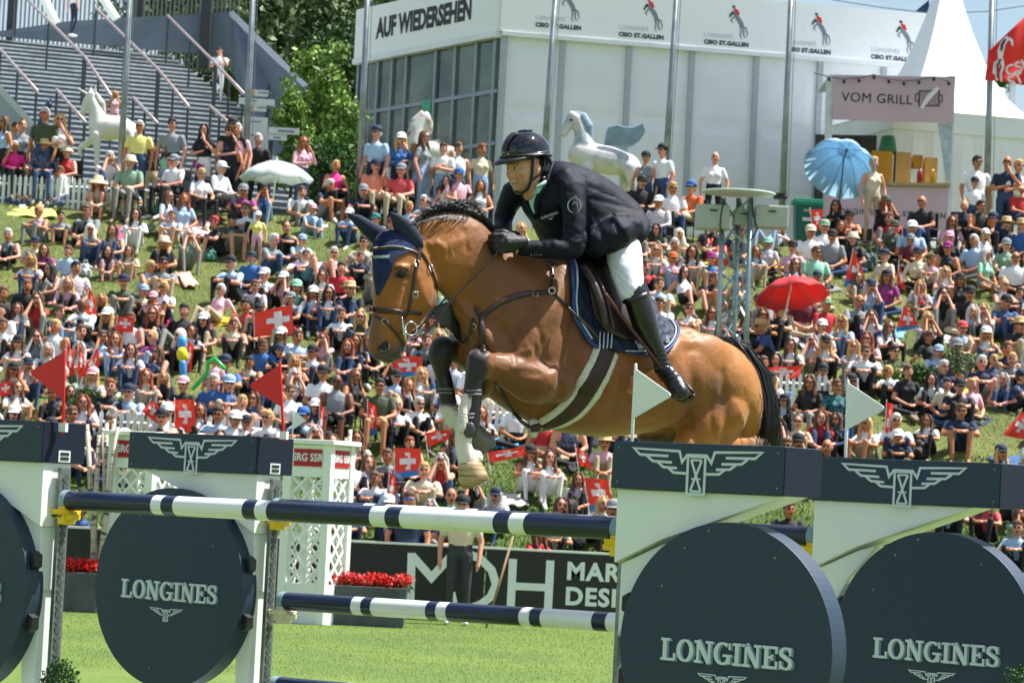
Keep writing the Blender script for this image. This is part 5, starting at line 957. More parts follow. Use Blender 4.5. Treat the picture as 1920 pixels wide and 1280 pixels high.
mb = MB(); mb.lathe((0, 0, 0), [(.0, 0), (.18, 0), (.20, .05), (.15, .35), (.12, .38), (0, .38)], 16); o = mb.build('green_container', mat('cont_green', '#1d6a43', .4), None, smooth=True); o.location = gp_(1664, 288, YG+.9); tag(o, 'green plastic tub standing on the mustard box in the stall', 'tub')
mb = MB(); mb.lathe((0, 0, 0), [(.0, 0), (.06, 0), (.06, .22), (.03, .27), (.02, .30), (0, .30)], 12); o = mb.build('sauce_bottle', mat('sauce_yellow', '#d9a53a', .4), None, smooth=True); o.location = gp_(1748, 344, YG+.1); tag(o, 'mustard coloured sauce bottle on the right of the stall counter', 'bottle')
o2 = copy_tree(o); o2.location = gp_(1724, 343, YG+.1); o2.data = o.data.copy(); o2.data.materials[0] = mat('sauce_red', '#a01d17', .4); tag(o2, 'dark red sauce bottle left of the mustard bottle on the counter', 'bottle')
gq('hatch_curtain', [(1758, 232), (1786, 232), (1781, 345), (1772, 330)], .03, mat('curtain_plastic', '#aab6c4', .25, var=.2, vs=9), off=-.05)
mb = MB(); cb = [gp_(1525+i*28, 139+10*math.sin(math.pi*((i % 4)/4))+i*.9)-go+Vector((0, -.2, 0)) for i in range(10)]; mb.tube(cb, .012, 6); gl = mb.build('light_string', dark, gs)
for p in cb[1::1]:
    mb = MB(); mb.ell(p-Z*.05, (.035, .035, .05), n=10, k=6); mb.build('lamp_bulb', dark, gl)
# bin
bp0 = at(1512, 430, 63.5); zb_ = ground_z(63.5); bi = thing('wheelie_bin', 'green wheelie bin with white stickers beside the grill stall', 'bin', (bp0.x, 63.5, zb_)); bg_ = mat('bin_green', '#0d5b56', .45, var=.1)
mb = MB(); mb.rings([[Vector((sx_*a, sy*b, z)) for sx_, sy in ((-1, -1), (1, -1), (1, 1), (-1, 1))] for a, b, z in ((.20, .24, .05), (.24, .28, .3), (.27, .33, .95))]); mb.build('body', bg_, bi, bevel=.02)
mb = MB(); mb.box((0, .02, 1.0), (.62, .74, .08)); mb.box((0, -.33, .95), (.60, .06, .10)); mb.build('lid', mat('bin_lid', '#1a7f68', .4), bi, bevel=.02)
for s in (-1, 1): mb = MB(); mb.tube([(s*.24-.03, .25, .1), (s*.24+.03, .25, .1)], .1, 16); mb.build('wheel', dark, bi)
mb = MB(); mb.box((.0, -.33, .8), (.22, .006, .05)); mb.build('sticker', mat('sticker_green', '#86b59d', .5), bi); mb = MB(); mb.box((0, -.315, .62), (.24, .006, .07)); mb.build('sticker', mat('sticker_white', '#d3dad6', .5), bi)
# flagpoles
fpm = mat('flagpole', '#8d9598', .4, .5, var=.35, vs=3)
for i, ((x0, y0), (x1, y1), Y_, lab) in enumerate((((243, 0), (226, 320), 60.6, 'grey flagpole passing in front of the white horse statue'), ((474, 0), (459, 330), 60.9, 'grey flagpole just left of the white direction signs'), ((689, 0), (672, 380), 60.6, 'grey flagpole at the left end of the marquee banner'),
        ((1041, 0), (1022, 270), 61.5, 'mottled grey flagpole rising behind the rider helmet'), ((1268, 0), (1246, 350), 61.2, 'mottled grey flagpole in front of the white shirted cameraman'), ((1483, 0), (1466, 400), 61.2, 'grey flagpole left of the green bin'), ((1860, 0), (1852, 300), 61.5, 'grey flagpole in front of the red banner at right'))):
    b = at(x1, y1, Y_); t_ = at(x0, y0, Y_); base = Vector((b.x, Y_, ground_z(Y_)-.1)); t = thing('flagpole', lab, 'flagpole', tuple(base), 'flagpoles along the crest'); d = (t_-b); top = b-base+d*1.25; lo = (b-base)-d.normalized()*((b.z-base.z)/d.normalized().z)
    mb = MB(); mb.tube([lo, top], [.075, .05], 14); mb.build('shaft', fpm, t, smooth=True); mb = MB(); mb.lathe((lo.x, lo.y, lo.z), [(.0, 0), (.14, 0), (.14, .25), (.08, .3), (0, .3)], 14); mb.build('base_collar', alu, t)
    mb = MB(); mb.tube([lo+Vector((.11, -.03, 1)), top+Vector((.085, -.03, 0))], .008, 6); mb.build('halyard', mat('rope_grey', '#6e7375', .8), t)
# red hanging banner at the upper right + dark blue pennant
def clothsheet(name, px, Y_, m_, th=.02, amp=.06, n=14):
    mb = MB(); A, B, Cc, D = [at(x, y, Y_) for x, y in px]; rs = []; o = A
    G = []
    for i in range(n+1):
        row = []
        for j in range(n+1):
            u, v = i/n, j/n; p = (A*(1-u)+B*u)*(1-v)+(D*(1-u)+Cc*u)*v-o; p = p+Vector((0, amp*math.sin(u*7+v*2)+amp*.5*math.sin(v*9+u*3), 0)); row.append(p)
        G.append(row)
    vs = [p for r in G for p in r]+[p+Vector((0, th, 0)) for r in G for p in r]; W = n+1; N0 = W*W; fs = []
    for i in range(n):
        for j in range(n): fs += [(i*W+j, i*W+j+1, (i+1)*W+j+1, (i+1)*W+j), (N0+i*W+j, N0+(i+1)*W+j, N0+(i+1)*W+j+1, N0+i*W+j+1)]
        fs += [(i*W, (i+1)*W, N0+(i+1)*W, N0+i*W), (i*W+n, N0+i*W+n, N0+(i+1)*W+n, (i+1)*W+n), (i, N0+i, N0+i+1, i+1), (n*W+i, n*W+i+1, N0+n*W+i+1, N0+n*W+i)]
    mb.add(vs, fs); ob = mb.build(name, m_, None, smooth=True); ob.location = o; return ob, G, o
redb = mat('banner_red', '#d8241c', .6, var=.05, vs=3)
ob, G_, o_ = clothsheet('red_banner', [(1854, 96), (1925, 28), (1925, 160), (1848, 150)], 61.3, redb); 
rt = thing('event_flag', 'large red event flag with white jumping horse flying at the right edge', 'flag', tuple(ob.location)); ob.location = (0, 0, 0); ob.parent = rt; ob.name = 'flag_cloth'
mb = MB(); k = 1/94; c_ = at(1886, 100, 61.15)-o_
for pts, wd in (([(3, -30), (-6, -18), (-10, -2), (-10, 12)], [8, 10, 12, 7]), ([(-10, 10), (-14, 24), (-18, 38), (-14, 52)], [8, 6, 4, 4]), ([(-8, 10), (-4, 26), (-8, 40), (-6, 54)], [7, 5, 4, 3]), ([(-12, 14), (-20, 20), (-22, 40)], [4, 4, 3]), ([(4, -28), (10, -24), (12, -14)], [6, 5, 3])): mb.ribbon([(a*k, -b*k) for a, b in pts], [x*k for x in wd], c_, X, Z, -Yv, 0, .01+.001*len(mb.f)/14)
mb.build('white_horse_print', mat('print_white', '#e7dcdc', .6), rt)
mb = MB(); mb.ribbon([(a*k, -b*k) for a, b in [(-2, -26), (-8, -16), (-9, -4)]], [3*k, 5*k, 4*k], c_, X, Z, -Yv, .02, .035); mb.ribbon([(a*k, -b*k) for a, b in [(-10, 12), (-15, 26), (-14, 48)]], [4*k, 3*k, 2*k], c_, X, Z, -Yv, .02, .036); mb.build('dark_horse_print', bn_dark, rt)
mb = textmb('CSIO', .30, at(1915, 125, 61.1)-o_, (X+Z*.45).normalized(), (Z-X*.45).normalized(), -Yv, .01, .006); mb = textmb('ST.G', .30, at(1917, 146, 61.1)-o_, (X+Z*.45).normalized(), (Z-X*.45).normalized(), -Yv, .01, .006, mb=mb); mb.build('flag_lettering', mat('print_white', '#e7dcdc', .6), rt)
mb = MB(); pp_ = [at(*q, 80) for q in ((1716, 22), (1742, 0), (1743, 24))]; b0 = pp_[0]; mb.rings([[p-b0 for p in pp_], [p-b0+Vector((0, .04, 0)) for p in pp_]]); o = mb.build('dark_pennant', mat('pennant_blue', '#22355f', .6), None); o.location = b0; tag(o, 'dark blue pennant flying behind the marquee roof', 'flag')
mb = MB(); a, b = at(1600, 2, 78), at(1925, 8, 78); mid = at(1780, 26, 78); P = [at(1560, 0, 78), at(1650, 14, 78), at(1750, 26, 78), at(1850, 22, 78), at(1930, 10, 78)]; mb.tube([p-P[0] for p in P], .012, 6); o = mb.build('overhead_cable', mat('cable_dark', '#3b444b', .6), None); o.location = P[0]; tag(o, 'thin dark cable strung across the sky at upper right', 'cable')
# ---------------- grandstand
YB, YT = 74.0, 98.0
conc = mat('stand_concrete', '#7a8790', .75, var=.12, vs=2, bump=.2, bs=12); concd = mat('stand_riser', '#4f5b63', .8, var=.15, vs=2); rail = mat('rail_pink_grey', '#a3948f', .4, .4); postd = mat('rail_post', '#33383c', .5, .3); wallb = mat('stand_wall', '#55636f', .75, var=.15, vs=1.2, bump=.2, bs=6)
gt = thing('grandstand', 'grey concrete step terrace with handrails rising behind the spectators', 'grandstand', (at(200, 300, YB).x, YB, ZP)); g0 = Vector(gt.location)
rowd = Vector((.94, .34, 0)).normalized(); upd = Vector((-.34, .94, 0)).normalized()
NS = 30; zs0 = at(100, 330, YB).z-.5; ztop = at(0, 57, 97).z
base = Vector((at(-80, 330, YB).x-6, YB-2.6, zs0))-g0; tread = 26.0/NS; rise = (ztop-zs0)/NS; Wd = 17.5
mb = MB(); treads = MB()
for i in range(NS):
    o = base+upd*(tread*i)+Z*(rise*i); ww = Wd
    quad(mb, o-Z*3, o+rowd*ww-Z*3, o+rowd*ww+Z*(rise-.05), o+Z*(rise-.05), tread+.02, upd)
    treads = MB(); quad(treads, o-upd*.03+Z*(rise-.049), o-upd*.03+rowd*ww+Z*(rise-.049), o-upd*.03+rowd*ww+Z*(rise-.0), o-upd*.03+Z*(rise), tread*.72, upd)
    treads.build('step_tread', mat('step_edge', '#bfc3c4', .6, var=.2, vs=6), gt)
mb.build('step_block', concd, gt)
# walls and rails by plane through the stand
def onY(px, py, Y_): return at(px, py, Y_)-g0
def wallq(name, pts, th, m_, par=gt): 
    mb = MB(); a = [onY(*p) for p in pts]; mb.rings([a, [p+upd*th for p in a]]); return mb.build(name, m_, par)
wallq('back_wall', [(-10, 60, 98.4), (130, 40, 98.6), (440, 22, 99.5), (440, 105, 99.5), (-10, 66, 98.4)][::-1], .3, wallb)
wallq('side_wall', [(438, 22, 99), (575, 160, 84), (580, 300, 82), (500, 330, 82), (436, 110, 98)], .3, wallb)
wallq('wall_coping', [(437, 20, 98.9), (577, 158, 83.9), (578, 163, 83.9), (437, 27, 98.9)], .45, mat('coping_pale', '#b5bcc0', .6))
wallq('left_ramp_wall', [(-10, 150, 73), (62, 232, 70), (62, 330, 70), (-10, 330, 73)], .3, mat('ramp_grey', '#8b9aa2', .7, var=.08)); wallq('ramp_coping', [(-10, 147, 72.9), (64, 229, 69.9), (62, 236, 69.9), (-10, 157, 72.9)], .4, mat('coping_pale', '#b5bcc0', .6))
for pts in ([(30, -22, 98), (160, 108, 88), (212, 186, 81)], [(178, 14, 96), (298, 132, 86), (354, 201, 80)], [(314, 30, 98), (405, 120, 90), (457, 176, 85)], [(0, 92, 84), (70, 172, 77)], [(106, 168, 78), (160, 230, 74)], [(250, 183, 78), (295, 232, 74)], [(395, 200, 78), (430, 232, 74)]):
    P = [onY(*p) for p in pts]; mb = MB(); mb.tube(P, .042, 8); r_o = mb.build('handrail', rail, gt, smooth=True)
    for a, b in zip(P[:-1], P[1:]):
        for f in (.02, .5, .98):
            p = a+(b-a)*f; mb = MB(); mb.tube([p, p-Z*1.5], .035, 8); mb.build('rail_post', postd, r_o)
for px, Y_ in ((20, 99), (262, 99.5), (383, 99.2)):
    p = onY(px, 95 if px > 300 else 40, Y_); mb = MB(); mb.box((p.x, p.y, p.z+2), (.32 if px > 300 else .2, .3, 5.2)); mb.build('roof_column', mat('column_dark', '#2b2f33', .6), gt)
for (a, b) in (((82, -4, 97), (105, 44, 97)), ((192, -4, 97), (218, 36, 97))):
    mb = MB(); mb.tube([onY(*a), onY(*b)], .14, 10); mb.build('white_brace', white, gt)
mb = MB(); a = onY(-20, 60, 101); 
for i in range(58): 
    p = onY(-10+i*8, 40, 101); mb.box((p.x, p.y, p.z), (.05, .05, 3.4))
mb.build('mesh_fence', mat('fence_grey', '#78817c', .6), gt)
# signposts
sg = mat('sign_white', '#d4d7d8', .5, var=.05)
sp0 = at(495, 330, 62.5); t = thing('direction_sign', 'stacked white direction boards on a dark mast beside the flagpole', 'signpost', (sp0.x, 62.5, ground_z(62.5))); s0 = Vector(t.location)
def sq(px, t_, m_, nm='sign_board', y=62.5, th=.04):
    a = [at(x, y_, y)-s0 for x, y_ in px]; mb = MB(); mb.rings([a, [p+Vector((0, th, 0)) for p in a]]); return mb.build(nm, m_, t_)
p = at(505, 160, 62.55)-s0; mb = MB(); mb.tube([Vector((p.x-.05, .05, 0)), Vector((p.x, .05, p.z))], .05, 10); mb.build('mast', postd, t)
ar = mat('arrow_orange', '#e0982b', .5)
for i, (q, txt) in enumerate((([(474, 168), (504, 170), (503, 182), (474, 180)], 'PARKING'), ([(448, 183), (514, 187), (514, 199), (447, 195)], 'VIP'), ([(472, 196), (500, 198), (499, 210), (471, 208)], 'INFO'), ([(455, 218), (502, 221), (500, 345), (453, 342)], ''))):
    b_ = sq(q, t, sg)
    if i != 1 and i < 3: a0 = q[0]; sq([(a0[0]-6, a0[1]+6), (a0[0]+3, a0[1]+1), (a0[0]+3, a0[1]+11)], b_, ar, 'arrow', 62.49, .02)
    for k in range(1 if i < 3 else 4):
        x0, y0 = (q[0][0]+10, q[0][1]+6) if i < 3 else (466, 228+k*26); sq([(x0, y0-2), (x0+24, y0-.5), (x0+24, y0+2), (x0, y0+.5)], b_, bn_grey, 'sign_line', 62.49, .02)
t = thing('direction_sign', 'white arrow sign board pointing right below the leafy bushes', 'signpost', (at(512, 300, 62.2).x, 62.2, ground_z(62.2))); s0 = Vector(t.location)
p = at(510, 235, 62.2)-s0; mb = MB(); mb.tube([Vector((p.x, .05, 0)), Vector((p.x, .05, p.z))], .04, 10); mb.build('mast', postd, t)
b_ = sq([(504, 238), (561, 241), (560, 253), (504, 251)], t, sg, y=62.2); sq([(522, 243), (552, 244.5), (552, 249), (522, 247.5)], b_, bn_grey, 'sign_line', 62.19, .02); b_ = sq([(503, 252), (538, 254), (537, 264), (503, 262)], t, sg, y=62.2); sq([(512, 256), (526, 257), (526, 260), (512, 259)], b_, bn_grey, 'sign_line', 62.19, .02)
# ---------------- trees
def leafmat(n, c): return mat(n, c, .55, var=.35, vs=1.2, Specular_IOR_Level=.3)
LM = {'dark': [leafmat('leaf_dark_a', (.05, .105, .025, 1)), leafmat('leaf_dark_b', (.085, .15, .04, 1)), leafmat('leaf_dark_c', (.022, .05, .014, 1))], 'light': [leafmat('leaf_light_a', (.16, .27, .05, 1)), leafmat('leaf_light_b', (.25, .36, .09, 1)), leafmat('leaf_light_c', (.07, .15, .025, 1))], 'olive': [leafmat('leaf_olive_a', (.13, .18, .07, 1)), leafmat('leaf_olive_b', (.14, .19, .08, 1)), leafmat('leaf_olive_c', (.05, .09, .03, 1))],
      'box': [leafmat('leaf_box_a', (.035, .10, .02, 1)), leafmat('leaf_box_b', (.07, .16, .03, 1)), leafmat('leaf_box_c', (.02, .06, .012, 1))]}
bark = mat('bark', '#5a4a3a', .85, var=.3, vs=6, bump=.5, bs=20)
def leaves(N, blobs, size, mats, nm='crown', parent=None, seed=1):
    R2 = np.random.default_rng(seed); B = np.array(blobs, float); vol = B[:, 3]*B[:, 4]*B[:, 5]; pick = R2.choice(len(B), N, p=(vol**.75)/np.sum(vol**.75)); u = R2.normal(size=(N, 3)); u /= np.linalg.norm(u, axis=1)[:, None]; r = R2.uniform(.35, 1, N)**.45
    P = B[pick, :3]+u*r[:, None]*B[pick, 3:6]+R2.normal(0, size*.6, (N, 3)); a = R2.normal(size=(N, 3)); a /= np.linalg.norm(a, axis=1)[:, None]; b = np.cross(a, R2.normal(size=(N, 3))); b /= np.linalg.norm(b, axis=1)[:, None]; s = size*R2.uniform(.35, 1.25, N)[:, None]*.85
    V = np.empty((N, 4, 3)); V[:, 0] = P-a*s; V[:, 1] = P-b*s*.55; V[:, 2] = P+a*s; V[:, 3] = P+b*s*.55
    me = bpy.data.meshes.new(nm); me.vertices.add(4*N); me.vertices.foreach_set('co', V.ravel()); me.loops.add(4*N); me.loops.foreach_set('vertex_index', np.arange(4*N)); me.polygons.add(N); me.polygons.foreach_set('loop_start', np.arange(0, 4*N, 4)); me.polygons.foreach_set('material_index', R2.choice(len(mats), N, p=[.45, .3, .25])); me.update(); me.validate()
    for m in mats: me.materials.append(m)
    o = bpy.data.objects.new(nm, me); sc.collection.objects.link(o); o.parent = parent; return o
def tree(px, ytop, ybot, Y_, rad, kind, N, size, lab, seed, group=None, nb=16):
    top = at(px, ytop, Y_); zb = ground_z(Y_); bx = at(px, (ytop+ybot)/2, Y_).x; hgt = top.z-zb; t = thing('tree', lab, 'tree', (bx, Y_, zb), group); R2 = np.random.default_rng(seed); blobs = []
    z0 = max(.2, at(px, ybot, Y_).z-zb)
    for i in range(nb):
        f = (i+.5)/nb; z = z0+(hgt-z0)*f; rr = rad*(math.sin(math.pi*(.12+.8*f))**.7); a = R2.uniform(0, 6.28); q = R2.uniform(.1, .75)*rr; s = R2.uniform(.32, .6)*rr
        blobs.append((q*math.cos(a), q*math.sin(a)*.8, z, s, s, s*R2.uniform(.6, 1)))
    leaves(N, blobs, size, LM[kind], 'crown', t, seed); mb = MB(); mb.tube([(0, 0, -.3), (.1, 0, hgt*.4), (0, .1, hgt*.85)], [rad*.09, rad*.06, rad*.02], 10)
    for b_ in blobs[::2]: mb.tube([(0, 0, b_[2]*.75), (b_[0]*.6, b_[1]*.6, b_[2]*.92), (b_[0], b_[1], b_[2])], [rad*.03, rad*.02, .01], 6)
    mb.build('trunk', bark, t, smooth=True); return t
G_T = 'trees behind the crest'
tree(655, -60, 200, 108, 3.6, 'dark', 13000, .17, 'dark green tree behind the light bush, left of the marquee', 2, G_T, 22); tree(640, 40, 300, 103, 2.3, 'dark', 9000, .14, 'dark tree directly beside the left end of the marquee', 3, G_T, 18)
tree(545, -60, 200, 106, 4.2, 'olive', 12000, .2, 'greyish olive tree rising over the terrace side wall', 4, G_T, 18); tree(440, -60, 60, 112, 5.0, 'olive', 8000, .22, 'olive treetop at the upper edge above the terrace wall', 5, G_T)
tree(600, 85, 350, 66, 1.05, 'light', 8500, .085, 'bright green leafy young tree below the dark trees', 6, None, 18); tree(545, 150, 350, 65, .55, 'light', 3000, .08, 'small light green bush behind the right arrow sign', 7, None, 12); tree(646, 190, 380, 63.5, .62, 'light', 4500, .08, 'light green bush at the foot of the third flagpole', 8, None, 12)
tree(600, 270, 360, 63, .9, 'box', 4500, .07, 'low dense green hedge bush behind the parasol', 9, None, 10)
tree(1848, 130, 170, 140, 1.6, 'dark', 2500, .2, 'distant dark treetop peeking above the right tent roof', 10, None, 8)
for i, (x, y0, y1, Y_, r_, k, lab) in enumerate(((162, 735, 800, 45.5, .42, 'box', 'dark green rosemary shrub above the birch trunks'), (178, 735, 800, 45.4, .30, 'olive', 'grey green shrub tip beside the rosemary shrub'), (1670, 690, 740, 47.6, .30, 'light', 'bright green shrub between the boy and the woman in black'), (1725, 688, 735, 47.5, .32, 'box', 'small dark shrub left of the conifer'), (1798, 655, 725, 48.0, .38, 'olive', 'dark green dwarf conifer above the pink planter'))):
    Y_ = next(Y for Y in np.arange(42.6, 60, .05) if at(x, y1, Y).z <= ground_z(Y)+.03)
    tree(x, y0, y1, Y_, r_, k, 2600, .03, lab, 20+i, None, 10).name = 'shrub'
for i, (x, Y_, lab) in enumerate(((112, 15.6, 'clipped box bush at the lower left edge beside the first standard'), (1915, 13.6, 'clipped box bush at the lower right corner of the frame'))):
    p = at(x, 1275, Y_); t = thing('shrub', lab, 'shrub', (p.x, Y_, 0)); hh = at(x, 1232 if i == 0 else 1240, Y_).z; leaves(5000, [(0, 0, hh*.5, .13, .13, hh*.5), (0, 0, hh*.8, .10, .10, hh*.2)], .012, LM['box'], 'foliage', t, 40+i); mb = MB(); mb.tube([(0, 0, 0), (0, 0, hh*.6)], .02, 8); mb.build('stem', bark, t)
# far wooded hill behind the stand
mb = MB(); P = []; xs_ = np.linspace(-150, 60, 60)
rs = [[Vector((x, 150, -2)) for x in xs_], [Vector((x, 175, 22+4*math.sin(x*.05)+2*math.sin(x*.21)-max(0, x+8)*.9)) for x in xs_]]
mb.add(rs[0]+rs[1], [(i, i+1, 60+i+1, 60+i) for i in range(59)]); tag(mb.build('hill', grassmat('far_grass', (.09, .15, .03, 1), (.13, .20, .04, 1), (.16, .2, .05, 1), .2), None, smooth=True), kind='structure')
# ================================================================ people
SK = [mat('skin_fair', '#c98f72', .55, var=.12, vs=9), mat('skin_tan', '#b5764f', .55, var=.12, vs=9), mat('skin_pink', '#cf8f78', .55, var=.12, vs=9), mat('skin_brown', '#6e4029', .5, var=.12, vs=9)]
PAL = dict(W='#e4e6e8', K='#16171b', N='#172440', G='#7f858a', B='#2d5f9e', L='#a3bedb', R='#b3242a', P='#d9a7b4', F='#d8267f', O='#c8602a', S='#d58569', Y='#ddd47c', E='#7d9c84', M='#8fc9ae', T='#cdbfa6', D='#414a35', V='#8f2f74', U='#5d1c2c', C='#c24a4c', Z='#9fb0cc', H='#a79aa5', X='#5f6a86', Q='#2d7378', A='#f0a878', J='#33507e', I='#8fa9c4', d='#33373d', k='#15161a', j='#31496f', g='#83857f', w='#dcdcd8', t='#b5a488', n='#1c2742', i='#8aa5c0', q='#4d7f8c')
CN = dict(W='white', K='black', N='navy', G='grey', B='blue', L='pale blue', R='red', P='pale pink', F='hot pink', O='orange', S='salmon', Y='yellow', E='sage green', M='mint', T='beige', D='olive green', V='magenta', U='maroon', C='coral red', Z='striped', H='checked', X='patterned', Q='teal patterned', A='apricot', J='denim blue', I='light blue', d='dark grey', k='black', j='blue', g='grey', w='white', t='beige', n='navy', i='light blue', q='teal')
def patmat(code):
    c = PAL[code]
    if code in 'ZHXQ':
        if 'pat_'+code in _m: return _m['pat_'+code]
        m = mat('pat_'+code, c, .75, var=0); t = m.node_tree; b = t.nodes['Principled BSDF']; co = t.nodes.new('ShaderNodeTexCoord'); n = t.nodes.new('ShaderNodeTexWave' if code == 'Z' else ('ShaderNodeTexChecker' if code == 'H' else 'ShaderNodeTexVoronoi'))
        n.inputs['Scale'].default_value = dict(Z=9, H=26, X=28, Q=24)[code]; t.links.new(co.outputs['Object'], n.inputs['Vector']); mm = t.nodes.new('ShaderNodeMix'); mm.data_type = 'RGBA'; mm.inputs['A'].default_value = col(c); mm.inputs['B'].default_value = col(dict(Z='#dfe3ea', H='#d9d3d6', X='#222b48', Q='#143a40')[code])
        r = t.nodes.new('ShaderNodeMapRange'); r.inputs[1].default_value = .4; r.inputs[2].default_value = .6; t.links.new(n.outputs['Fac' if code != 'X' and code != 'Q' else 'Distance'], r.inputs[0]); t.links.new(r.outputs[0], mm.inputs['Factor']); t.links.new(mm.outputs['Result'], b.inputs['Base Color']); return m
    return mat('cloth_'+code+('_l' if code.islower() else '_u'), c, .8, var=.10, vs=5, bump=.35, bs=14)
HAIRC = dict(b='#c09a62', n='#5e4029', d='#221813', r='#8a4422', g='#bdbab4', R='#a01424')
HN_ = dict(b='blond', n='brown', d='dark', r='auburn', g='grey', R='bright red')
hairm = {k: mat('hair_'+k+'_', v, .7, var=.3, vs=22, bump=.6, bs=60) for k, v in HAIRC.items()}
lensm = mat('lens_dark', '#0b0c10', .12); featm = mat('face_feature', '#4a2318', .6)
# pose skeletons: seated on the slope, facing -Y; z=0 at the seat; hands list
POSES = {
 'k': dict(P=(0, .02, .12), C=(0, -.05, .39), N=(0, -.09, .53), H=(0, -.12, .69), E=(.26, -.22, .32), Wr=(.08, -.40, .36), K=(.15, -.36, .38), A=(.12, -.40, -.06), Hd=(0, -.44, .35)),
 'j': dict(P=(0, .02, .12), C=(0, -.08, .38), N=(0, -.13, .51), H=(0, -.17, .66), E=(.25, -.26, .24), Wr=(.05, -.47, .17), K=(.11, -.34, .40), A=(.09, -.44, -.08), Hd=(-.02, -.50, .15)),
 'x': dict(P=(0, .02, .12), C=(0, .0, .43), N=(0, -.01, .57), H=(0, -.03, .74), E=(.27, -.07, .26), Wr=(.09, -.24, .15), K=(.36, -.26, .06), A=(-.04, -.36, -.02), Hd=(.02, -.28, .13)),
 'h': dict(P=(0, .02, .12), C=(0, -.07, .40), N=(0, -.12, .54), H=(0, -.15, .70), E=(.15, -.36, .40), Wr=(.075, -.24, .62), K=(.17, -.36, .38), A=(.13, -.42, -.08), Hd=(.055, -.22, .66)),
 'l': dict(P=(0, .0, .12), C=(0, .12, .38), N=(0, .14, .52), H=(0, .12, .68), E=(.30, .20, .24), Wr=(.30, .34, .10), K=(.14, -.40, .28), A=(.15, -.62, -.14), Hd=(.31, .40, .12)),
 'c': dict(P=(0, .02, .42), C=(0, .03, .73), N=(0, .02, .87), H=(0, 0, 1.04), E=(.26, -.06, .58), Wr=(.12, -.26, .52), K=(.13, -.42, .46), A=(.13, -.46, -.06), Hd=(.07, -.32, .52)),
 's': dict(P=(0, 0, .93), C=(0, 0, 1.26), N=(0, 0, 1.42), H=(0, -.02, 1.60), E=(.27, .02, 1.10), Wr=(.26, -.08, .86), K=(.11, -.02, .50), A=(.11, .02, .09), Hd=(.25, -.10, .78)),
 'a': dict(P=(0, 0, .93), C=(0, 0, 1.26), N=(0, 0, 1.42), H=(0, -.02, 1.60), E=(.27, -.05, 1.10), Wr=(.02, -.22, 1.14), K=(.11, -.02, .50), A=(.11, .02, .09), Hd=(-.08, -.20, 1.16)),
 'f': dict(P=(0, 0, .93), C=(0, 0, 1.26), N=(0, 0, 1.42), H=(0, -.02, 1.60), E=(.26, -.10, 1.14), Wr=(.10, -.24, 1.36), K=(.11, -.02, .50), A=(.11, .02, .09), Hd=(.05, -.20, 1.46)),
 'w': dict(P=(0, 0, .93), C=(0, .0, 1.26), N=(0, .0, 1.42), H=(0, -.02, 1.60), E=(.30, .06, 1.12), Wr=(.34, .04, .90), K=(.12, -.04, .50), A=(.05, .06, .09), Hd=(.36, .02, .84)),
 'y': dict(P=(0, -.1, .12), C=(0, .16, .24), N=(0, .28, .30), H=(0, .40, .38), E=(.32, .16, .18), Wr=(.20, .0, .26), K=(.18, -.45, .38), A=(.18, -.62, -.12), Hd=(.12, -.04, .28)),
}
HANDM = {'f': 1}
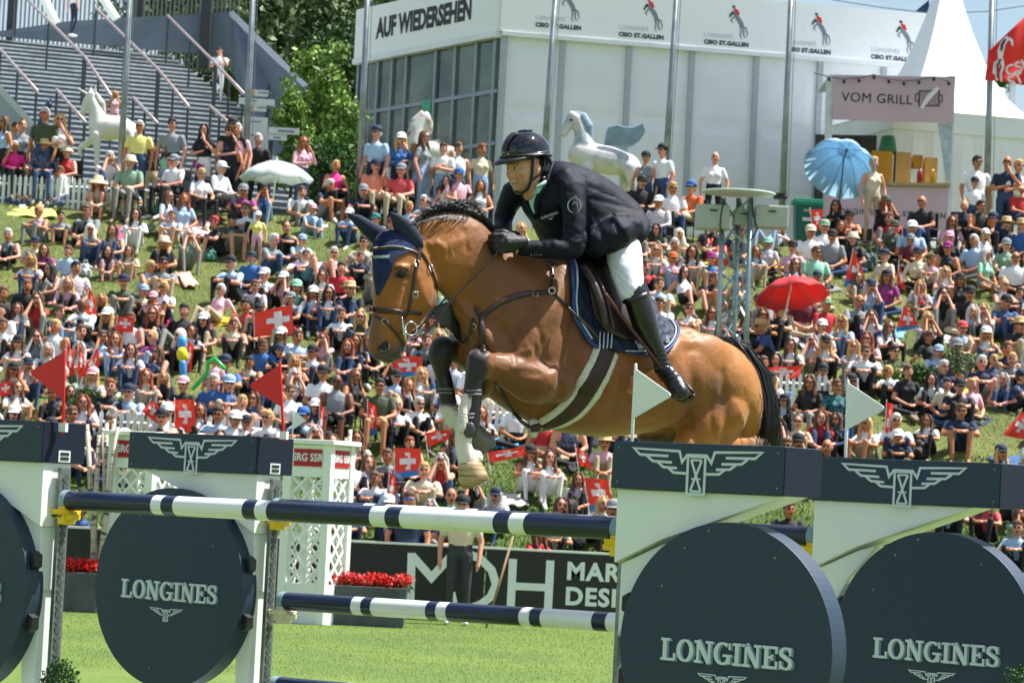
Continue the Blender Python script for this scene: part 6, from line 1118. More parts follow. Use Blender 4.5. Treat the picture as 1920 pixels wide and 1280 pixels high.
def mkperson(pose, female):
    q = POSES[pose]; m = MB(); segs = []   # (a,b,ra,rb,slot)
    V_ = lambda t, s=1: Vector((t[0]*s, t[1], t[2]))
    sw = .165 if female else .195; wa = .115 if female else .135
    H__ = V_(q['H']); P, C_, N_, H_ = V_(q['P']), V_(q['C']), V_(q['N']), H__-Vector((0, 0, .025))
    def sg(a, b, ra, rb, slot): m.tube([a, (a+b)/2, b], [ra, (ra+rb)/2, rb], 10, rnd=True); segs.append((a, b, ra, rb, slot))
    # torso: ring loft
    ax = (C_-P).normalized(); rs = []
    dep = Vector((1, 0, 0)).cross(ax)
    for f, wx, dy in ((-.18, .08, .07), (-.05, .155, .115), (.12, .16, .12), (.45, wa+.03, .115), (.75, wa+.045, .12), (1.0, sw-.015, .12), (1.25, sw-.03, .10), (1.42, .09, .07)):
        c = P+(C_-P)*f; rs.append([c+Vector((1, 0, 0))*(wx*math.cos(t))+dep*(dy*math.sin(t)) for t in [2*math.pi*j/16 for j in range(16)]])
    m.rings(rs); segs.append((P+(C_-P)*.25, C_+ax*.06, .11, .12, 1)); segs.append((P-ax*.05, P+(C_-P)*.10, .14, .14, 4))
    if female: 
        for s in (-1, 1): m.ell(C_+Vector((s*.07, -.09, -.04)), (.065, .06, .065), n=12, k=8)
    sg(N_-ax*.05, H_+Vector((0, .01, -.07)), .052, .050, 0)
    # head
    hd = MB(); rs = []
    for i in range(15):
        e = math.radians(-84+168*i/14); ring = []
        for j in range(20):
            a = 2*math.pi*j/20-math.pi/2; dd = math.degrees(2*math.pi*j/20); dd = dd-360 if dd > 180 else dd; ed = math.degrees(e)
            r = 1+.16*math.exp(-(dd/11)**2-((ed+10)/11)**2)+.05*math.exp(-(dd/22)**2-((ed+55)/16)**2)-.06*math.exp(-((abs(dd)-24)/12)**2-((ed-4)/8)**2)
            ring.append(H_+Vector((.077*r*math.cos(e)*math.cos(a)*(1-.12*max(0, -math.sin(e))), .098*r*math.cos(e)*math.sin(a), .118*r*math.sin(e))))
        rs.append(ring)
    m.rings(rs); segs.append((H_+Vector((0, 0, .03)), H_+Vector((0, 0, -.04)), .09, .085, 0))
    for s in (-1, 1): m.ell(H_+Vector((s*.08, .01, -.01)), (.012, .02, .03), n=8, k=6)
    rl = 1.0 if not female else .86
    for s in (-1, 1):
        S_a = C_+ax*.07+Vector((s*(sw-.005), 0, 0)); E_, W_, D_ = V_(q['E'], s), V_(q['Wr'], s), V_(q['Hd'], s)
        if pose == 'f' and s < 0: E_, W_, D_ = Vector((-.24, -.08, 1.10)), Vector((-.02, -.24, 1.12)), Vector((.05, -.25, 1.14))
        if pose == 'a' and s < 0: W_ = W_+Vector((0, .03, .05)); D_ = D_+Vector((0, .04, .05))
        md = S_a+(E_-S_a)*.55
        sg(S_a, md, .066*rl, .058*rl, 2); sg(md, E_, .047*rl, .044*rl, 3); sg(E_, W_, .042*rl, .030*rl, 3); sg(W_, D_, .028*rl, .034*rl, 0); m.tube([D_, D_+(D_-W_).normalized()*.07], [.028*rl, .014*rl], 8, rnd=True)
        hp_ = P+Vector((s*.09, -.02, -.01)); K_, A_ = V_(q['K'], s), V_(q['A'], s); km = hp_+(K_-hp_)*.62
        sg(hp_, km, .088*rl**.5, .070*rl, 4); sg(km, K_, .070*rl, .056*rl, 7); sg(K_, A_, .054*rl, .036*rl, 5)
        tz = -.05 if pose not in 'safw' else -.055; fd = Vector((0, -.17, -.05 if pose not in 'safw' else 0)); a0 = A_+Vector((0, .02, tz*.6)); sg(a0, A_+fd+Vector((s*.02, 0, tz)), .040, .034, 6)
    me = remesh(m, .0155 if pose in 'safw' else .0145, 3, 'person', .45)
    n = len(me.polygons); cen = np.empty(n*3); me.polygons.foreach_get('center', cen); cen = cen.reshape(-1, 3); best = np.full(n, 1e9); slot = np.zeros(n, int)
    for a, b, ra, rb, sl in segs:
        a = np.array(a); b = np.array(b); ab = b-a; t = np.clip(((cen-a) @ ab)/(ab @ ab), 0, 1); d = np.linalg.norm(cen-a-t[:, None]*ab, axis=1)-(ra+(rb-ra)*t); u = d < best; best[u] = d[u]; slot[u] = sl
    r = cen-np.array(H_); fr = (r[:, 1] < -.055)
    for s in (-1, 1): slot[fr & (np.abs(r[:, 0]-s*.031) < .017) & (np.abs(r[:, 2]-.012) < .011)] = 8
    slot[fr & (np.abs(r[:, 0]) < .026) & (np.abs(r[:, 2]+.058) < .010)] = 8; slot[fr & (np.abs(np.abs(r[:, 0])-.032) < .02) & (np.abs(r[:, 2]-.036) < .007)] = 8
    me.polygons.foreach_set('material_index', slot); me.polygons.foreach_set('use_smooth', [True]*n)
    for k in range(9): me.materials.append(SK[0])
    return me, H_
_pp = {}
def proto(p, f):
    if (p, f) not in _pp: _pp[(p, f)] = mkperson(p, f)
    return _pp[(p, f)]
def jitter(me, amp, fr):
    n = len(me.vertices); c = np.empty(n*3); me.vertices.foreach_get('co', c); c = c.reshape(-1, 3); nn = np.empty(n*3); me.vertices.foreach_get('normal', nn); nn = nn.reshape(-1, 3)
    c += nn*(amp*np.sin(c[:, 0]*fr+3)*np.sin(c[:, 1]*fr*1.3+1)*np.sin(c[:, 2]*fr*.5))[:, None]; me.vertices.foreach_set('co', c.ravel()); me.update(); return me
def hairproto(kind):
    m = MB()
    if kind != 'x': m.ell((0, .020, .020), (.087, .098, .116), n=20, k=12)
    if kind == 's': m.ell((0, -.02, .075), (.075, .07, .06), n=14, k=8)
    if kind == 'l':
        for s in (-1, 1): m.tube([(s*.035, -.04, .12), (s*.082, -.02, .04), (s*.092, -.01, -.07), (s*.10, -.045, -.19), (s*.095, -.06, -.25)], [.02, .034, .036, .034, .014], 10, rnd=True)
        m.ell((0, .07, -.07), (.09, .05, .17), n=14, k=10)
    if kind == 'p': m.tube([(0, .10, .07), (.02, .15, .0), (.035, .13, -.12), (.03, .10, -.22)], [.03, .036, .033, .012], 10, rnd=True)
    if kind == 'u': m.ell((0, .045, .145), (.042, .042, .038), n=12, k=8)
    return jitter(remesh(m, .012, 1, 'hair'), .006, 60)
def hatproto(k):
    m = MB()
    if k == 'c':
        m.lathe((0, .008, .045), [(.101, -.01), (.102, .02), (.094, .06), (.066, .092), (.03, .106), (0.004, .11)], 24); rs = []
        for i in range(13):
            a = math.radians(-60+120*i/12); f = math.cos(a)**.7; rs.append([Vector((.095*math.sin(a), .008-.095*math.cos(a), .05)), Vector((.10*math.sin(a), .0-.100*math.cos(a)-.075*f, .030)), Vector((.10*math.sin(a), .0-.100*math.cos(a)-.075*f, .024)), Vector((.095*math.sin(a), .008-.095*math.cos(a), .038))])
        m.rings(rs)
    if k == 'h': m.lathe((0, .005, .05), [(.0, .0), (.165, -.006), (.168, .004), (.104, .012), (.100, .06), (.092, .10), (.05, .108), (.0, .098)], 24)
    if k == 'u': m.lathe((0, .005, .045), [(.0, .0), (.090, .0), (.150, -.035), (.154, -.028), (.106, .02), (.098, .075), (.07, .10), (.0, .104)], 24)
    if k == 'w': m.lathe((0, .005, .045), [(.0, .0), (.090, .0), (.20, -.05), (.235, -.075), (.236, -.068), (.15, -.012), (.104, .02), (.096, .08), (.06, .105), (.0, .108)], 28)
    if k == 'v': m.ell((0, .03, .01), (.105, .11, .135), n=20, k=12); m.tube([(-.07, .0, -.06), (-.09, -.03, -.18)], [.05, .05], 10, rnd=True); m.tube([(.07, .0, -.06), (.09, -.03, -.18)], [.05, .05], 10, rnd=True); m.ell((0, .07, -.13), (.13, .06, .13), n=14, k=8)
    if k == 'e': 
        m.tube([(.088*math.cos(a), .01, .02+.125*math.sin(a)) for a in [math.pi*i/12 for i in range(13)]], .010, 8); 
        for s in (-1, 1): m.ell((s*.088, .01, .0), (.022, .034, .036), n=12, k=8)
    me = m.mesh('hat'); me.polygons.foreach_set('use_smooth', [True]*len(me.polygons)); return me
def glassproto():
    m = MB()
    for s in (-1, 1): m.ell((s*.033, -.094, .014), (.029, .010, .018), n=12, k=8); m.tube([(s*.062, -.08, .02), (s*.082, .0, .018)], .004, 6)
    m.tube([(-.06, -.094, .020), (0, -.103, .020), (.06, -.094, .020)], .005, 6); me = m.mesh('sunglasses'); me.polygons.foreach_set('use_smooth', [True]*len(me.polygons)); return me
HP = {k: hairproto(k) for k in 'slpu'}; TP = {k: hatproto(k) for k in 'chuwve'}; GP = glassproto()
for d_ in (HP, TP): 
    for m_ in d_.values(): m_.materials.append(SK[0])
GP.materials.append(lensm)
def findY(px, py, hh, plateau):
    f = lambda Y: at(px, py, Y).z-ground_z(Y)-hh
    if plateau:
        Ys = [60.4+.05*i for i in range(80)]; v = [f(Y) for Y in Ys]
        for Y, a in zip(Ys, v):
            if a >= 0: return Y
        return Ys[0]
    Ys = [42.6+.05*i for i in range(356)]; v = [f(Y) for Y in Ys]
    for Y, a in zip(Ys, v):
        if a <= 0: return Y
    return 60.35
WHO = dict(m='man', w='woman', o='older man', q='older woman', b='boy', g='girl')
PEOPLE = []; RP = random.Random(11)
def person(x, y, pose, who, top, slv, pants, hair, hat='-', gl='-', Yfix=None, zfix=None, extra=None, yaw=None, label=None, scale=None):
    fem = who in 'wqg'; child = who in 'bg'; me, H_ = proto(pose, fem); sc_ = {'m': 1.0, 'o': .98, 'w': .93, 'q': .92, 'b': .84, 'g': .82}[who]*RP.uniform(.99, 1.06)
    if scale: sc_ = scale
    hh = H_.z*sc_
    if Yfix is not None: Yp = Yfix
    else: Yp = findY(x, y, hh, pose in 'safw' and y < 330)
    p = at(x, y, Yp); zg = zfix if zfix is not None else ground_z(Yp)
    if Yfix is None and pose in 'safw' and y < 330: sc_ *= min(1.10, max(.90, (p.z-zg)/hh))
    if yaw is None: yaw = RP.gauss(0, .42)+(-.0 if x < 960 else .0)
    off_ = Vector((H_.x, H_.y, 0))*sc_; off_.rotate(Matrix.Rotation(yaw, 3, 'Z')); o = bpy.data.objects.new('person', me); sc.collection.objects.link(o); o.location = (p.x-off_.x, Yp-off_.y, zg if Yfix or zfix or pose in 'safw' else p.z-hh if abs((p.z-hh)-zg) < .6 else zg); o.rotation_euler = (0, 0, yaw); o.scale = (sc_,)*3
    sk = SK[{'D': 3}.get(gl[1:2] if len(gl) > 1 else '', RP.choice((0, 0, 1, 1, 2)))] if not (gl.endswith('D')) else SK[3]
    T_m = patmat(top); Pm = patmat(pants[0]); short = pants.endswith('s') and len(pants) > 1; sh = mat('shoe_'+('a', 'b', 'c')[RP.randrange(3)], ('#d8d8d6', '#2a2a2e', '#7b6a58')[RP.randrange(3)], .7)
    sl = int(slv); mats = [sk, T_m, T_m if sl >= 1 else sk, T_m if sl >= 2 else sk, Pm, sk if short else Pm, sk if short and RP.random() < .4 else sh, sk if short and RP.random() < .35 else Pm, featm]
    for i, m_ in enumerate(mats):
        s_ = o.material_slots[i]; s_.link = 'OBJECT'; s_.material = m_
    hl_ = Matrix.Rotation(RP.gauss(0, .18), 4, 'Z')
    def child_(nm, mesh, m_):
        c = bpy.data.objects.new(nm, mesh); sc.collection.objects.link(c); c.parent = o; c.location = H_; 
        if m_ is not None: c.material_slots[0].link = 'OBJECT'; c.material_slots[0].material = m_
        return c
    hk = hair[-1]; hc_ = hair[0]
    if hk != 'x' and hat[0] != 'v': child_('hair', HP[hk], hairm[hc_])
    if hat != '-':
        hcx = {'h': '#c8aa78', 'w': '#cdbb94', 'u': '#cfc2a4', 'v': '#ddd6c6', 'e': '#1b1b1d'}.get(hat[0]); hm_ = mat('hat_'+hat, hcx if hcx and len(hat) == 1 else PAL[hat[1]], .8, var=.15, vs=20); child_({'c': 'cap', 'h': 'hat', 'w': 'sun_hat', 'u': 'bucket_hat', 'v': 'headscarf', 'e': 'headphones'}[hat[0]], TP[hat[0]], hm_)
    if gl[0] == 'o' or gl[0] in 'rb': 
        c = child_('sunglasses', GP, None)
        if gl[0] != 'o': c.material_slots[0].link = 'OBJECT'; c.material_slots[0].material = mat('lens_'+gl[0], {'r': '#b0202c', 'b': '#1c4fc0'}[gl[0]], .2)
    o['category'] = 'person'; o['group'] = 'spectators on the grass hill'
    PEOPLE.append(dict(o=o, x=x, y=y, pose=pose, who=who, top=top, sl=sl, pants=pants, hair=hair, hat=hat, gl=gl, label=label)); return o
LIST = """8 230 s w L 0 k nl - o|30 240 s m W 1 k ds|43 236 s w G 1 k nu|84 215 s m D 1 j gs - r|113 226 f w W 0 k bl - o|28 275 c q F 2 k gs - o|84 275 c o X 2 j gs h|125 286 c w R 0 w ns u|50 320 x w G 1 j nl - o|112 323 x w W 2 j ns - o
206 296 h m W 1 j gs|244 305 c o E 1 g gs u|262 238 s o Y 1 j gs - o|286 281 s g K 1 t nl|323 234 s m G 1 k ds - o|309 305 s g M 0 is nl|326 303 c m W 1 k gs cG o|184 343 j w T 2 ts rl w|246 352 k g L 1 t nl u|72 395 k w P 0 g bu
114 406 k g G 1 ks ds|162 397 k m G 1 k ns - o|255 403 k w W 2 w dl|316 369 x w Z 1 t nl - o|345 374 x w L 1 w rl|322 405 k b L 1 ts ns|169 431 k w G 0 j bl v o|212 433 j w T 0 j nl|384 245 f w K 1 w dl|430 247 f w N 0 k ns - o
445 243 s m P 1 k gs|437 226 s m K 1 k ds cK|484 262 s o K 1 k gs|378 311 s g V 1 j nl|569 267 f w P 2 j rl - o|378 327 c q W 1 k bs - o|416 316 c m W 2 g gs cW o|439 309 s w K 0 k bu|456 359 k m V 1 k gs cG|496 357 h w B 0 i ds - o
566 361 k m W 1 g ns|630 312 c w F 0 k bs|619 348 k m N 1 gs gs|681 359 k m N 1 k gs cG|460 393 k m W 1 k ns|586 393 k g L 1 i bs cP|655 402 k b L 1 j bs cW|484 406 t g Y 1 Ps ns cW|402 417 k w K 1 ks Rs - o|436 412 k m D 1 gs ds cK o
706 250 s m L 1 n gs cN|752 262 f w B 2 n bl cW o|796 258 s w G 1 i nl - o|789 279 s g G 1 i dl|831 279 a b W 1 i ds|860 279 s m W 0 j ns|904 281 s w T 1 i rs|705 312 c m S 1 t gs cN|752 320 c o C 1 t gs cG|839 341 c w T 0 k dl
861 329 c m P 1 g ns cB|901 350 c w W 0 g nl|795 378 k m G 1 g gs e|825 359 k b T 1 k ns|870 371 k b W 1 g ds|705 412 k b G 1 g ns cQ|767 389 k w L 1 g bs|977 429 k w L 1 g bl|682 455 k m T 1 g ds - o|1211 296 s w G 0 j ds cK
1242 283 s m W 1 j ds cK|1341 296 s w W 1 k nx|1204 342 c m K 1 k ds cK o|1262 354 c m W 1 j bs - o|1296 352 c m O 1 ts ns cB o|1235 380 c o H 2 j gs cW o|1189 372 k m W 1 g ns - o|1232 431 k w D 1 g dl|1274 440 k w T 2 t bl v|1231 470 k w W 1 g bl - o
1265 459 k o D 1 g gs|1262 485 k b P 1 i ns cO|1334 485 k w B 0 ts ds cV|1441 457 x g H 1 k ns cM|1520 436 x m W 1 t gs cT o|1486 464 x w P 1 k gs cK o|1531 474 x m M 1 g ns - o|1386 434 k m N 1 g ds cN|1335 425 k m K 1 k ns|1462 440 y w I 1 i nl
1833 298 s m W 1 j ds - o|1828 343 s b W 1 j ns cK|1889 302 f m N 1 j nx - o|1911 298 a w W 1 t bs - o|1639 306 s w T 0 t bs|1568 387 k w K 2 k dl|1593 406 k w S 1 k ns cK|1661 379 h w K 1 k rl cD|1729 379 c m K 1 j gx - o|1808 387 c w N 0 k bu
1839 387 c m K 0 k ds - o|1914 355 c m R 1 j ns|1578 424 k g K 1 k rl|1560 444 x m G 1 j ns cK o|1599 448 x w K 1 j ns u o|1546 426 x m W 1 t gs cE|1667 410 k m R 1 g ns|1678 426 x w D 1 k ns cD o|1710 428 x m L 1 k gs cW|1708 450 x b U 1 k ns cG
1785 416 x w P 1 k nl - o|1835 410 k m K 1 k ns cM|1862 412 x m N 1 k ns cN|1887 420 x w K 0 k ns h o|1916 424 x m B 1 j gs h|1848 440 x g W 2 t bl cW|1826 452 x m L 1 g gs|1780 446 x w K 1 k ns cP o|1887 460 x w E 1 k gs cG|1777 466 x w K 0 j ns cV o
1849 478 x q M 1 gs gl - o|1659 480 x w T 1 k bs cN|1721 476 x w T 2 k ns cN o|1904 484 x m W 1 k gx - o|1663 519 x w V 1 j nl cK|1800 525 x w K 0 ts nl cK|1819 551 x m K 1 t gs cK o|1884 535 k w W 0 ts bu - o|1887 567 k m J 1 j gs cK o|1549 571 x o R 1 k gs cE
1611 565 k m G 2 k gx - o|1667 614 k w W 1 k nl - o|1627 636 k w P 1 k rl - o|1623 660 k m W 1 k ns - o|1677 660 k m D 1 k ds - o|1742 632 l w K 1 ks ns - o|1805 616 k w I 0 t gs cC o|1849 626 k w W 0 j bl cW|1912 610 k m K 1 t ns h o|1795 650 k m N 1 g gs cG
1760 660 k b L 1 j ns cI|1888 654 k m N 1 t ns|1898 674 k w G 1 k bs|1841 680 k m N 1 gs gs|1770 688 k o N 1 j gs - o|1665 697 k b W 1 k bs|1703 697 x w K 1 k ns|1802 771 k m N 1 ns ns - o|1739 789 k g W 1 k nl|1684 819 k b N 1 k bs cW
1877 849 k w N 1 k bl cN|1915 707 k w X 1 k ns cN|1519 718 c w K 1 g nl - o|1569 724 c w Q 1 j ns - o|1543 696 k w G 0 g nu cK|1496 791 k w T 0 t nu - o|1569 787 k w J 2 k nl - o|1624 795 k w W 1 ts bl|1551 838 k m K 1 k nx|1476 836 k m G 1 k ns - o
1431 681 k m W 1 k ns|1455 675 k w P 1 k dl|1446 711 k w W 1 k bl cK|1283 511 l w W 0 ks dl - o|1236 533 k m L 1 t ns|1236 571 k m W 1 g ds|1293 580 k w W 0 t ns - o|1336 588 k w W 0 g nl - o|1339 522 k b K 1 ts ns|1401 589 k w W 0 k nl
1422 565 k m G 1 g ds|1456 548 x w A 0 ks ns|1508 554 x m U 1 t ns|1431 591 k w K 1 k nl - o|1426 614 k m J 1 k bs h o|1491 496 x w G 1 k nl - o|15 441 k w G 0 k gs|66 456 k b T 1 g ns cN|83 469 k g V 1 k nl|58 489 k w W 1 j bl
93 506 k w N 0 g dl|202 471 k g U 1 is dl|242 471 k g T 1 ts nl|307 456 k w K 1 k bl u o|282 501 k w L 0 ts bs - o|306 495 k m G 1 t ds - o|232 529 k m D 1 g ns cN r|307 540 k w W 1 ns bs - o|270 546 k b T 1 k ns cI|287 559 k g P 1 k ns cP
345 583 l m K 1 g ds|287 589 k w K 1 j rl - o|112 585 k w N 1 i ns|154 572 k m W 2 k dx - -D|34 579 k g W 1 j nl|6 551 k m K 1 k ns|5 610 k w W 1 k ns|152 622 k m K 1 k ns|69 632 h w G 2 k nl - o|34 643 k w W 1 t nl cK
191 632 h w L 1 j ns - o|216 636 k w Z 1 i rl|285 632 k w V 1 i bu|336 630 k w K 2 k nl v|414 544 l q P 1 t gs - o|432 494 k m L 1 k gs cK|496 516 k w W 1 k bs cW|478 537 k w H 1 k ns - o|460 574 j m C 1 t ds|514 591 k w L 1 t ns - o
514 451 k m G 1 j gs - r|537 426 k w K 0 k nu|567 451 k b L 1 t ns cI|552 494 y m W 1 qs ds - b|556 539 k w M 0 k nl cM|587 550 k w W 1 j nl cW|617 550 k w W 0 j dl - o|626 475 k q P 1 k gs - o|676 483 k b N 1 k ns|655 543 k m K 1 j ns h
676 595 k w D 2 j bl - o|558 632 k m L 1 g ns|494 649 x b B 1 k ns - o|524 658 k b N 1 k ns cN|653 649 k w K 1 j rl|552 679 k g K 0 ts bl|403 677 t b P 1 Ps ds|422 681 k m B 1 g ns cN|430 720 k m X 1 t ns cI|477 748 k w B 0 ks nl - o
544 735 c w W 1 k ns - o|606 701 c m W 1 g ns cK|632 716 c m G 0 ks dx - oD|666 705 c w K 0 k nl - o|409 778 k m L 1 k ds - o|441 787 k m W 1 k ns cW o|502 784 k m W 1 k bs - o|568 780 k m L 1 k ns cB|374 770 k w W 1 k nl|670 823 k w T 1 k nl
246 657 k w W 1 j nl|296 661 k w K 0 j nl - o|307 708 k g N 1 k bl|206 725 k m K 1 k rs|241 736 k m L 2 t gs cN|174 704 k w W 1 k bl cP|343 721 k w K 1 k ns cP|32 727 k w W 1 ts nl|99 738 k w N 0 k Rs - o|135 777 k m G 1 k ns - o
313 772 k m W 1 k ns cW|303 783 k m T 1 k ns cK|712 724 c m D 1 ts ds - o|745 760 k w W 1 k bu|786 758 k q W 1 k gs - o|789 702 k w W 1 g bl|690 868 k w G 0 k nl|995 850 k w W 0 w nl cK|1030 858 k w W 0 w nl|1134 831 j w P 1 t ns h
846 930 k o M 1 k gx|1070 951 k w O 0 k dl|1052 947 k w T 1 k nl|1012 1000 k w R 1 k nl|902 775 k w W 1 k rl|795 882 k m T 1 t bs|726 855 k w G 1 k ns|770 615 k w P 1 k nl|800 640 k m G 1 k ns|740 628 k w K 1 k nl
668 640 k w G 1 j nl|640 590 k w W 1 k ns|1480 955 k m K 1 g ns|1600 950 k w T 1 k nl|1908 990 k w L 1 k ns|1130 945 k w W 1 k bl|1085 900 k g H 1 k nl|1460 580 k m K 1 k ns|1210 500 k m R 1 k ns|1150 955 k m N 1 k ns cG
1700 875 k m T 1 k ns|1850 940 k w C 1 k nl|1780 930 k m L 1 k ns cW|1650 940 k w N 1 k bl|1555 960 k m G 1 k ns|1905 900 k w P 1 k nl|60 990 k m B 1 k ns|150 955 k m J 1 k ns cW|690 640 j w J 1 k nl|545 560 k b G 1 k ns cG""".replace('\n', '|').split('|')
for e in LIST:
    f = e.split(); x, y = float(f[0]), float(f[1]); pose = f[2]; f += ['-']*(10-len(f)); kw = {}
    if pose == 't': pose = 's'; kw['scale'] = .62
    if pose == 'k': pose = RP.choice('kkkkkjjk')
    person(x, y, pose, f[3], f[4], f[5], f[6], f[7], f[8], f[9], **kw)
# three on their own levels
person(412, 96, 'f', 'm', 'W', 1, 'w', 'ds', '-', '-', Yfix=93.5, zfix=at(412, 193, 93.5).z, yaw=0, scale=1.0, label='man in white shirt and trousers standing on the terrace steps, hands at his face')
person(142, -28, 'w', 'w', 'W', 1, 'n', 'nl', '-', '-', Yfix=97.2, zfix=at(145, 70, 97.2).z, yaw=2.2, scale=1.0, label='person in white top and navy trousers walking along the terrace top')
person(215, 196, 's', 'g', 'P', 0, 'Ps', 'bl', '-', '-', Yfix=66, zfix=at(215, 262, 66).z, yaw=.4, scale=.62, label='small blond girl in pink perched by the white horse statue')
person(770, 893, 's', 'm', 'N', 1, 'n', 'ns', '-', 'b', Yfix=42.15, zfix=0, yaw=0, scale=1.02, label='young man in navy tee and blue sunglasses standing behind the advertising board')
o = person(868, 932, 's', 'm', 'T', 1, 'd', 'ns', 'cK', '-', Yfix=40.9, zfix=0, yaw=-.1, scale=1.0, label='groundsman in cap, beige shirt and dark trousers leaning before the advertising board')
# labels
LMK = [('white parasol', 515, 325), ('blue parasol', 1575, 305), ('red parasol', 1480, 550), ('white horse statue', 195, 240), ('winged horse statue', 1140, 280), ('camera tower', 1395, 450), ('rider', 1080, 400), ('bay horse head', 750, 550), ('bay horse tail', 1440, 740), ('front left red flag', 95, 700), ('rear left red flag', 505, 725), ('white jump flag by the boot', 1220, 740), ('right white jump flag', 1620, 760), ('green bin', 1510, 390), ('grill stall', 1670, 300), ('rosemary shrub', 168, 770), ('white lattice tower', 600, 1000), ('pink planter', 1800, 735), ('arrow sign', 530, 250), ('horse hooves', 885, 880)]
def base(p, lv):
    pose = {'s': 'standing', 'a': 'standing', 'f': 'standing', 'w': 'walking', 'y': 'reclining', 'l': 'reclining', 'x': 'cross-legged'}.get(p['pose'], 'seated'); g = {0: 'tank top', 1: 'tee', 2: 'long sleeves'}[p['sl']]
    s = f"{pose} {WHO[p['who']]} in {CN[p['top']]} {g}"; hk = p['hair'][-1]; hc_ = HN_[p['hair'][0]]
    if p['hat'] != '-':
        s += {'c': ' and %s cap' % CN.get(p['hat'][1:2] or 'G', 'grey'), 'h': ' and straw hat', 'u': ' and bucket hat', 'w': ' and wide sun hat', 'v': ' and pale headscarf', 'e': ' and headphones'}[p['hat'][0]]
    elif hk == 'x': s += ' with shaved head'
    else: s += {'s': ' with short %s hair', 'l': ' with long %s hair', 'p': ' with %s ponytail', 'u': ' with %s bun'}[hk] % hc_
    return s
def rel(p, k):
    l = sorted(LMK, key=lambda q: math.hypot(q[1]-p['x'], (q[2]-p['y'])))[k]; dx, dy = p['x']-l[1], p['y']-l[2]
    d = ('right of' if dx > 0 else 'left of') if abs(dx) > abs(dy) else ('below' if dy > 0 else 'above'); return f", {d} the {l[0]}"
def near_(p, k):
    l = sorted([q for q in PEOPLE if q is not p], key=lambda q: math.hypot(q['x']-p['x'], q['y']-p['y']))[k]; return f", beside {WHO[l['who']]} in {CN[l['top']]}"
used = {}
for p in PEOPLE: p['b'] = base(p, 0)
from collections import Counter
cb_ = Counter(p['b'] for p in PEOPLE)
for p in PEOPLE:
    if p['label']: lab = p['label']
    else:
        gg = ' and sunglasses' if p['gl'][0] == 'o' else ''
        cands = [p['b']] if cb_[p['b']] == 1 else []
        for k in range(3): cands.append(p['b']+rel(p, k))
        for k in range(4): cands.append(p['b']+near_(p, k))
        for k in range(4): cands.append(p['b'].replace(' short', '').replace(' hair', ' haired' if 0 else ' hair')+near_(p, k)+rel(p, 0))
        for w_ in range(4): cands.append(' '.join(p['b'].split()[:7])+rel(p, w_)+near_(p, 0))
        lab = next((c for c in cands if c not in used and len(c.split()) <= 16), None) or p['b']
    used[lab] = 1; p['o']['label'] = lab
# ================================================================ props
# advertising board
YBD = 42.0; bm1 = mat('led_black', '#15191c', .4, var=.1); lw = mat('board_letter', '#dfe6e8', .5, var=.03)
t = thing('advertising_board', 'long dark advertising board with white lettering along the arena edge', 'advertising board', (0, YBD, 0))
def bq(x0, x1, z0, z1, y0, y1, m_, nm, par):
    mb = MB(); mb.box(((x0+x1)/2, (y0+y1)/2, (z0+z1)/2), (x1-x0, y1-y0, z1-z0)); return mb.build(nm, m_, par)
xs_ = np.arange(-8.2, 9.5, 2.0)
for i, x in enumerate(xs_): bq(x, x+1.985, .0, 1.0, 0, .10, bm1, 'board_panel', t)
bq(-8.2, 9.8, 1.002, 1.03, -.02, .14, white, 'top_edge', t)
def BP(px, py): p = at(px, py, YBD); return (p.x, p.z)
mb = MB(); O = Vector((0, 0, 0)); rb_ = lambda pts, w_, e: mb.ribbon([BP(*p) for p in pts], w_, O, X, Z, -Yv, .002, .006+e)
rb_([(769, 1134), (772, 1036)], .11, 0); rb_([(772, 1040), (809, 1082), (846, 1041)], .11, .0006); rb_([(846, 1040), (872, 1036), (900, 1046), (922, 1068), (930, 1095), (920, 1118), (902, 1132), (876, 1142)], .11, .0012); rb_([(846, 1110), (852, 1139), (884, 1142)], .11, .0018)
rb_([(962, 1047), (957, 1146)], .11, 0); rb_([(1032, 1050), (1027, 1150)], .11, .0003); rb_([(960, 1098), (1030, 1101)], .10, .0008)
mb.build('board_lettering', lw, t)
for s_, px, py in (('MARTIN', 1062, 1071), ('DESIGN', 1059, 1118)):
    p = at(px, py, YBD); mb = textmb(s_, .33, Vector((p.x, 0, p.z))-Yv*.002, X, Z, -Yv, .004, .012, align='LEFT', sp=1.12); mb.build('board_lettering', lw, t)
a, b = BP(125, 1100), BP(215, 1100); bq(a[0]-1.5, b[0], .0, .16, -.012, -.001, white, 'board_white_strip', t)
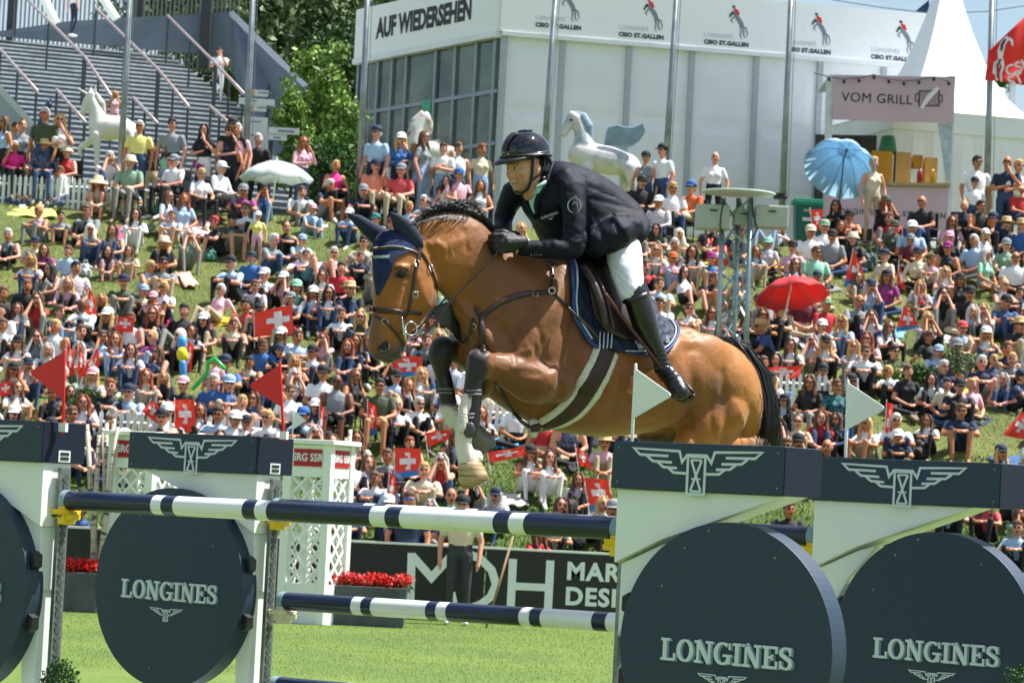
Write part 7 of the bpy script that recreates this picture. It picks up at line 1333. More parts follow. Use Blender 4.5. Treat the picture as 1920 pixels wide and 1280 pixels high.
# SRG SSR lattice towers
def tower(px, Yt, w_, h_, lab, yaw):
    p = at(px, 1000, Yt); t = thing('lattice_tower', lab, 'fence tower', (p.x, Yt, 0), 'white lattice towers', yaw)
    for sx_, sy in ((-1, -1), (1, -1), (-1, 1), (1, 1)):
        mb = MB(); mb.box((sx_*(w_/2-.05), sy*(w_/2-.05), h_/2), (.11, .11, h_)); mb.build('corner_post', white, t, bevel=.005)
    mb = MB(); mb.box((0, 0, h_+.03), (w_+.12, w_+.12, .06)); mb.build('cap', white, t, bevel=.01)
    for k in range(4):
        R = Matrix.Rotation(k*math.pi/2, 4, 'Z'); 
        for zc_, zh in ((h_-.21, .40), (.25, .5)): mb = MB(); mb.box((0, -w_/2+.035, zc_), (w_-.212, .04, zh), 0, R); mb.build('panel', white, t)
       
        mb = MB(); 
        n = 0
        for d_ in (-1, 1):
            for i in range(-6, 7):
                c = i*.14; w2 = (w_-.22)/2; zc = .5+(h_-.91)/2; hh = (h_-.91)/2
                # diagonal from (-w2, zc+..)
                pts = []
                for s in np.linspace(-w2, w2, 2): pts.append((s, d_*s+c*1.6+zc))
                (x0, z0), (x1, z1) = pts
                # clip
                def cl(x0, z0, x1, z1):
                    L_, H2 = zc-hh, zc+hh
                    if max(z0, z1) < L_ or min(z0, z1) > H2: return None
                    def f(x, z):
                        zz = min(max(z, L_), H2); return (x0+(zz-z0)/(z1-z0)*(x1-x0), zz)
                    return f(x0, z0), f(x1, z1)
                r = cl(x0, z0, x1, z1)
                if r: n += 1; mb.ribbon(list(r), .035, Vector(R @ Vector((0, -w_/2+.05, 0))), R.to_3x3() @ X, Z, R.to_3x3() @ -Yv, (0 if d_ < 0 else .0105), (.010 if d_ < 0 else .02))
        mb.build('lattice', white, t)
        if k in (0, 1):
            mb = MB(); mb.box((0, -w_/2+.012, h_-.17), (w_-.26, .012, .22), 0, R); sgn = mb.build('sign_plate', mat('sign_red', '#a81420', .5), t)
            mb = textmb('SRG SSR', .135, R.to_3x3() @ Vector((0, -w_/2+.005, h_-.17)), R.to_3x3() @ X, Z, R.to_3x3() @ -Yv, .004, .003, sx=.88); mb.build('sign_lettering', lw, sgn)
tower(592, 39.2, .66, 2.25, 'white lattice tower with red plates beside the right birch trunks', math.radians(-24)); tower(262, 39.6, .66, 2.25, 'white lattice tower mostly hidden behind the rear left standard', math.radians(-24)); tower(318, 41.2, .6, 1.95, 'second white lattice block seen just under the rear left header', math.radians(-10))
# birch trunks
birch = bpy.data.materials.new('birch_bark'); birch.use_nodes = True; t_ = birch.node_tree; n_ = t_.nodes.new('ShaderNodeTexNoise'); n_.inputs['Scale'].default_value = 7; mp3 = t_.nodes.new('ShaderNodeMapping'); mp3.inputs['Scale'].default_value = (1, 1, 4); tq = t_.nodes.new('ShaderNodeTexCoord'); cr_ = t_.nodes.new('ShaderNodeValToRGB')
cr_.color_ramp.elements[0].color = col('#2c2622'); cr_.color_ramp.elements[1].color = col('#b8ab98'); cr_.color_ramp.elements[0].position = .36; cr_.color_ramp.elements[1].position = .46; t_.links.new(tq.outputs['Object'], mp3.inputs[0]); t_.links.new(mp3.outputs[0], n_.inputs['Vector']); t_.links.new(n_.outputs['Fac'], cr_.inputs[0]); t_.links.new(cr_.outputs[0], t_.nodes['Principled BSDF'].inputs['Base Color'])
BT = [((163, 795), (186, 1150), 39.6), ((186, 815), (172, 1150), 39.4), ((200, 790), (190, 1150), 39.7), ((214, 785), (196, 1150), 39.5), ((193, 800), (208, 1150), 39.9), ((220, 800), (178, 1140), 39.3), ((650, 820), (640, 1090), 40.3), ((657, 805), (632, 1090), 40.2), ((636, 870), (650, 1090), 40.4), ((664, 850), (628, 1090), 40.1), ((644, 860), (626, 1090), 40.5)]
BL = ['brownish birch trunk at the far left of the left bundle', 'birch trunk second from left in the left bundle', 'straight pale birch trunk in the middle of the left bundle', 'tallest birch trunk at the right of the left bundle', 'birch trunk leaning right across the left bundle', 'birch trunk leaning left across the left bundle', 'straight birch trunk beside the white lattice tower', 'tall birch trunk leaning left beside the white lattice tower', 'short birch trunk leaning right of the lattice tower', 'birch trunk leaning strongly left near the red flowers', 'thin short birch trunk closest to the lattice tower']
for i, (a, b, Y_) in enumerate(BT):
    A_, B_ = at(*a, Y_), at(*b, Y_); d = (B_-A_); B_ = A_+d*((A_.z)/(-d.z)); mid = (A_+B_)/2+Vector((random.uniform(-.02, .02), 0, 0)); t = thing('birch_trunk', BL[i], 'tree trunk', tuple(B_), 'upright birch trunks'); mb = MB(); mb.tube([Vector((0, 0, 0)), mid-B_, A_-B_], [.045, .038, .028], 10); mb.build('trunk', birch, t, smooth=True)
    mb = MB(); q0 = (mid-B_)*1.2; mb.tube([q0, q0+Vector((.05*(-1)**i, -.02, .16))], [.014, .008], 6); mb.build('branch_stub', birch, t)
# planters with red flowers
def planter(x0, x1, Y_, lab, seed):
    a, b = at(x0, 1150, Y_), at(x1, 1150, Y_); w_ = b.x-a.x; t = thing('flower_planter', lab, 'planter', ((a.x+b.x)/2, Y_, 0), 'grey planters of red flowers'); mb = MB(); mb.rings([[Vector((sx_*k*w_/2, sy*k*.25, z)) for sx_, sy in ((-1, -1), (1, -1), (1, 1), (-1, 1))] for k, z in ((.94, 0), (1, .5), (.92, .5), (.9, .42))]); mb.build('box', mat('planter_grey', '#474b50', .6, var=.3, vs=4, bump=.2), t, bevel=.01)
    leaves(1800, [(w_*.5*q, 0, .5, w_*.14, .2, .1) for q in np.linspace(-.85, .85, 7)], .03, LM['box'], 'leaves', t, seed)
    leaves(3800, [(w_*.5*q, -.02, .57+.02*math.sin(q*9), w_*.14, .2, .075) for q in np.linspace(-.85, .85, 8)], .028, [mat('petal_a', '#d0100c', .5, var=.2), mat('petal_b', '#e83018', .5, var=.2), mat('petal_c', '#9a0808', .5)], 'flowers', t, seed+1)
planter(618, 762, 39.3, 'grey planter of red flowers standing before the big white M', 50); planter(110, 186, 39.2, 'grey planter of red flowers seen left of the birch trunks', 52)
# tool leaning by the groundsman
mb = MB(); a, b = at(962, 1005, 40.7), at(925, 1130, 40.5); d = b-a; b = a+d*(a.z/(-d.z)); mb.tube([Vector((0, 0, 0)), a-b], .016, 8); o = mb.build('wooden_stick', mat('stick_wood', '#8a6f52', .7), None, smooth=True); o.location = b; tag(o, 'wooden stick leaning on the board right of the groundsman', 'stick')
# picket fences
def picket(pts, Ys, lab, hgt, step=.105, topoff=0):
    P = []
    for (x, y), Y_ in zip(pts, Ys): Y_ = next(Y for Y in np.arange(42.6, 61, .02) if at(x, y, Y).z <= ground_z(Y)+.01 or Y > 60); p = at(x, y, Y_); P.append(Vector((p.x, Y_, ground_z(Y_))))
    t = thing('picket_fence', lab, 'picket fence', tuple(P[0]), 'white picket fences'); o0_ = P[0]; tot = sum((b-a).length for a, b in zip(P[:-1], P[1:])); mb = MB(); n = int(tot/step); cnt = 0
    for i in range(n):
        s = i*step; acc = 0
        for a, b in zip(P[:-1], P[1:]):
            L_ = (b-a).length
            if s <= acc+L_: c = a+(b-a)*((s-acc)/L_)-o0_; break
            acc += L_
        mb = MB(); w_ = .06; mb.rings([[c+Vector((x, y_, z)) for x, z in ((-w_/2, -.05), (w_/2, -.05), (w_/2, hgt-.05), (0, hgt), (-w_/2, hgt-.05))] for y_ in (-.012, .012)])
        if cnt < 100: mb.build('picket', white, t); cnt += 1
    for z in (.15, hgt-.18):
        mb = MB(); mb.tube([p-o0_+Vector((0, .03, z)) for p in P], .022, 4); mb.build('rail', white, t)
picket([(136, 828), (620, 850)], [45.3, 45.5], 'white picket fence running behind the left jump headers', .52); picket([(905, 815), (1010, 822)], [46.6, 46.6], 'short white picket fence seen under the horse belly', .55); picket([(1462, 764), (1560, 769)], [47.6, 47.7], 'white picket fence by the woman in the black top', .6); picket([(-15, 380), (275, 394)], [59.6, 59.8], 'white picket fence below the white horse statue', .62)
# camera tower
Yc = 50.5; c0 = at(1388, 640, Yc); gzc = ground_z(Yc); t = thing('camera_tower', 'aluminium truss camera tower with round white top and grey cases', 'camera tower', (c0.x, Yc, gzc)); q0 = Vector(t.location); trm = mat('truss_alu', '#8fa3a6', .35, .7, var=.15)
legs = [(-.16, -.18), (.30, -.16), (-.02, .22), (.12, -.02)]; topz = at(1388, 368, Yc).z-gzc
LG = []
for i, (xb, xt) in enumerate(((1349, 1355), (1376, 1385), (1401, 1408))):
    A_ = at(xb, 650, Yc+(0, .25, -.1)[i])-q0; B_ = at(xt, 372, Yc+(0, .25, -.1)[i])-q0; A_.z = -.1; LG.append((A_, B_)); mb = MB(); mb.tube([A_, B_], .042, 12); mb.build('truss_leg', trm, t, smooth=True)
for i in range(3):
    (a, b), (c, d) = LG[i], LG[(i+1) % 3]
    for k in range(9):
        f0, f1 = k/9, (k+1)/9; p = a+(b-a)*f0; q_ = c+(d-c)*f1; mb = MB(); mb.tube([p, q_] if k % 2 else [c+(d-c)*f0, a+(b-a)*f1], .018, 6); mb.build('truss_brace', trm, t)
cc = at(1385, 362, Yc)-q0; mb = MB(); mb.lathe((cc.x, cc.y, cc.z), [(0, -.018), (.60, -.014), (.61, -.01), (.61, .01), (.60, .014), (0, .018)], 40); mb.build('round_top', mat('disc_white', '#cfdcd8', .4, var=.05), t, bevel=.005)
case = mat('case_grey', '#a9b0a2', .5, var=.06, vs=3)
for (x0, y0, x1, y1) in ((1304, 386, 1368, 428), (1415, 388, 1478, 426), (1376, 392, 1412, 420)):
    a, b = at(x0, y1, Yc)-q0, at(x1, y0, Yc)-q0; mb = MB(); mb.box(((a.x+b.x)/2, .1+.2*(x0 == 1376), (a.z+b.z)/2), (b.x-a.x, .5, b.z-a.z)); cs = mb.build('equipment_case', case, t, bevel=.02); mb = MB(); mb.box(((a.x+b.x)/2, -.16, b.z-.1), (.12, .02, .025)); mb.build('case_latch', dark, cs)
mb = MB(); mb.tube([at(1358, 376, Yc-.2)-q0, at(1352, 400, Yc-.3)-q0, at(1350, 425, Yc-.2)-q0, at(1356, 440, Yc-.2)-q0], .014, 6, rnd=True); mb.build('cable', dark, t); mb = MB(); mb.tube([at(1410, 370, Yc-.2)-q0, at(1412, 400, Yc-.3)-q0, at(1420, 430, Yc-.2)-q0, at(1408, 450, Yc-.2)-q0], .014, 6, rnd=True); mb.build('cable', dark, t)
mb = MB(); p = at(1460, 368, Yc)-q0; mb.box((p.x, p.y, p.z), (.16, .12, .10)); mb.tube([p, p+Vector((.14, 0, -.01))], .035, 8); mb.tube([p+Vector((.10, 0, -.06)), p+Vector((.11, 0, .1))], .012, 6); mb.build('small_camera', dark, t)
# parasols
def parasol(name, lab, ap, e0, e1, Y_, col_, inner_c, tilt, pole_px, drop=.28, ncol=8, fringe=None):
    A_ = at(*ap, Y_); L_, R_3 = at(*e0, Y_), at(*e1, Y_); rad = (R_3-L_).length/2; C_ = (L_+R_3)/2; ax = (A_-C_); ax = Vector((ax.x, ax.y-tilt, ax.z)).normalized(); h = (A_-C_).length
    t = thing(name, lab, 'parasol', tuple(C_)); u = ax.orthogonal().normalized(); v = ax.cross(u); mb = MB(); rs = []
    for f, z in ((.0, 1), (.25, .93), (.5, .76), (.75, .46), (1, .0)):
        r = []
        for j in range(ncol*4):
            a = 2*math.pi*j/(ncol*4); k = 1-(.05*f)*(1-abs(math.cos(ncol*a/2))); r.append(u*(rad*f*k*math.cos(a)+.002)+v*(rad*f*k*math.sin(a))+ax*(h*z-.06*f*(1-abs(math.cos(ncol*a/2)))))
        rs.append(r)
    rs2 = [[p-ax*.012 for p in r] for r in rs]; mb.rings(rs[1:], 0, cap=False); vs = [ax*h]+rs[1]; n = len(rs[1]); mb.add(vs, [(0, 1+j, 1+(j+1) % n) for j in range(n)]); o = mb.build('canopy', col_, t, smooth=True); o.modifiers.new('s', 'SOLIDIFY').thickness = .01
    for j in range(ncol):
        a = 2*math.pi*j/ncol; mb = MB(); mb.tube([ax*(h*.97), u*(rad*.5*math.cos(a))+v*(rad*.5*math.sin(a))+ax*(h*.72), u*(rad*.98*math.cos(a))+v*(rad*.98*math.sin(a))-ax*.02], .007, 5); mb.build('rib', alu, t)
    B_ = at(*pole_px, Y_)-C_; mb = MB(); mb.tube([ax*(h+.07), ax*h*.5, B_], .016, 8); mb.build('pole', mat('parasol_pole', '#4a4f55', .4, .5) if 'blue' in lab else white, t); return t
def clothm(n, c): 
    m = mat(n, c, .7, var=.05, vs=4); t = m.node_tree; b = t.nodes['Principled BSDF']; tr = t.nodes.new('ShaderNodeBsdfTranslucent'); tr.inputs[0].default_value = col(c); mxs = t.nodes.new('ShaderNodeMixShader'); mxs.inputs[0].default_value = .45
    t.links.new(b.outputs[0], mxs.inputs[1]); t.links.new(tr.outputs[0], mxs.inputs[2]); t.links.new(mxs.outputs[0], t.nodes['Material Output'].inputs[0]); return m
parasol('parasol', 'white parasol open above the seated spectators at upper left', (519, 301), (447, 326), (588, 343), 58.0, clothm('parasol_white', '#dfe8e6'), None, .0, (512, 375)); parasol('parasol', 'light blue parasol tilted in front of the grill stall', (1598, 262), (1512, 285), (1640, 348), 60.6, clothm('parasol_blue', '#b5dbf4'), None, -.55, (1572, 395))
parasol('parasol', 'red parasol sheltering two people on the hillside at right', (1482, 519), (1415, 552), (1556, 556), 52.6, clothm('parasol_red', '#de4c50'), None, -.10, (1470, 600))
# swiss flags
fr_ = mat('swiss_red', '#ee3a20', .6, var=.06, vs=4); fw_ = mat('swiss_white', '#e6e0e2', .6, var=.03); fb_ = mat('flag_blue_hem', '#2f7ec2', .6)
def swiss(pts, Y_, lab, stick=None, cross=None, hem=True, cs=.30, amp=.03):
    A, B, Cc, D = [at(x, y, Y_) for x, y in pts]; t = thing('swiss_flag', lab, 'flag', tuple(A), 'red flags with white crosses'); o0_ = A; n = 10; mb = MB(); 
    def S_(u, v): p = (A*(1-u)+B*u)*(1-v)+(D*(1-u)+Cc*u)*v-o0_; return p+Vector((0, amp*math.sin(u*8+v*4), 0))
    W = n+1; vs = [S_(i/n, j/n) for i in range(W) for j in range(W)]; vs += [p+Vector((0, .006, 0)) for p in vs]; N0 = W*W; fs = []; mi = []
    for i in range(n):
        for j in range(n):
            k = 1 if (hem and j >= n-2) else 0; fs += [(i*W+j, (i+1)*W+j, (i+1)*W+j+1, i*W+j+1), (N0+i*W+j, N0+i*W+j+1, N0+(i+1)*W+j+1, N0+(i+1)*W+j)]; mi += [k, k]
    mb.v = [tuple(p) for p in vs]; mb.f = fs; mb.mi = mi; mb.build('flag_cloth', [fr_, fb_], t, smooth=True)
    uc, vc = (cross or (.5, .45)); mb = MB()
    for (du, dv, e) in ((cs, cs/3, 0), (cs/3, cs, .001)):
        g = []; m_ = 6
        for a in range(m_+1):
            for b in (-1, 1): g.append(S_(min(.98, max(.02, uc-du+2*du*a/m_)), min(.98, max(.02, vc+b*dv)))-Vector((0, .006+e, 0)))
        mb.add(g, [(2*a, 2*a+2, 2*a+3, 2*a+1) for a in range(m_)])
    mb.build('white_cross', fw_, t)
    s0_, s1_ = stick or ((pts[0][0], pts[0][1]-4), (pts[3][0], pts[3][1]+22)); mb = MB(); mb.tube([at(*s0_, Y_+.02)-o0_, at(*s1_, Y_+.02)-o0_], .007, 6); mb.build('flag_stick', white, t)
def Yat(x, y, h=.4): return findY(x, y, h, False)
FL = [([(167, 540), (177, 560), (179, 598), (161, 590)], 'small drooping red flag behind the man in the white shirt'), ([(481, 588), (543, 574), (546, 624), (482, 628)], 'red flag held open between the polo man and the seated pair'), ([(733, 668), (787, 670), (790, 700), (748, 706)], 'red flag spread out just below the horse muzzle'), ([(742, 842), (786, 844), (786, 888), (744, 894)], 'upright red flag above the young man with blue sunglasses'),
 ([(330, 752), (362, 752), (366, 806), (330, 806)], 'red flag hanging above the rear left jump header'), ([(1601, 472), (1618, 510), (1620, 525), (1584, 536)], 'pointed red flag beside the grey backpack'), ([(1686, 495), (1692, 520), (1698, 545), (1682, 528)], 'narrow red flag behind the woman in magenta'), ([(1724, 535), (1734, 565), (1732, 570), (1722, 570)], 'tiny red flag on top of the pale blue towel'), ([(1696, 575), (1712, 590), (1720, 613), (1682, 620)], 'red flag draped over the pale blue towel'),
 ([(1663, 757), (1674, 762), (1674, 832), (1658, 836)], 'furled red flag beside the child in the white cap'), ([(1916, 772), (1925, 790), (1925, 822), (1884, 814)], 'red flag lying on grass at the right frame edge'), ([(1098, 898), (1138, 902), (1146, 948), (1110, 956)], 'red flag hanging behind the top pole near the right standard'), ([(1080, 838), (1098, 850), (1108, 874), (1088, 872)], 'small red flag by the straw hat woman'), ([(731, 886), (740, 900), (742, 942), (724, 945)], 'narrow red flag left of the man in blue sunglasses'),
 ([(690, 755), (704, 765), (706, 810), (690, 816)], 'folded red flag on the knees of the hooded man'), ([(126, 640), (136, 662), (140, 700), (126, 700)], 'leftmost flag of the red cluster behind the first jump flag'), ([(148, 645), (156, 668), (160, 700), (146, 698)], 'middle flag of the red cluster behind the first jump flag'), ([(181, 655), (186, 680), (172, 706), (150, 704)], 'rightmost tilted flag of the red cluster at left'), ([(352, 640), (362, 650), (358, 695), (346, 690)], 'upright red flag beside the blue and yellow balloon'),
 ([(222, 595), (250, 596), (248, 622), (218, 618)], 'red flag lying on the grass below the olive tee man'), ([(918, 848), (980, 838), (984, 852), (925, 866)], 'red flag lying on the grass right of the horse hooves'), ([(284, 752), (296, 760), (296, 795), (268, 770)], 'half red half white flag above the rear left header'), ([(0, 720), (22, 715), (20, 738), (0, 742)], 'red flag lying at the left frame edge'), ([(1520, 395), (1542, 395), (1540, 425), (1528, 430)], 'red flag planted beside the long haired woman in black'), ([(1436, 690), (1500, 686), (1492, 708), (1440, 706)], 'red and white flag lying right of the pink top woman'), ([(800, 812), (840, 806), (846, 820), (806, 836)], 'red flag lying over the knees behind the front hoof'), ([(600, 758), (607, 770), (606, 828), (598, 826)], 'thin red flag left of the seated man in the grey tank')]
for i, (q_, lab) in enumerate(FL):
    cx_ = sum(p[0] for p in q_)/4; cy_ = sum(p[1] for p in q_)/4; Y_ = min(60, Yat(cx_, cy_, .35))-.75; q_ = [(cx_+(a-cx_)*1.15, cy_+(b-cy_)*1.12) for a, b in q_]; swiss(q_, Y_, lab, hem=(i in (2, 3, 5, 9, 11, 14, 8)), cross=((.62, .45) if i == 1 else None))
# white fence flag far behind
mb = MB(); a = [at(*q, 44) for q in ((550, 768), (574, 788), (548, 806))]; mb.rings([[p-a[0] for p in a], [p-a[0]+Vector((0, .01, 0)) for p in a]]); mb.tube([at(550, 764, 44)-a[0], at(548, 832, 44)-a[0]], .01, 8); o = mb.build('small_pennant', whitef, None); o.location = a[0]; tag(o, 'small white pennant left of the grey tank man, above the lattice tower', 'flag')
# horse statues
def statue(name, lab, sk, mats, loc, par_extra=None, vox=.03, z0=None):
    mb = MB()
    for pts, rad in sk: mb.tube(pts, rad, 14, rnd=True)
    me = remesh(mb, vox, 5, name); t = thing('horse_statue', lab, 'statue', tuple(loc), 'life size horse statues'); meshobj('body', me, mats, t); return t
def SKH(P, s): # P: px -> local
    return [([P(x, y, w_) for x, y, w_ in pts], [r*s for r in rad]) for pts, rad in SKP]
# white horse (facing left)
Yh = 64.0; k = Yh/5800; zg_ = ground_z(Yh); b0 = at(195, 320, Yh); b0.z = zg_
P = lambda x, y, w_: at(x, y, Yh)-b0+Vector((0, -w_, 0))
SKP = [([(188, 240, 0), (205, 240, 0), (232, 240, 0), (246, 244, 0)], [22, 24, 22, 15]), ([(185, 232, 0), (180, 205, 0), (172, 185, 0)], [19, 13, 9]), ([(172, 178, 0), (163, 192, 0), (156, 208, 0), (155, 214, 0)], [9.5, 9, 6, 5]), ([(183, 255, .18), (184, 285, .18), (184, 318, .18)], [10, 6, 4.5]), ([(178, 255, -.15), (160, 268, -.15), (146, 278, -.15), (150, 290, -.15)], [10, 7, 5, 4]), ([(240, 250, .18), (247, 280, .18), (244, 320, .18)], [14, 7, 4.5]), ([(236, 255, -.18), (232, 285, -.18), (236, 320, -.18)], [13, 7, 4.5]), ([(250, 240, 0), (258, 262, 0), (256, 290, 0)], [4, 5, 3])]
t = statue('s', 'white unicorn horse statue standing behind the crowd by the stairs', SKH(P, k), mat('statue_white', '#d9d6cc', .35, var=.08, vs=3), b0); 
mb = MB(); mb.tube([P(163, 176, 0), P(146, 166, 0)], [.03, .008], 8); mb.build('horn', mat('horn_pale', '#d9d0c8', .4), t); mb = MB(); mb.tube([P(178, 172, .03), P(180, 162, .05)], [.035, .008], 8); mb.tube([P(170, 172, -.03), P(170, 163, -.05)], [.035, .008], 8); mb.build('ear', mat('statue_white', '#d9d6cc', .35), t); mb = MB(); mb.tube([P(178, 176, 0), P(190, 195, 0), P(196, 218, 0)], [.06, .09, .04], 10, rnd=True); mb.build('mane', mat('statue_mane', '#b4b0a8', .5, var=.2), t)
# dark blue statue behind at left
Yh = 68.0; k = Yh/5800; b0 = at(80, 300, Yh); b0.z = ground_z(Yh); SKP = [([(72, 262, 0), (60, 275, 0), (40, 280, 0), (20, 285, 0)], [18, 20, 20, 17]), ([(76, 250, 0), (82, 225, 0), (88, 205, 0)], [13, 10, 7]), ([(92, 196, 0), (84, 205, 0), (77, 214, 0)], [7, 6, 5]), ([(66, 280, .15), (64, 320, .15)], [8, 5]), ([(28, 285, .15), (26, 325, .15)], [9, 5]), ([(24, 285, -.15), (20, 325, -.15)], [9, 5])]
t = statue('s', 'dark blue horse statue rising behind the man in the olive tee', SKH(P, k), mat('statue_blue', '#1f3a5c', .25, var=.5, vs=6), b0); mb = MB(); mb.tube([P(93, 192, .03), P(96, 184, .05)], [.03, .006], 8); mb.build('ear', mat('statue_blue', '#1f3a5c', .25), t)
# brown white pinto
Yh = 66.0; k = Yh/5800; b0 = at(790, 320, Yh); b0.z = ground_z(Yh); SKP = [([(772, 285, 0), (790, 285, 0), (815, 288, 0), (840, 290, 0)], [20, 22, 22, 18]), ([(776, 270, 0), (782, 240, 0), (794, 220, 0)], [20, 15, 10]), ([(798, 216, 0), (805, 230, 0), (806, 246, 0)], [8, 8, 6]), ([(780, 300, .15), (780, 345, .15)], [8, 5]), ([(835, 300, .15), (838, 345, .15)], [9, 5]), ([(785, 300, -.15), (786, 345, -.15)], [8, 5]), ([(830, 300, -.15), (830, 345, -.15)], [9, 5])]
pin = bpy.data.materials.new('statue_pinto'); pin.use_nodes = True; t_ = pin.node_tree; n_ = t_.nodes.new('ShaderNodeTexNoise'); n_.inputs['Scale'].default_value = 1.6; r_3 = t_.nodes.new('ShaderNodeValToRGB'); r_3.color_ramp.elements[0].position = .49; r_3.color_ramp.elements[1].position = .52; r_3.color_ramp.elements[0].color = col('#8d5a1e'); r_3.color_ramp.elements[1].color = col('#cfcdc6'); tq = t_.nodes.new('ShaderNodeTexCoord'); t_.links.new(tq.outputs['Object'], n_.inputs['Vector']); t_.links.new(n_.outputs['Fac'], r_3.inputs[0]); t_.links.new(r_3.outputs[0], t_.nodes['Principled BSDF'].inputs['Base Color'])
t = statue('s', 'white and brown pinto horse statue with arched neck by the marquee door', SKH(P, k), pin, b0); mb = MB(); mb.tube([P(790, 212, 0), P(778, 226, 0), P(768, 248, 0)], [.05, .08, .05], 10, rnd=True); mb.build('mane', mat('pinto_mane', '#d4d0c8', .5), t); mb = MB(); mb.tube([P(796, 212, .03), P(799, 204, .04)], [.03, .006], 8); mb.build('ear', mat('pinto_ear', '#8d5a1e', .4), t)
# winged horse
Yh = 65.0; k = Yh/5800; b0 = at(1140, 350, Yh); b0.z = ground_z(Yh); SKP = [([(1073, 216, 0), (1062, 238, 0), (1058, 250, 0)], [9, 8, 8]), ([(1090, 290, 0), (1110, 296, 0), (1145, 302, 0), (1175, 308, 0)], [26, 28, 27, 22]), ([(1094, 272, 0), (1090, 250, 0), (1084, 228, 0)], [21, 14, 11]), ([(1082, 222, 0), (1070, 232, 0), (1060, 245, 0)], [11, 10, 6.5]), ([(1100, 315, .2), (1102, 350, .2)], [11, 6]), ([(1090, 315, -.2), (1086, 350, -.2)], [11, 6]), ([(1180, 318, .2), (1186, 355, .2)], [14, 7]), ([(1172, 318, -.2), (1176, 355, -.2)], [13, 7]), ([(1192, 300, 0), (1200, 325, 0), (1198, 352, 0)], [5, 9, 6])]
cm_ = bpy.data.materials.new('statue_dapple'); cm_.use_nodes = True; t_ = cm_.node_tree; n_ = t_.nodes.new('ShaderNodeTexNoise'); n_.inputs['Scale'].default_value = 2.2; n_.inputs['Detail'].default_value = 5; r_3 = t_.nodes.new('ShaderNodeValToRGB'); r_3.color_ramp.elements[0].position = .38; r_3.color_ramp.elements[1].position = .56; r_3.color_ramp.elements[0].color = col('#8b97a0'); r_3.color_ramp.elements[1].color = col('#d5d3cd'); tq = t_.nodes.new('ShaderNodeTexCoord'); t_.links.new(tq.outputs['Object'], n_.inputs['Vector']); t_.links.new(n_.outputs['Fac'], r_3.inputs[0]); t_.links.new(r_3.outputs[0], t_.nodes['Principled BSDF'].inputs['Base Color']); t_.nodes['Principled BSDF'].inputs['Roughness'].default_value = .35
t = statue('s', 'dappled grey winged horse statue behind the rider shoulder', SKH(P, k), cm_, b0); blu = mat('statue_blue_grey', '#7f97a8', .35, var=.2, vs=4)
for dy in (-.2, .2):
    mb = MB(); o_ = Vector((0, dy, 0)); pts = [(1132, 274), (1136, 250), (1140, 240), (1156, 236), (1172, 240), (1188, 240), (1206, 232), (1210, 246), (1200, 262), (1186, 272), (1160, 277)]; mb.rings([[P(x, y, 0)+o_ for x, y in pts], [P(x, y, 0)+o_+Vector((0, .07, 0)) for x, y in pts]]); mb.build('wing', blu, t, bevel=.02)
mb = MB(); mb.tube([P(1078, 212, 0), P(1092, 218, 0), P(1103, 238, 0), (P(1106, 262, 0))], [.05, .10, .12, .07], 12, rnd=True); mb.build('mane', blu, t); mb = MB(); mb.tube([P(1074, 216, .03), P(1076, 206, .04)], [.035, .006], 8); mb.build('ear', blu, t); mb = MB(); mb.ell(P(1071, 226, .12), (.035, .02, .03)); mb.build('eye', dark, t)
# traffic cones
for i, (x, y, lab) in enumerate(((1326, 470, 'leftmost orange traffic cone left of the camera tower'), (1334, 472, 'second orange traffic cone from the left by the camera tower'), (1345, 485, 'tall orange traffic cone nearest the camera tower leg'), (1358, 486, 'orange traffic cone between the camera tower legs'))):
    Y_ = Yat(x, y+14, .05); p = at(x, y+14, Y_); t = thing('traffic_cone', lab, 'traffic cone', (p.x, Y_, ground_z(Y_)), 'orange traffic cones'); mb = MB(); mb.lathe((0, 0, .02), [(.12, 0), (.02, .42), (.0, .42)], 16); mb.build('cone', mat('cone_orange', '#e0411c', .5), t, smooth=True); mb = MB(); mb.box((0, 0, .01), (.3, .3, .03)); mb.build('base', mat('cone_orange', '#e0411c', .5), t); mb = MB(); mb.lathe((0, 0, .2), [(.082, 0), (.058, .1)], 16); mb.build('stripe', white, t, smooth=True)
# balloons
for pts, c_, lab, r_4 in (([(342, 640), (343, 652)], '#3a8fd0', 'light blue balloon head beside the upright red flag', .09), ([(342, 662), (343, 668)], '#e8d41c', 'yellow balloon body under the blue balloon head', .10), ([(343, 682), (344, 706)], '#3a8fd0', 'long light blue balloon under the yellow one', .06), ([(362, 728), (388, 700), (390, 680), (402, 672), (420, 690)], '#23b14a', 'green twisted balloon animal held by the toddler', .035)):
    Y_ = Yat(pts[0][0], pts[0][1], .5)-.5; P_s = [at(x, y, Y_) for x, y in pts]; mb = MB(); mb.tube([p-P_s[0] for p in P_s], r_4, 12, rnd=True); o = mb.build('balloon', mat('balloon'+c_[1:], c_, .25, var=.03), None, smooth=True); o.location = P_s[0]; tag(o, lab, 'balloon')
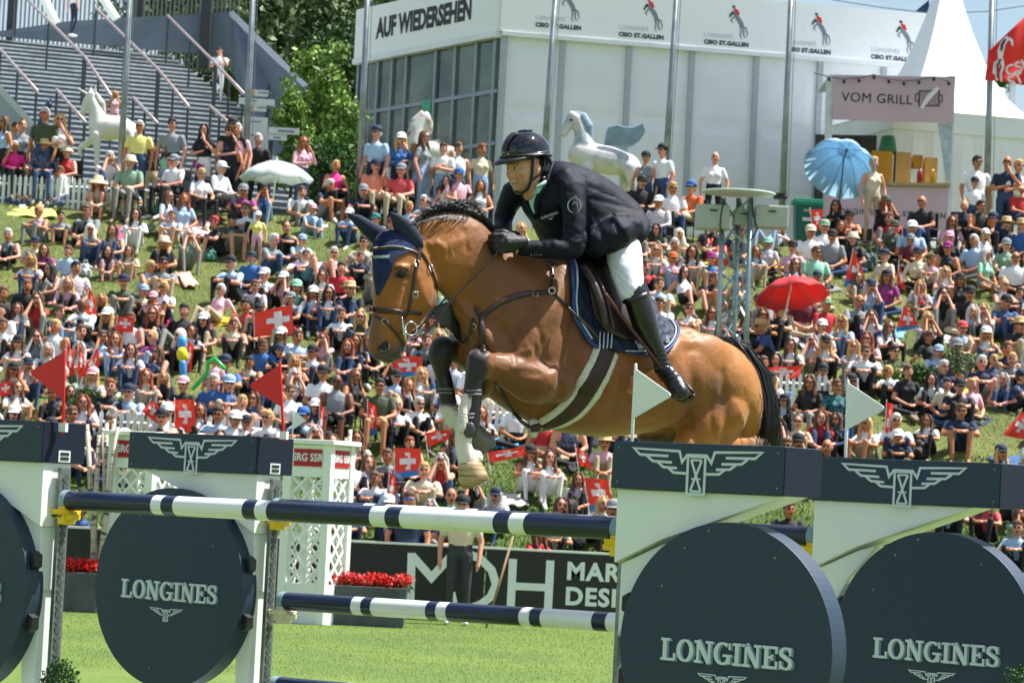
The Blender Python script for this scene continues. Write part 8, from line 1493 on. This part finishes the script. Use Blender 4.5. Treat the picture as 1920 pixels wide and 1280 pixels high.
# picnic blankets and bags
BLK = [((120, 568), 60, 26, '#d98a90', 'pink patterned blanket behind the man in the white shirt'), ((238, 442), 45, 22, '#c44b7c', 'pink and red blanket behind the bucket hat woman'), ((365, 430), 55, 26, '#dcb8ae', 'pale pink blanket right of the curly haired woman'), ((60, 400), 90, 14, '#c9d06a', 'yellow green blanket at the left crest edge'), ((350, 525), 26, 18, '#dba491', 'faded orange blanket corner right of the grey tee man'), ((590, 505), 44, 14, '#cfd3d6', 'white blanket left of the checked shirt woman'), ((122, 545), 40, 14, '#d4dae0', 'white and blue towel right of the dark haired woman'), ((420, 605), 55, 10, '#c9a52a', 'yellow cloth below the pink top woman'), ((385, 655), 26, 9, '#cf8548', 'orange cloth lying left of the polo man'),
 ((1345, 500), 60, 12, '#d5bf63', 'yellow blanket left of the camera tower'), ((1440, 498), 55, 12, '#d6a93a', 'orange yellow mat under the mint cap child'), ((1470, 635), 60, 10, '#cfc3bd', 'pale patterned blanket below the red parasol'), ((1760, 572), 80, 12, '#8fc3e4', 'light blue mat behind the black tank woman'), ((1570, 660), 55, 12, '#c64a52', 'red round mat in front of the picnic cloths'), ((1520, 655), 30, 12, '#c9cdd3', 'white and grey crumpled cloth left of the red mat'), ((1670, 628), 48, 9, '#6fa6c4', 'turquoise towel under the magenta tee woman'), ((1580, 640), 70, 12, '#233c66', 'dark blue blanket under the red tee man'), ((1800, 745), 90, 16, '#d3a942', 'yellow blanket below the pink planter'), ((1640, 545), 60, 16, '#c3c0bb', 'crumpled white sheet beside the pointed red flag'), ((945, 835), 44, 9, '#3f9ac9', 'light blue cloth lying right of the front hoof'), ((950, 940), 60, 12, '#b9b6b0', 'grey foil blanket behind the top pole'), ((690, 940), 60, 12, '#c9b3ac', 'pale blanket behind the top pole left of the navy tee man'), ((620, 985), 70, 12, '#d2d2cb', 'white blanket seen under the top pole'), ((1770, 640), 46, 10, '#b4b9c2', 'patterned towel in front of the black tee man'), ((1890, 870), 60, 12, '#375a86', 'blue and red blanket at the lower right crowd edge'), ((70, 700), 40, 9, '#4f7f6d', 'green bag cloth beside the seated grey haired woman'), ((545, 610), 30, 12, '#c23a44', 'red bundle left of the girl in the white cap'), ((590, 425), 50, 8, '#b9bcc0', 'grey blanket under the navy tee man')]
def blanket(px, py, wpx, hpx, c_, lab, i):
    Y_ = Yat(px, py, .03); p = at(px, py, Y_); w_ = wpx*Y_/5800; d_ = hpx*Y_/5800/.22; d_ = min(d_, 1.9); R2 = np.random.default_rng(60+i); n = 9; mb = MB(); vs = []; yaw = R2.uniform(-.4, .4)
    for a in range(n+1):
        for b in range(n+1):
            u, v = (a/n-.5)*w_*(1+.1*math.sin(b)), (b/n-.5)*d_; xx = u*math.cos(yaw)-v*math.sin(yaw); yy = u*math.sin(yaw)+v*math.cos(yaw); vs.append(Vector((xx, yy, ground_z(Y_+yy)-ground_z(Y_)+.05+.025*math.sin(a*1.3+i)*math.cos(b*1.7)+R2.uniform(0, .02))))
    W = n+1; vs2 = vs+[q-Vector((0, 0, .02)) for q in vs]; N0 = W*W; fs = []
    for a in range(n):
        for b in range(n): fs += [(a*W+b, (a+1)*W+b, (a+1)*W+b+1, a*W+b+1), (N0+a*W+b, N0+a*W+b+1, N0+(a+1)*W+b+1, N0+(a+1)*W+b)]
        fs += [(a*W, N0+a*W, N0+(a+1)*W, (a+1)*W), (a*W+n, (a+1)*W+n, N0+(a+1)*W+n, N0+a*W+n), (a, a+1, N0+a+1, N0+a), (n*W+a, N0+n*W+a, N0+n*W+a+1, n*W+a+1)]
    mb.add(vs2, fs); m_ = mat('blanket'+c_[1:], c_, .9, var=.3, vs=7, bump=.4, bs=30); o = mb.build('picnic_blanket', m_, None, smooth=True); o.location = (p.x, Y_, ground_z(Y_)); tag(o, lab, 'blanket', 'blankets and cloths on the grass')
for i, ((x, y), w_, h_, c_, lab) in enumerate(BLK): blanket(x, y, w_, h_, c_, lab, i)
def bag(px, py, spx, c_, lab, i):
    Y_ = Yat(px, py, .16)-.1; p = at(px, py, Y_); s = spx*Y_/5800; t = thing('bag', lab, 'bag', (p.x, Y_, ground_z(Y_)), 'bags on the grass', random.uniform(-.6, .6)); m_ = mat('bag'+c_[1:], c_, .7, var=.2, vs=8, bump=.5, bs=14); mb = MB(); mb.box((0, 0, s*.32), (s*.8, s*.36, s*.62)); mb.ell((0, 0, s*.55), (s*.40, s*.24, s*.26), n=14, k=8); mb.box((0, -s*.24, s*.24), (s*.55, s*.18, s*.36)); me = jitter(remesh(mb, s*.06, 5, 'bag'), s*.10, 14/max(s, .2)); meshobj('bag_body', me, m_, t); mb = MB(); mb.tube([(-s*.14, 0, s*.85), (-s*.1, 0, s*1.02), (s*.1, 0, s*1.02), (s*.14, 0, s*.85)], s*.03, 6, rnd=True); mb.build('handle', m_, t)
for i, (x, y, s, c_, lab) in enumerate(((350, 478, 34, '#3a4a50', 'grey green rucksack left of the red haired woman'), (395, 470, 26, '#3f7a68', 'green bag between the bare legs of the pair'), (160, 500, 30, '#b9bcc0', 'pale grey bag in front of the headscarf woman'), (1628, 488, 40, '#4d5c5c', 'grey backpack right of the pointed red flag'), (1730, 455, 36, '#3c4a38', 'dark green backpack below the grill stall'), (1550, 535, 30, '#1a1b1e', 'black bag lying above the red parasol'), (1720, 838, 46, '#1a1416', 'black and crimson rucksack behind the girl with long hair'), (62, 712, 30, '#17191e', 'black rucksack left of the first jump flag'), (602, 672, 26, '#2a6fb0', 'blue bag right of the blue tee man'), (388, 605, 24, '#e0437c', 'hot pink bag in front of the pink top woman'), (318, 598, 20, '#e0437c', 'hot pink cap shaped bag by the young man in black'), (470, 672, 24, '#2a2c33', 'dark shoes bag beside the polo man'), (283, 420, 24, '#6c7b5c', 'olive bag right of the white dressed woman'), (295, 385, 22, '#4c8f62', 'green rucksack above the striped dress woman'), (660, 765, 28, '#3d4f37', 'olive green bag on the chair arm'), (590, 600, 24, '#26272e', 'black bag left of the white cap girl'), (1480, 735, 28, '#2f7fc4', 'bright blue bag left of the arms crossed woman'), (1345, 612, 26, '#8c8f8a', 'grey bag between the camera tower legs'), (1880, 600, 26, '#22262c', 'dark bag beside the steel blue polo man'), (1100, 930, 26, '#22262c', 'black bag behind the top pole below the hooves'), (445, 700, 20, '#c23a54', 'crimson bag above the patterned shirt man'), (1395, 510, 22, '#c9cdd0', 'white bag at the camera tower'), (235, 400, 18, '#2c2f36', 'dark small bag beside the white dressed woman'), (560, 700, 20, '#2a6fb0', 'small blue bag beside the blond girl'))): bag(x, y, s, c_, lab, i)
# camp chairs under the chair sitters
def chair_at(p):
    o = p['o']; f = o.location; t = thing('camp_chair', 'x', 'camp chair', tuple(f), 'folding camp chairs', o.rotation_euler.z); fab_ = mat('chair_green', '#3d6b34', .7) if p['x'] < 600 and p['y'] > 700 else mat('chair_dark', '#25282e', .7)
    mb = MB(); mb.box((0, 0, .34), (.50, .46, .03)); mb.build('seat', fab_, t); mb = MB(); mb.box((0, .25, .62), (.50, .03, .46)); mb.build('backrest', fab_, t)
    for sx_ in (-1, 1):
        for sy in (-1, 1): mb = MB(); mb.tube([(sx_*.25, sy*.22, -.14 if sy < 0 else .0), (sx_*.25, sy*.22, .5 if sy < 0 else .84)], .012, 6); mb.build('leg', postd, t)
        mb = MB(); mb.tube([(sx_*.26, -.24, .52), (sx_*.26, .24, .54)], .02, 6); mb.build('armrest', fab_, t)
    k = ' '.join(p['o']['label'].split(',')[0].split()[1:7]); t['label'] = f"camp chair under the {k}".replace('the older', 'the older'); return t
CH = [chair_at(p) for p in PEOPLE if p['pose'] == 'c']
seen = Counter(c['label'] for c in CH)
for c, p in zip(CH, [p for p in PEOPLE if p['pose'] == 'c']):
    if seen[c['label']] > 1: c['label'] = ' '.join((c['label']+rel(p, 0)).split()[:16])
# ================================================================ the rest of the crowd, smaller and mostly hidden: one object
GR = [(545, 415, 640, 470), (330, 455, 430, 560), (150, 480, 200, 560), (1190, 300, 1300, 330), (1480, 660, 1600, 700), (1540, 500, 1600, 560), (1745, 760, 1925, 850), (905, 830, 990, 925), (1030, 880, 1075, 935), (440, 600, 500, 640), (1440, 500, 1500, 530), (0, 395, 60, 425)]
cm_all = [SK[0], SK[1], SK[2], featm]+[patmat(c) for c in 'WKNGBLRPTEZXH']+[patmat(c) for c in 'kjgtn']+[hairm[c] for c in 'bndrg']+[mat('hat_cW', PAL['W'], .8)]; ci = {m.name: i for i, m in enumerate(cm_all)}
low = {}
for (ps, f) in (('k', True), ('k', False), ('x', False), ('j', True), ('h', True)):
    me, H_ = proto(ps, f); d = modmesh(me, [('DECIMATE', dict(ratio=.22))]); n = len(d.vertices); c = np.empty(n*3); d.vertices.foreach_get('co', c); low[(ps, f)] = (c.reshape(-1, 3), [tuple(p.vertices) for p in d.polygons], [p.material_index for p in d.polygons], H_)
lowh = {}
for k, m_ in list(HP.items())+[('c', TP['c'])]:
    d = modmesh(m_, [('DECIMATE', dict(ratio=.35))]) if k != 'c' else m_; n = len(d.vertices); c = np.empty(n*3); d.vertices.foreach_get('co', c); lowh[k] = (c.reshape(-1, 3), [tuple(p.vertices) for p in d.polygons])
mb = MB(); R5 = random.Random(21); heads = [(p['x'], p['y']) for p in PEOPLE]; cnt = 0
for tr in range(16000):
    if cnt >= 365: break
    if cnt < 115: x = R5.uniform(-12, 1932); y = R5.uniform(400+x*.02, 985)
    else:      # spectators beyond the frame edges and behind the horse
        x = R5.uniform(-420, 2340); y = R5.uniform(400+x*.02, 985 if not 0 < x < 1920 else 800)
        if not (x < -12 or x > 1932 or (700 < x < 1400 and 480 < y < 790)): continue
    if cnt < 115 and 640 < x < 1440 and y > 480+(x-640)*.0 and (x < 1420 and 480 < y < 815) and not (x < 680): continue
    if cnt < 115 and y > 830 and (x < 640 or 1150 < x < 1900): continue
    if any(a < x < c_ and b < y < d_ for a, b, c_, d_ in GR) or any(abs(x-a) < 20 and abs(y-b) < 25 for a, b in heads): continue
    heads.append((x, y)); cnt += 1; kf = R5.choice(list(low)); V0, F0, M0, H_ = low[kf]; s = R5.uniform(.86, 1.04); Y_ = findY(x, y, H_.z*s, False); p = at(x, y, Y_); a = R5.gauss(0, .3); ca_, sa = math.cos(a), math.sin(a)
    hx_, hy_ = (H_.x*ca_-H_.y*sa)*s, (H_.x*sa+H_.y*ca_)*s; Rm = np.array([[ca_, sa, 0], [-sa, ca_, 0], [0, 0, 1]])*s; off_ = np.array([p.x-hx_, Y_-hy_, p.z-H_.z*s])
    sk = R5.randrange(3); T_ = ci[patmat(R5.choice('WWWWWWKNGBLLRPTEZXH')).name]; Pq = ci[patmat(R5.choice('kkjgtn')).name]; mp_s = {0: sk, 1: T_, 2: T_ if R5.random() < .7 else sk, 3: sk, 4: Pq, 5: Pq, 6: ci[patmat('K').name], 7: Pq, 8: 3}
    V = V0 @ Rm+off_; o = len(mb.v); mb.v += [tuple(v) for v in V]; mb.f += [tuple(i+o for i in f) for f in F0]; mb.mi += [mp_s[m] for m in M0]
    hk = ('l' if kf[1] else 's'); V1, F1 = lowh[hk]; V = (V1+np.array(H_)) @ Rm+off_; o = len(mb.v); mb.v += [tuple(v) for v in V]; mb.f += [tuple(i+o for i in f) for f in F1]; mb.mi += [ci[hairm[R5.choice('bnndrg')].name]]*len(F1)
    if R5.random() < .3: V1, F1 = lowh['c']; V = (V1+np.array(H_)) @ Rm+off_; o = len(mb.v); mb.v += [tuple(v) for v in V]; mb.f += [tuple(i+o for i in f) for f in F1]; mb.mi += [R5.choice([len(cm_all)-1, ci[patmat('K').name], ci[patmat('N').name]])]*len(F1)
me = bpy.data.meshes.new('seated_crowd'); me.from_pydata(mb.v, [], mb.f); me.polygons.foreach_set('material_index', mb.mi); me.polygons.foreach_set('use_smooth', [True]*len(mb.f))
for m_ in cm_all: me.materials.append(m_)
o = bpy.data.objects.new('seated_crowd', me); sc.collection.objects.link(o); tag(o, 'remaining spectators half hidden between the seated people on the hillside', 'crowd', None, 'stuff')
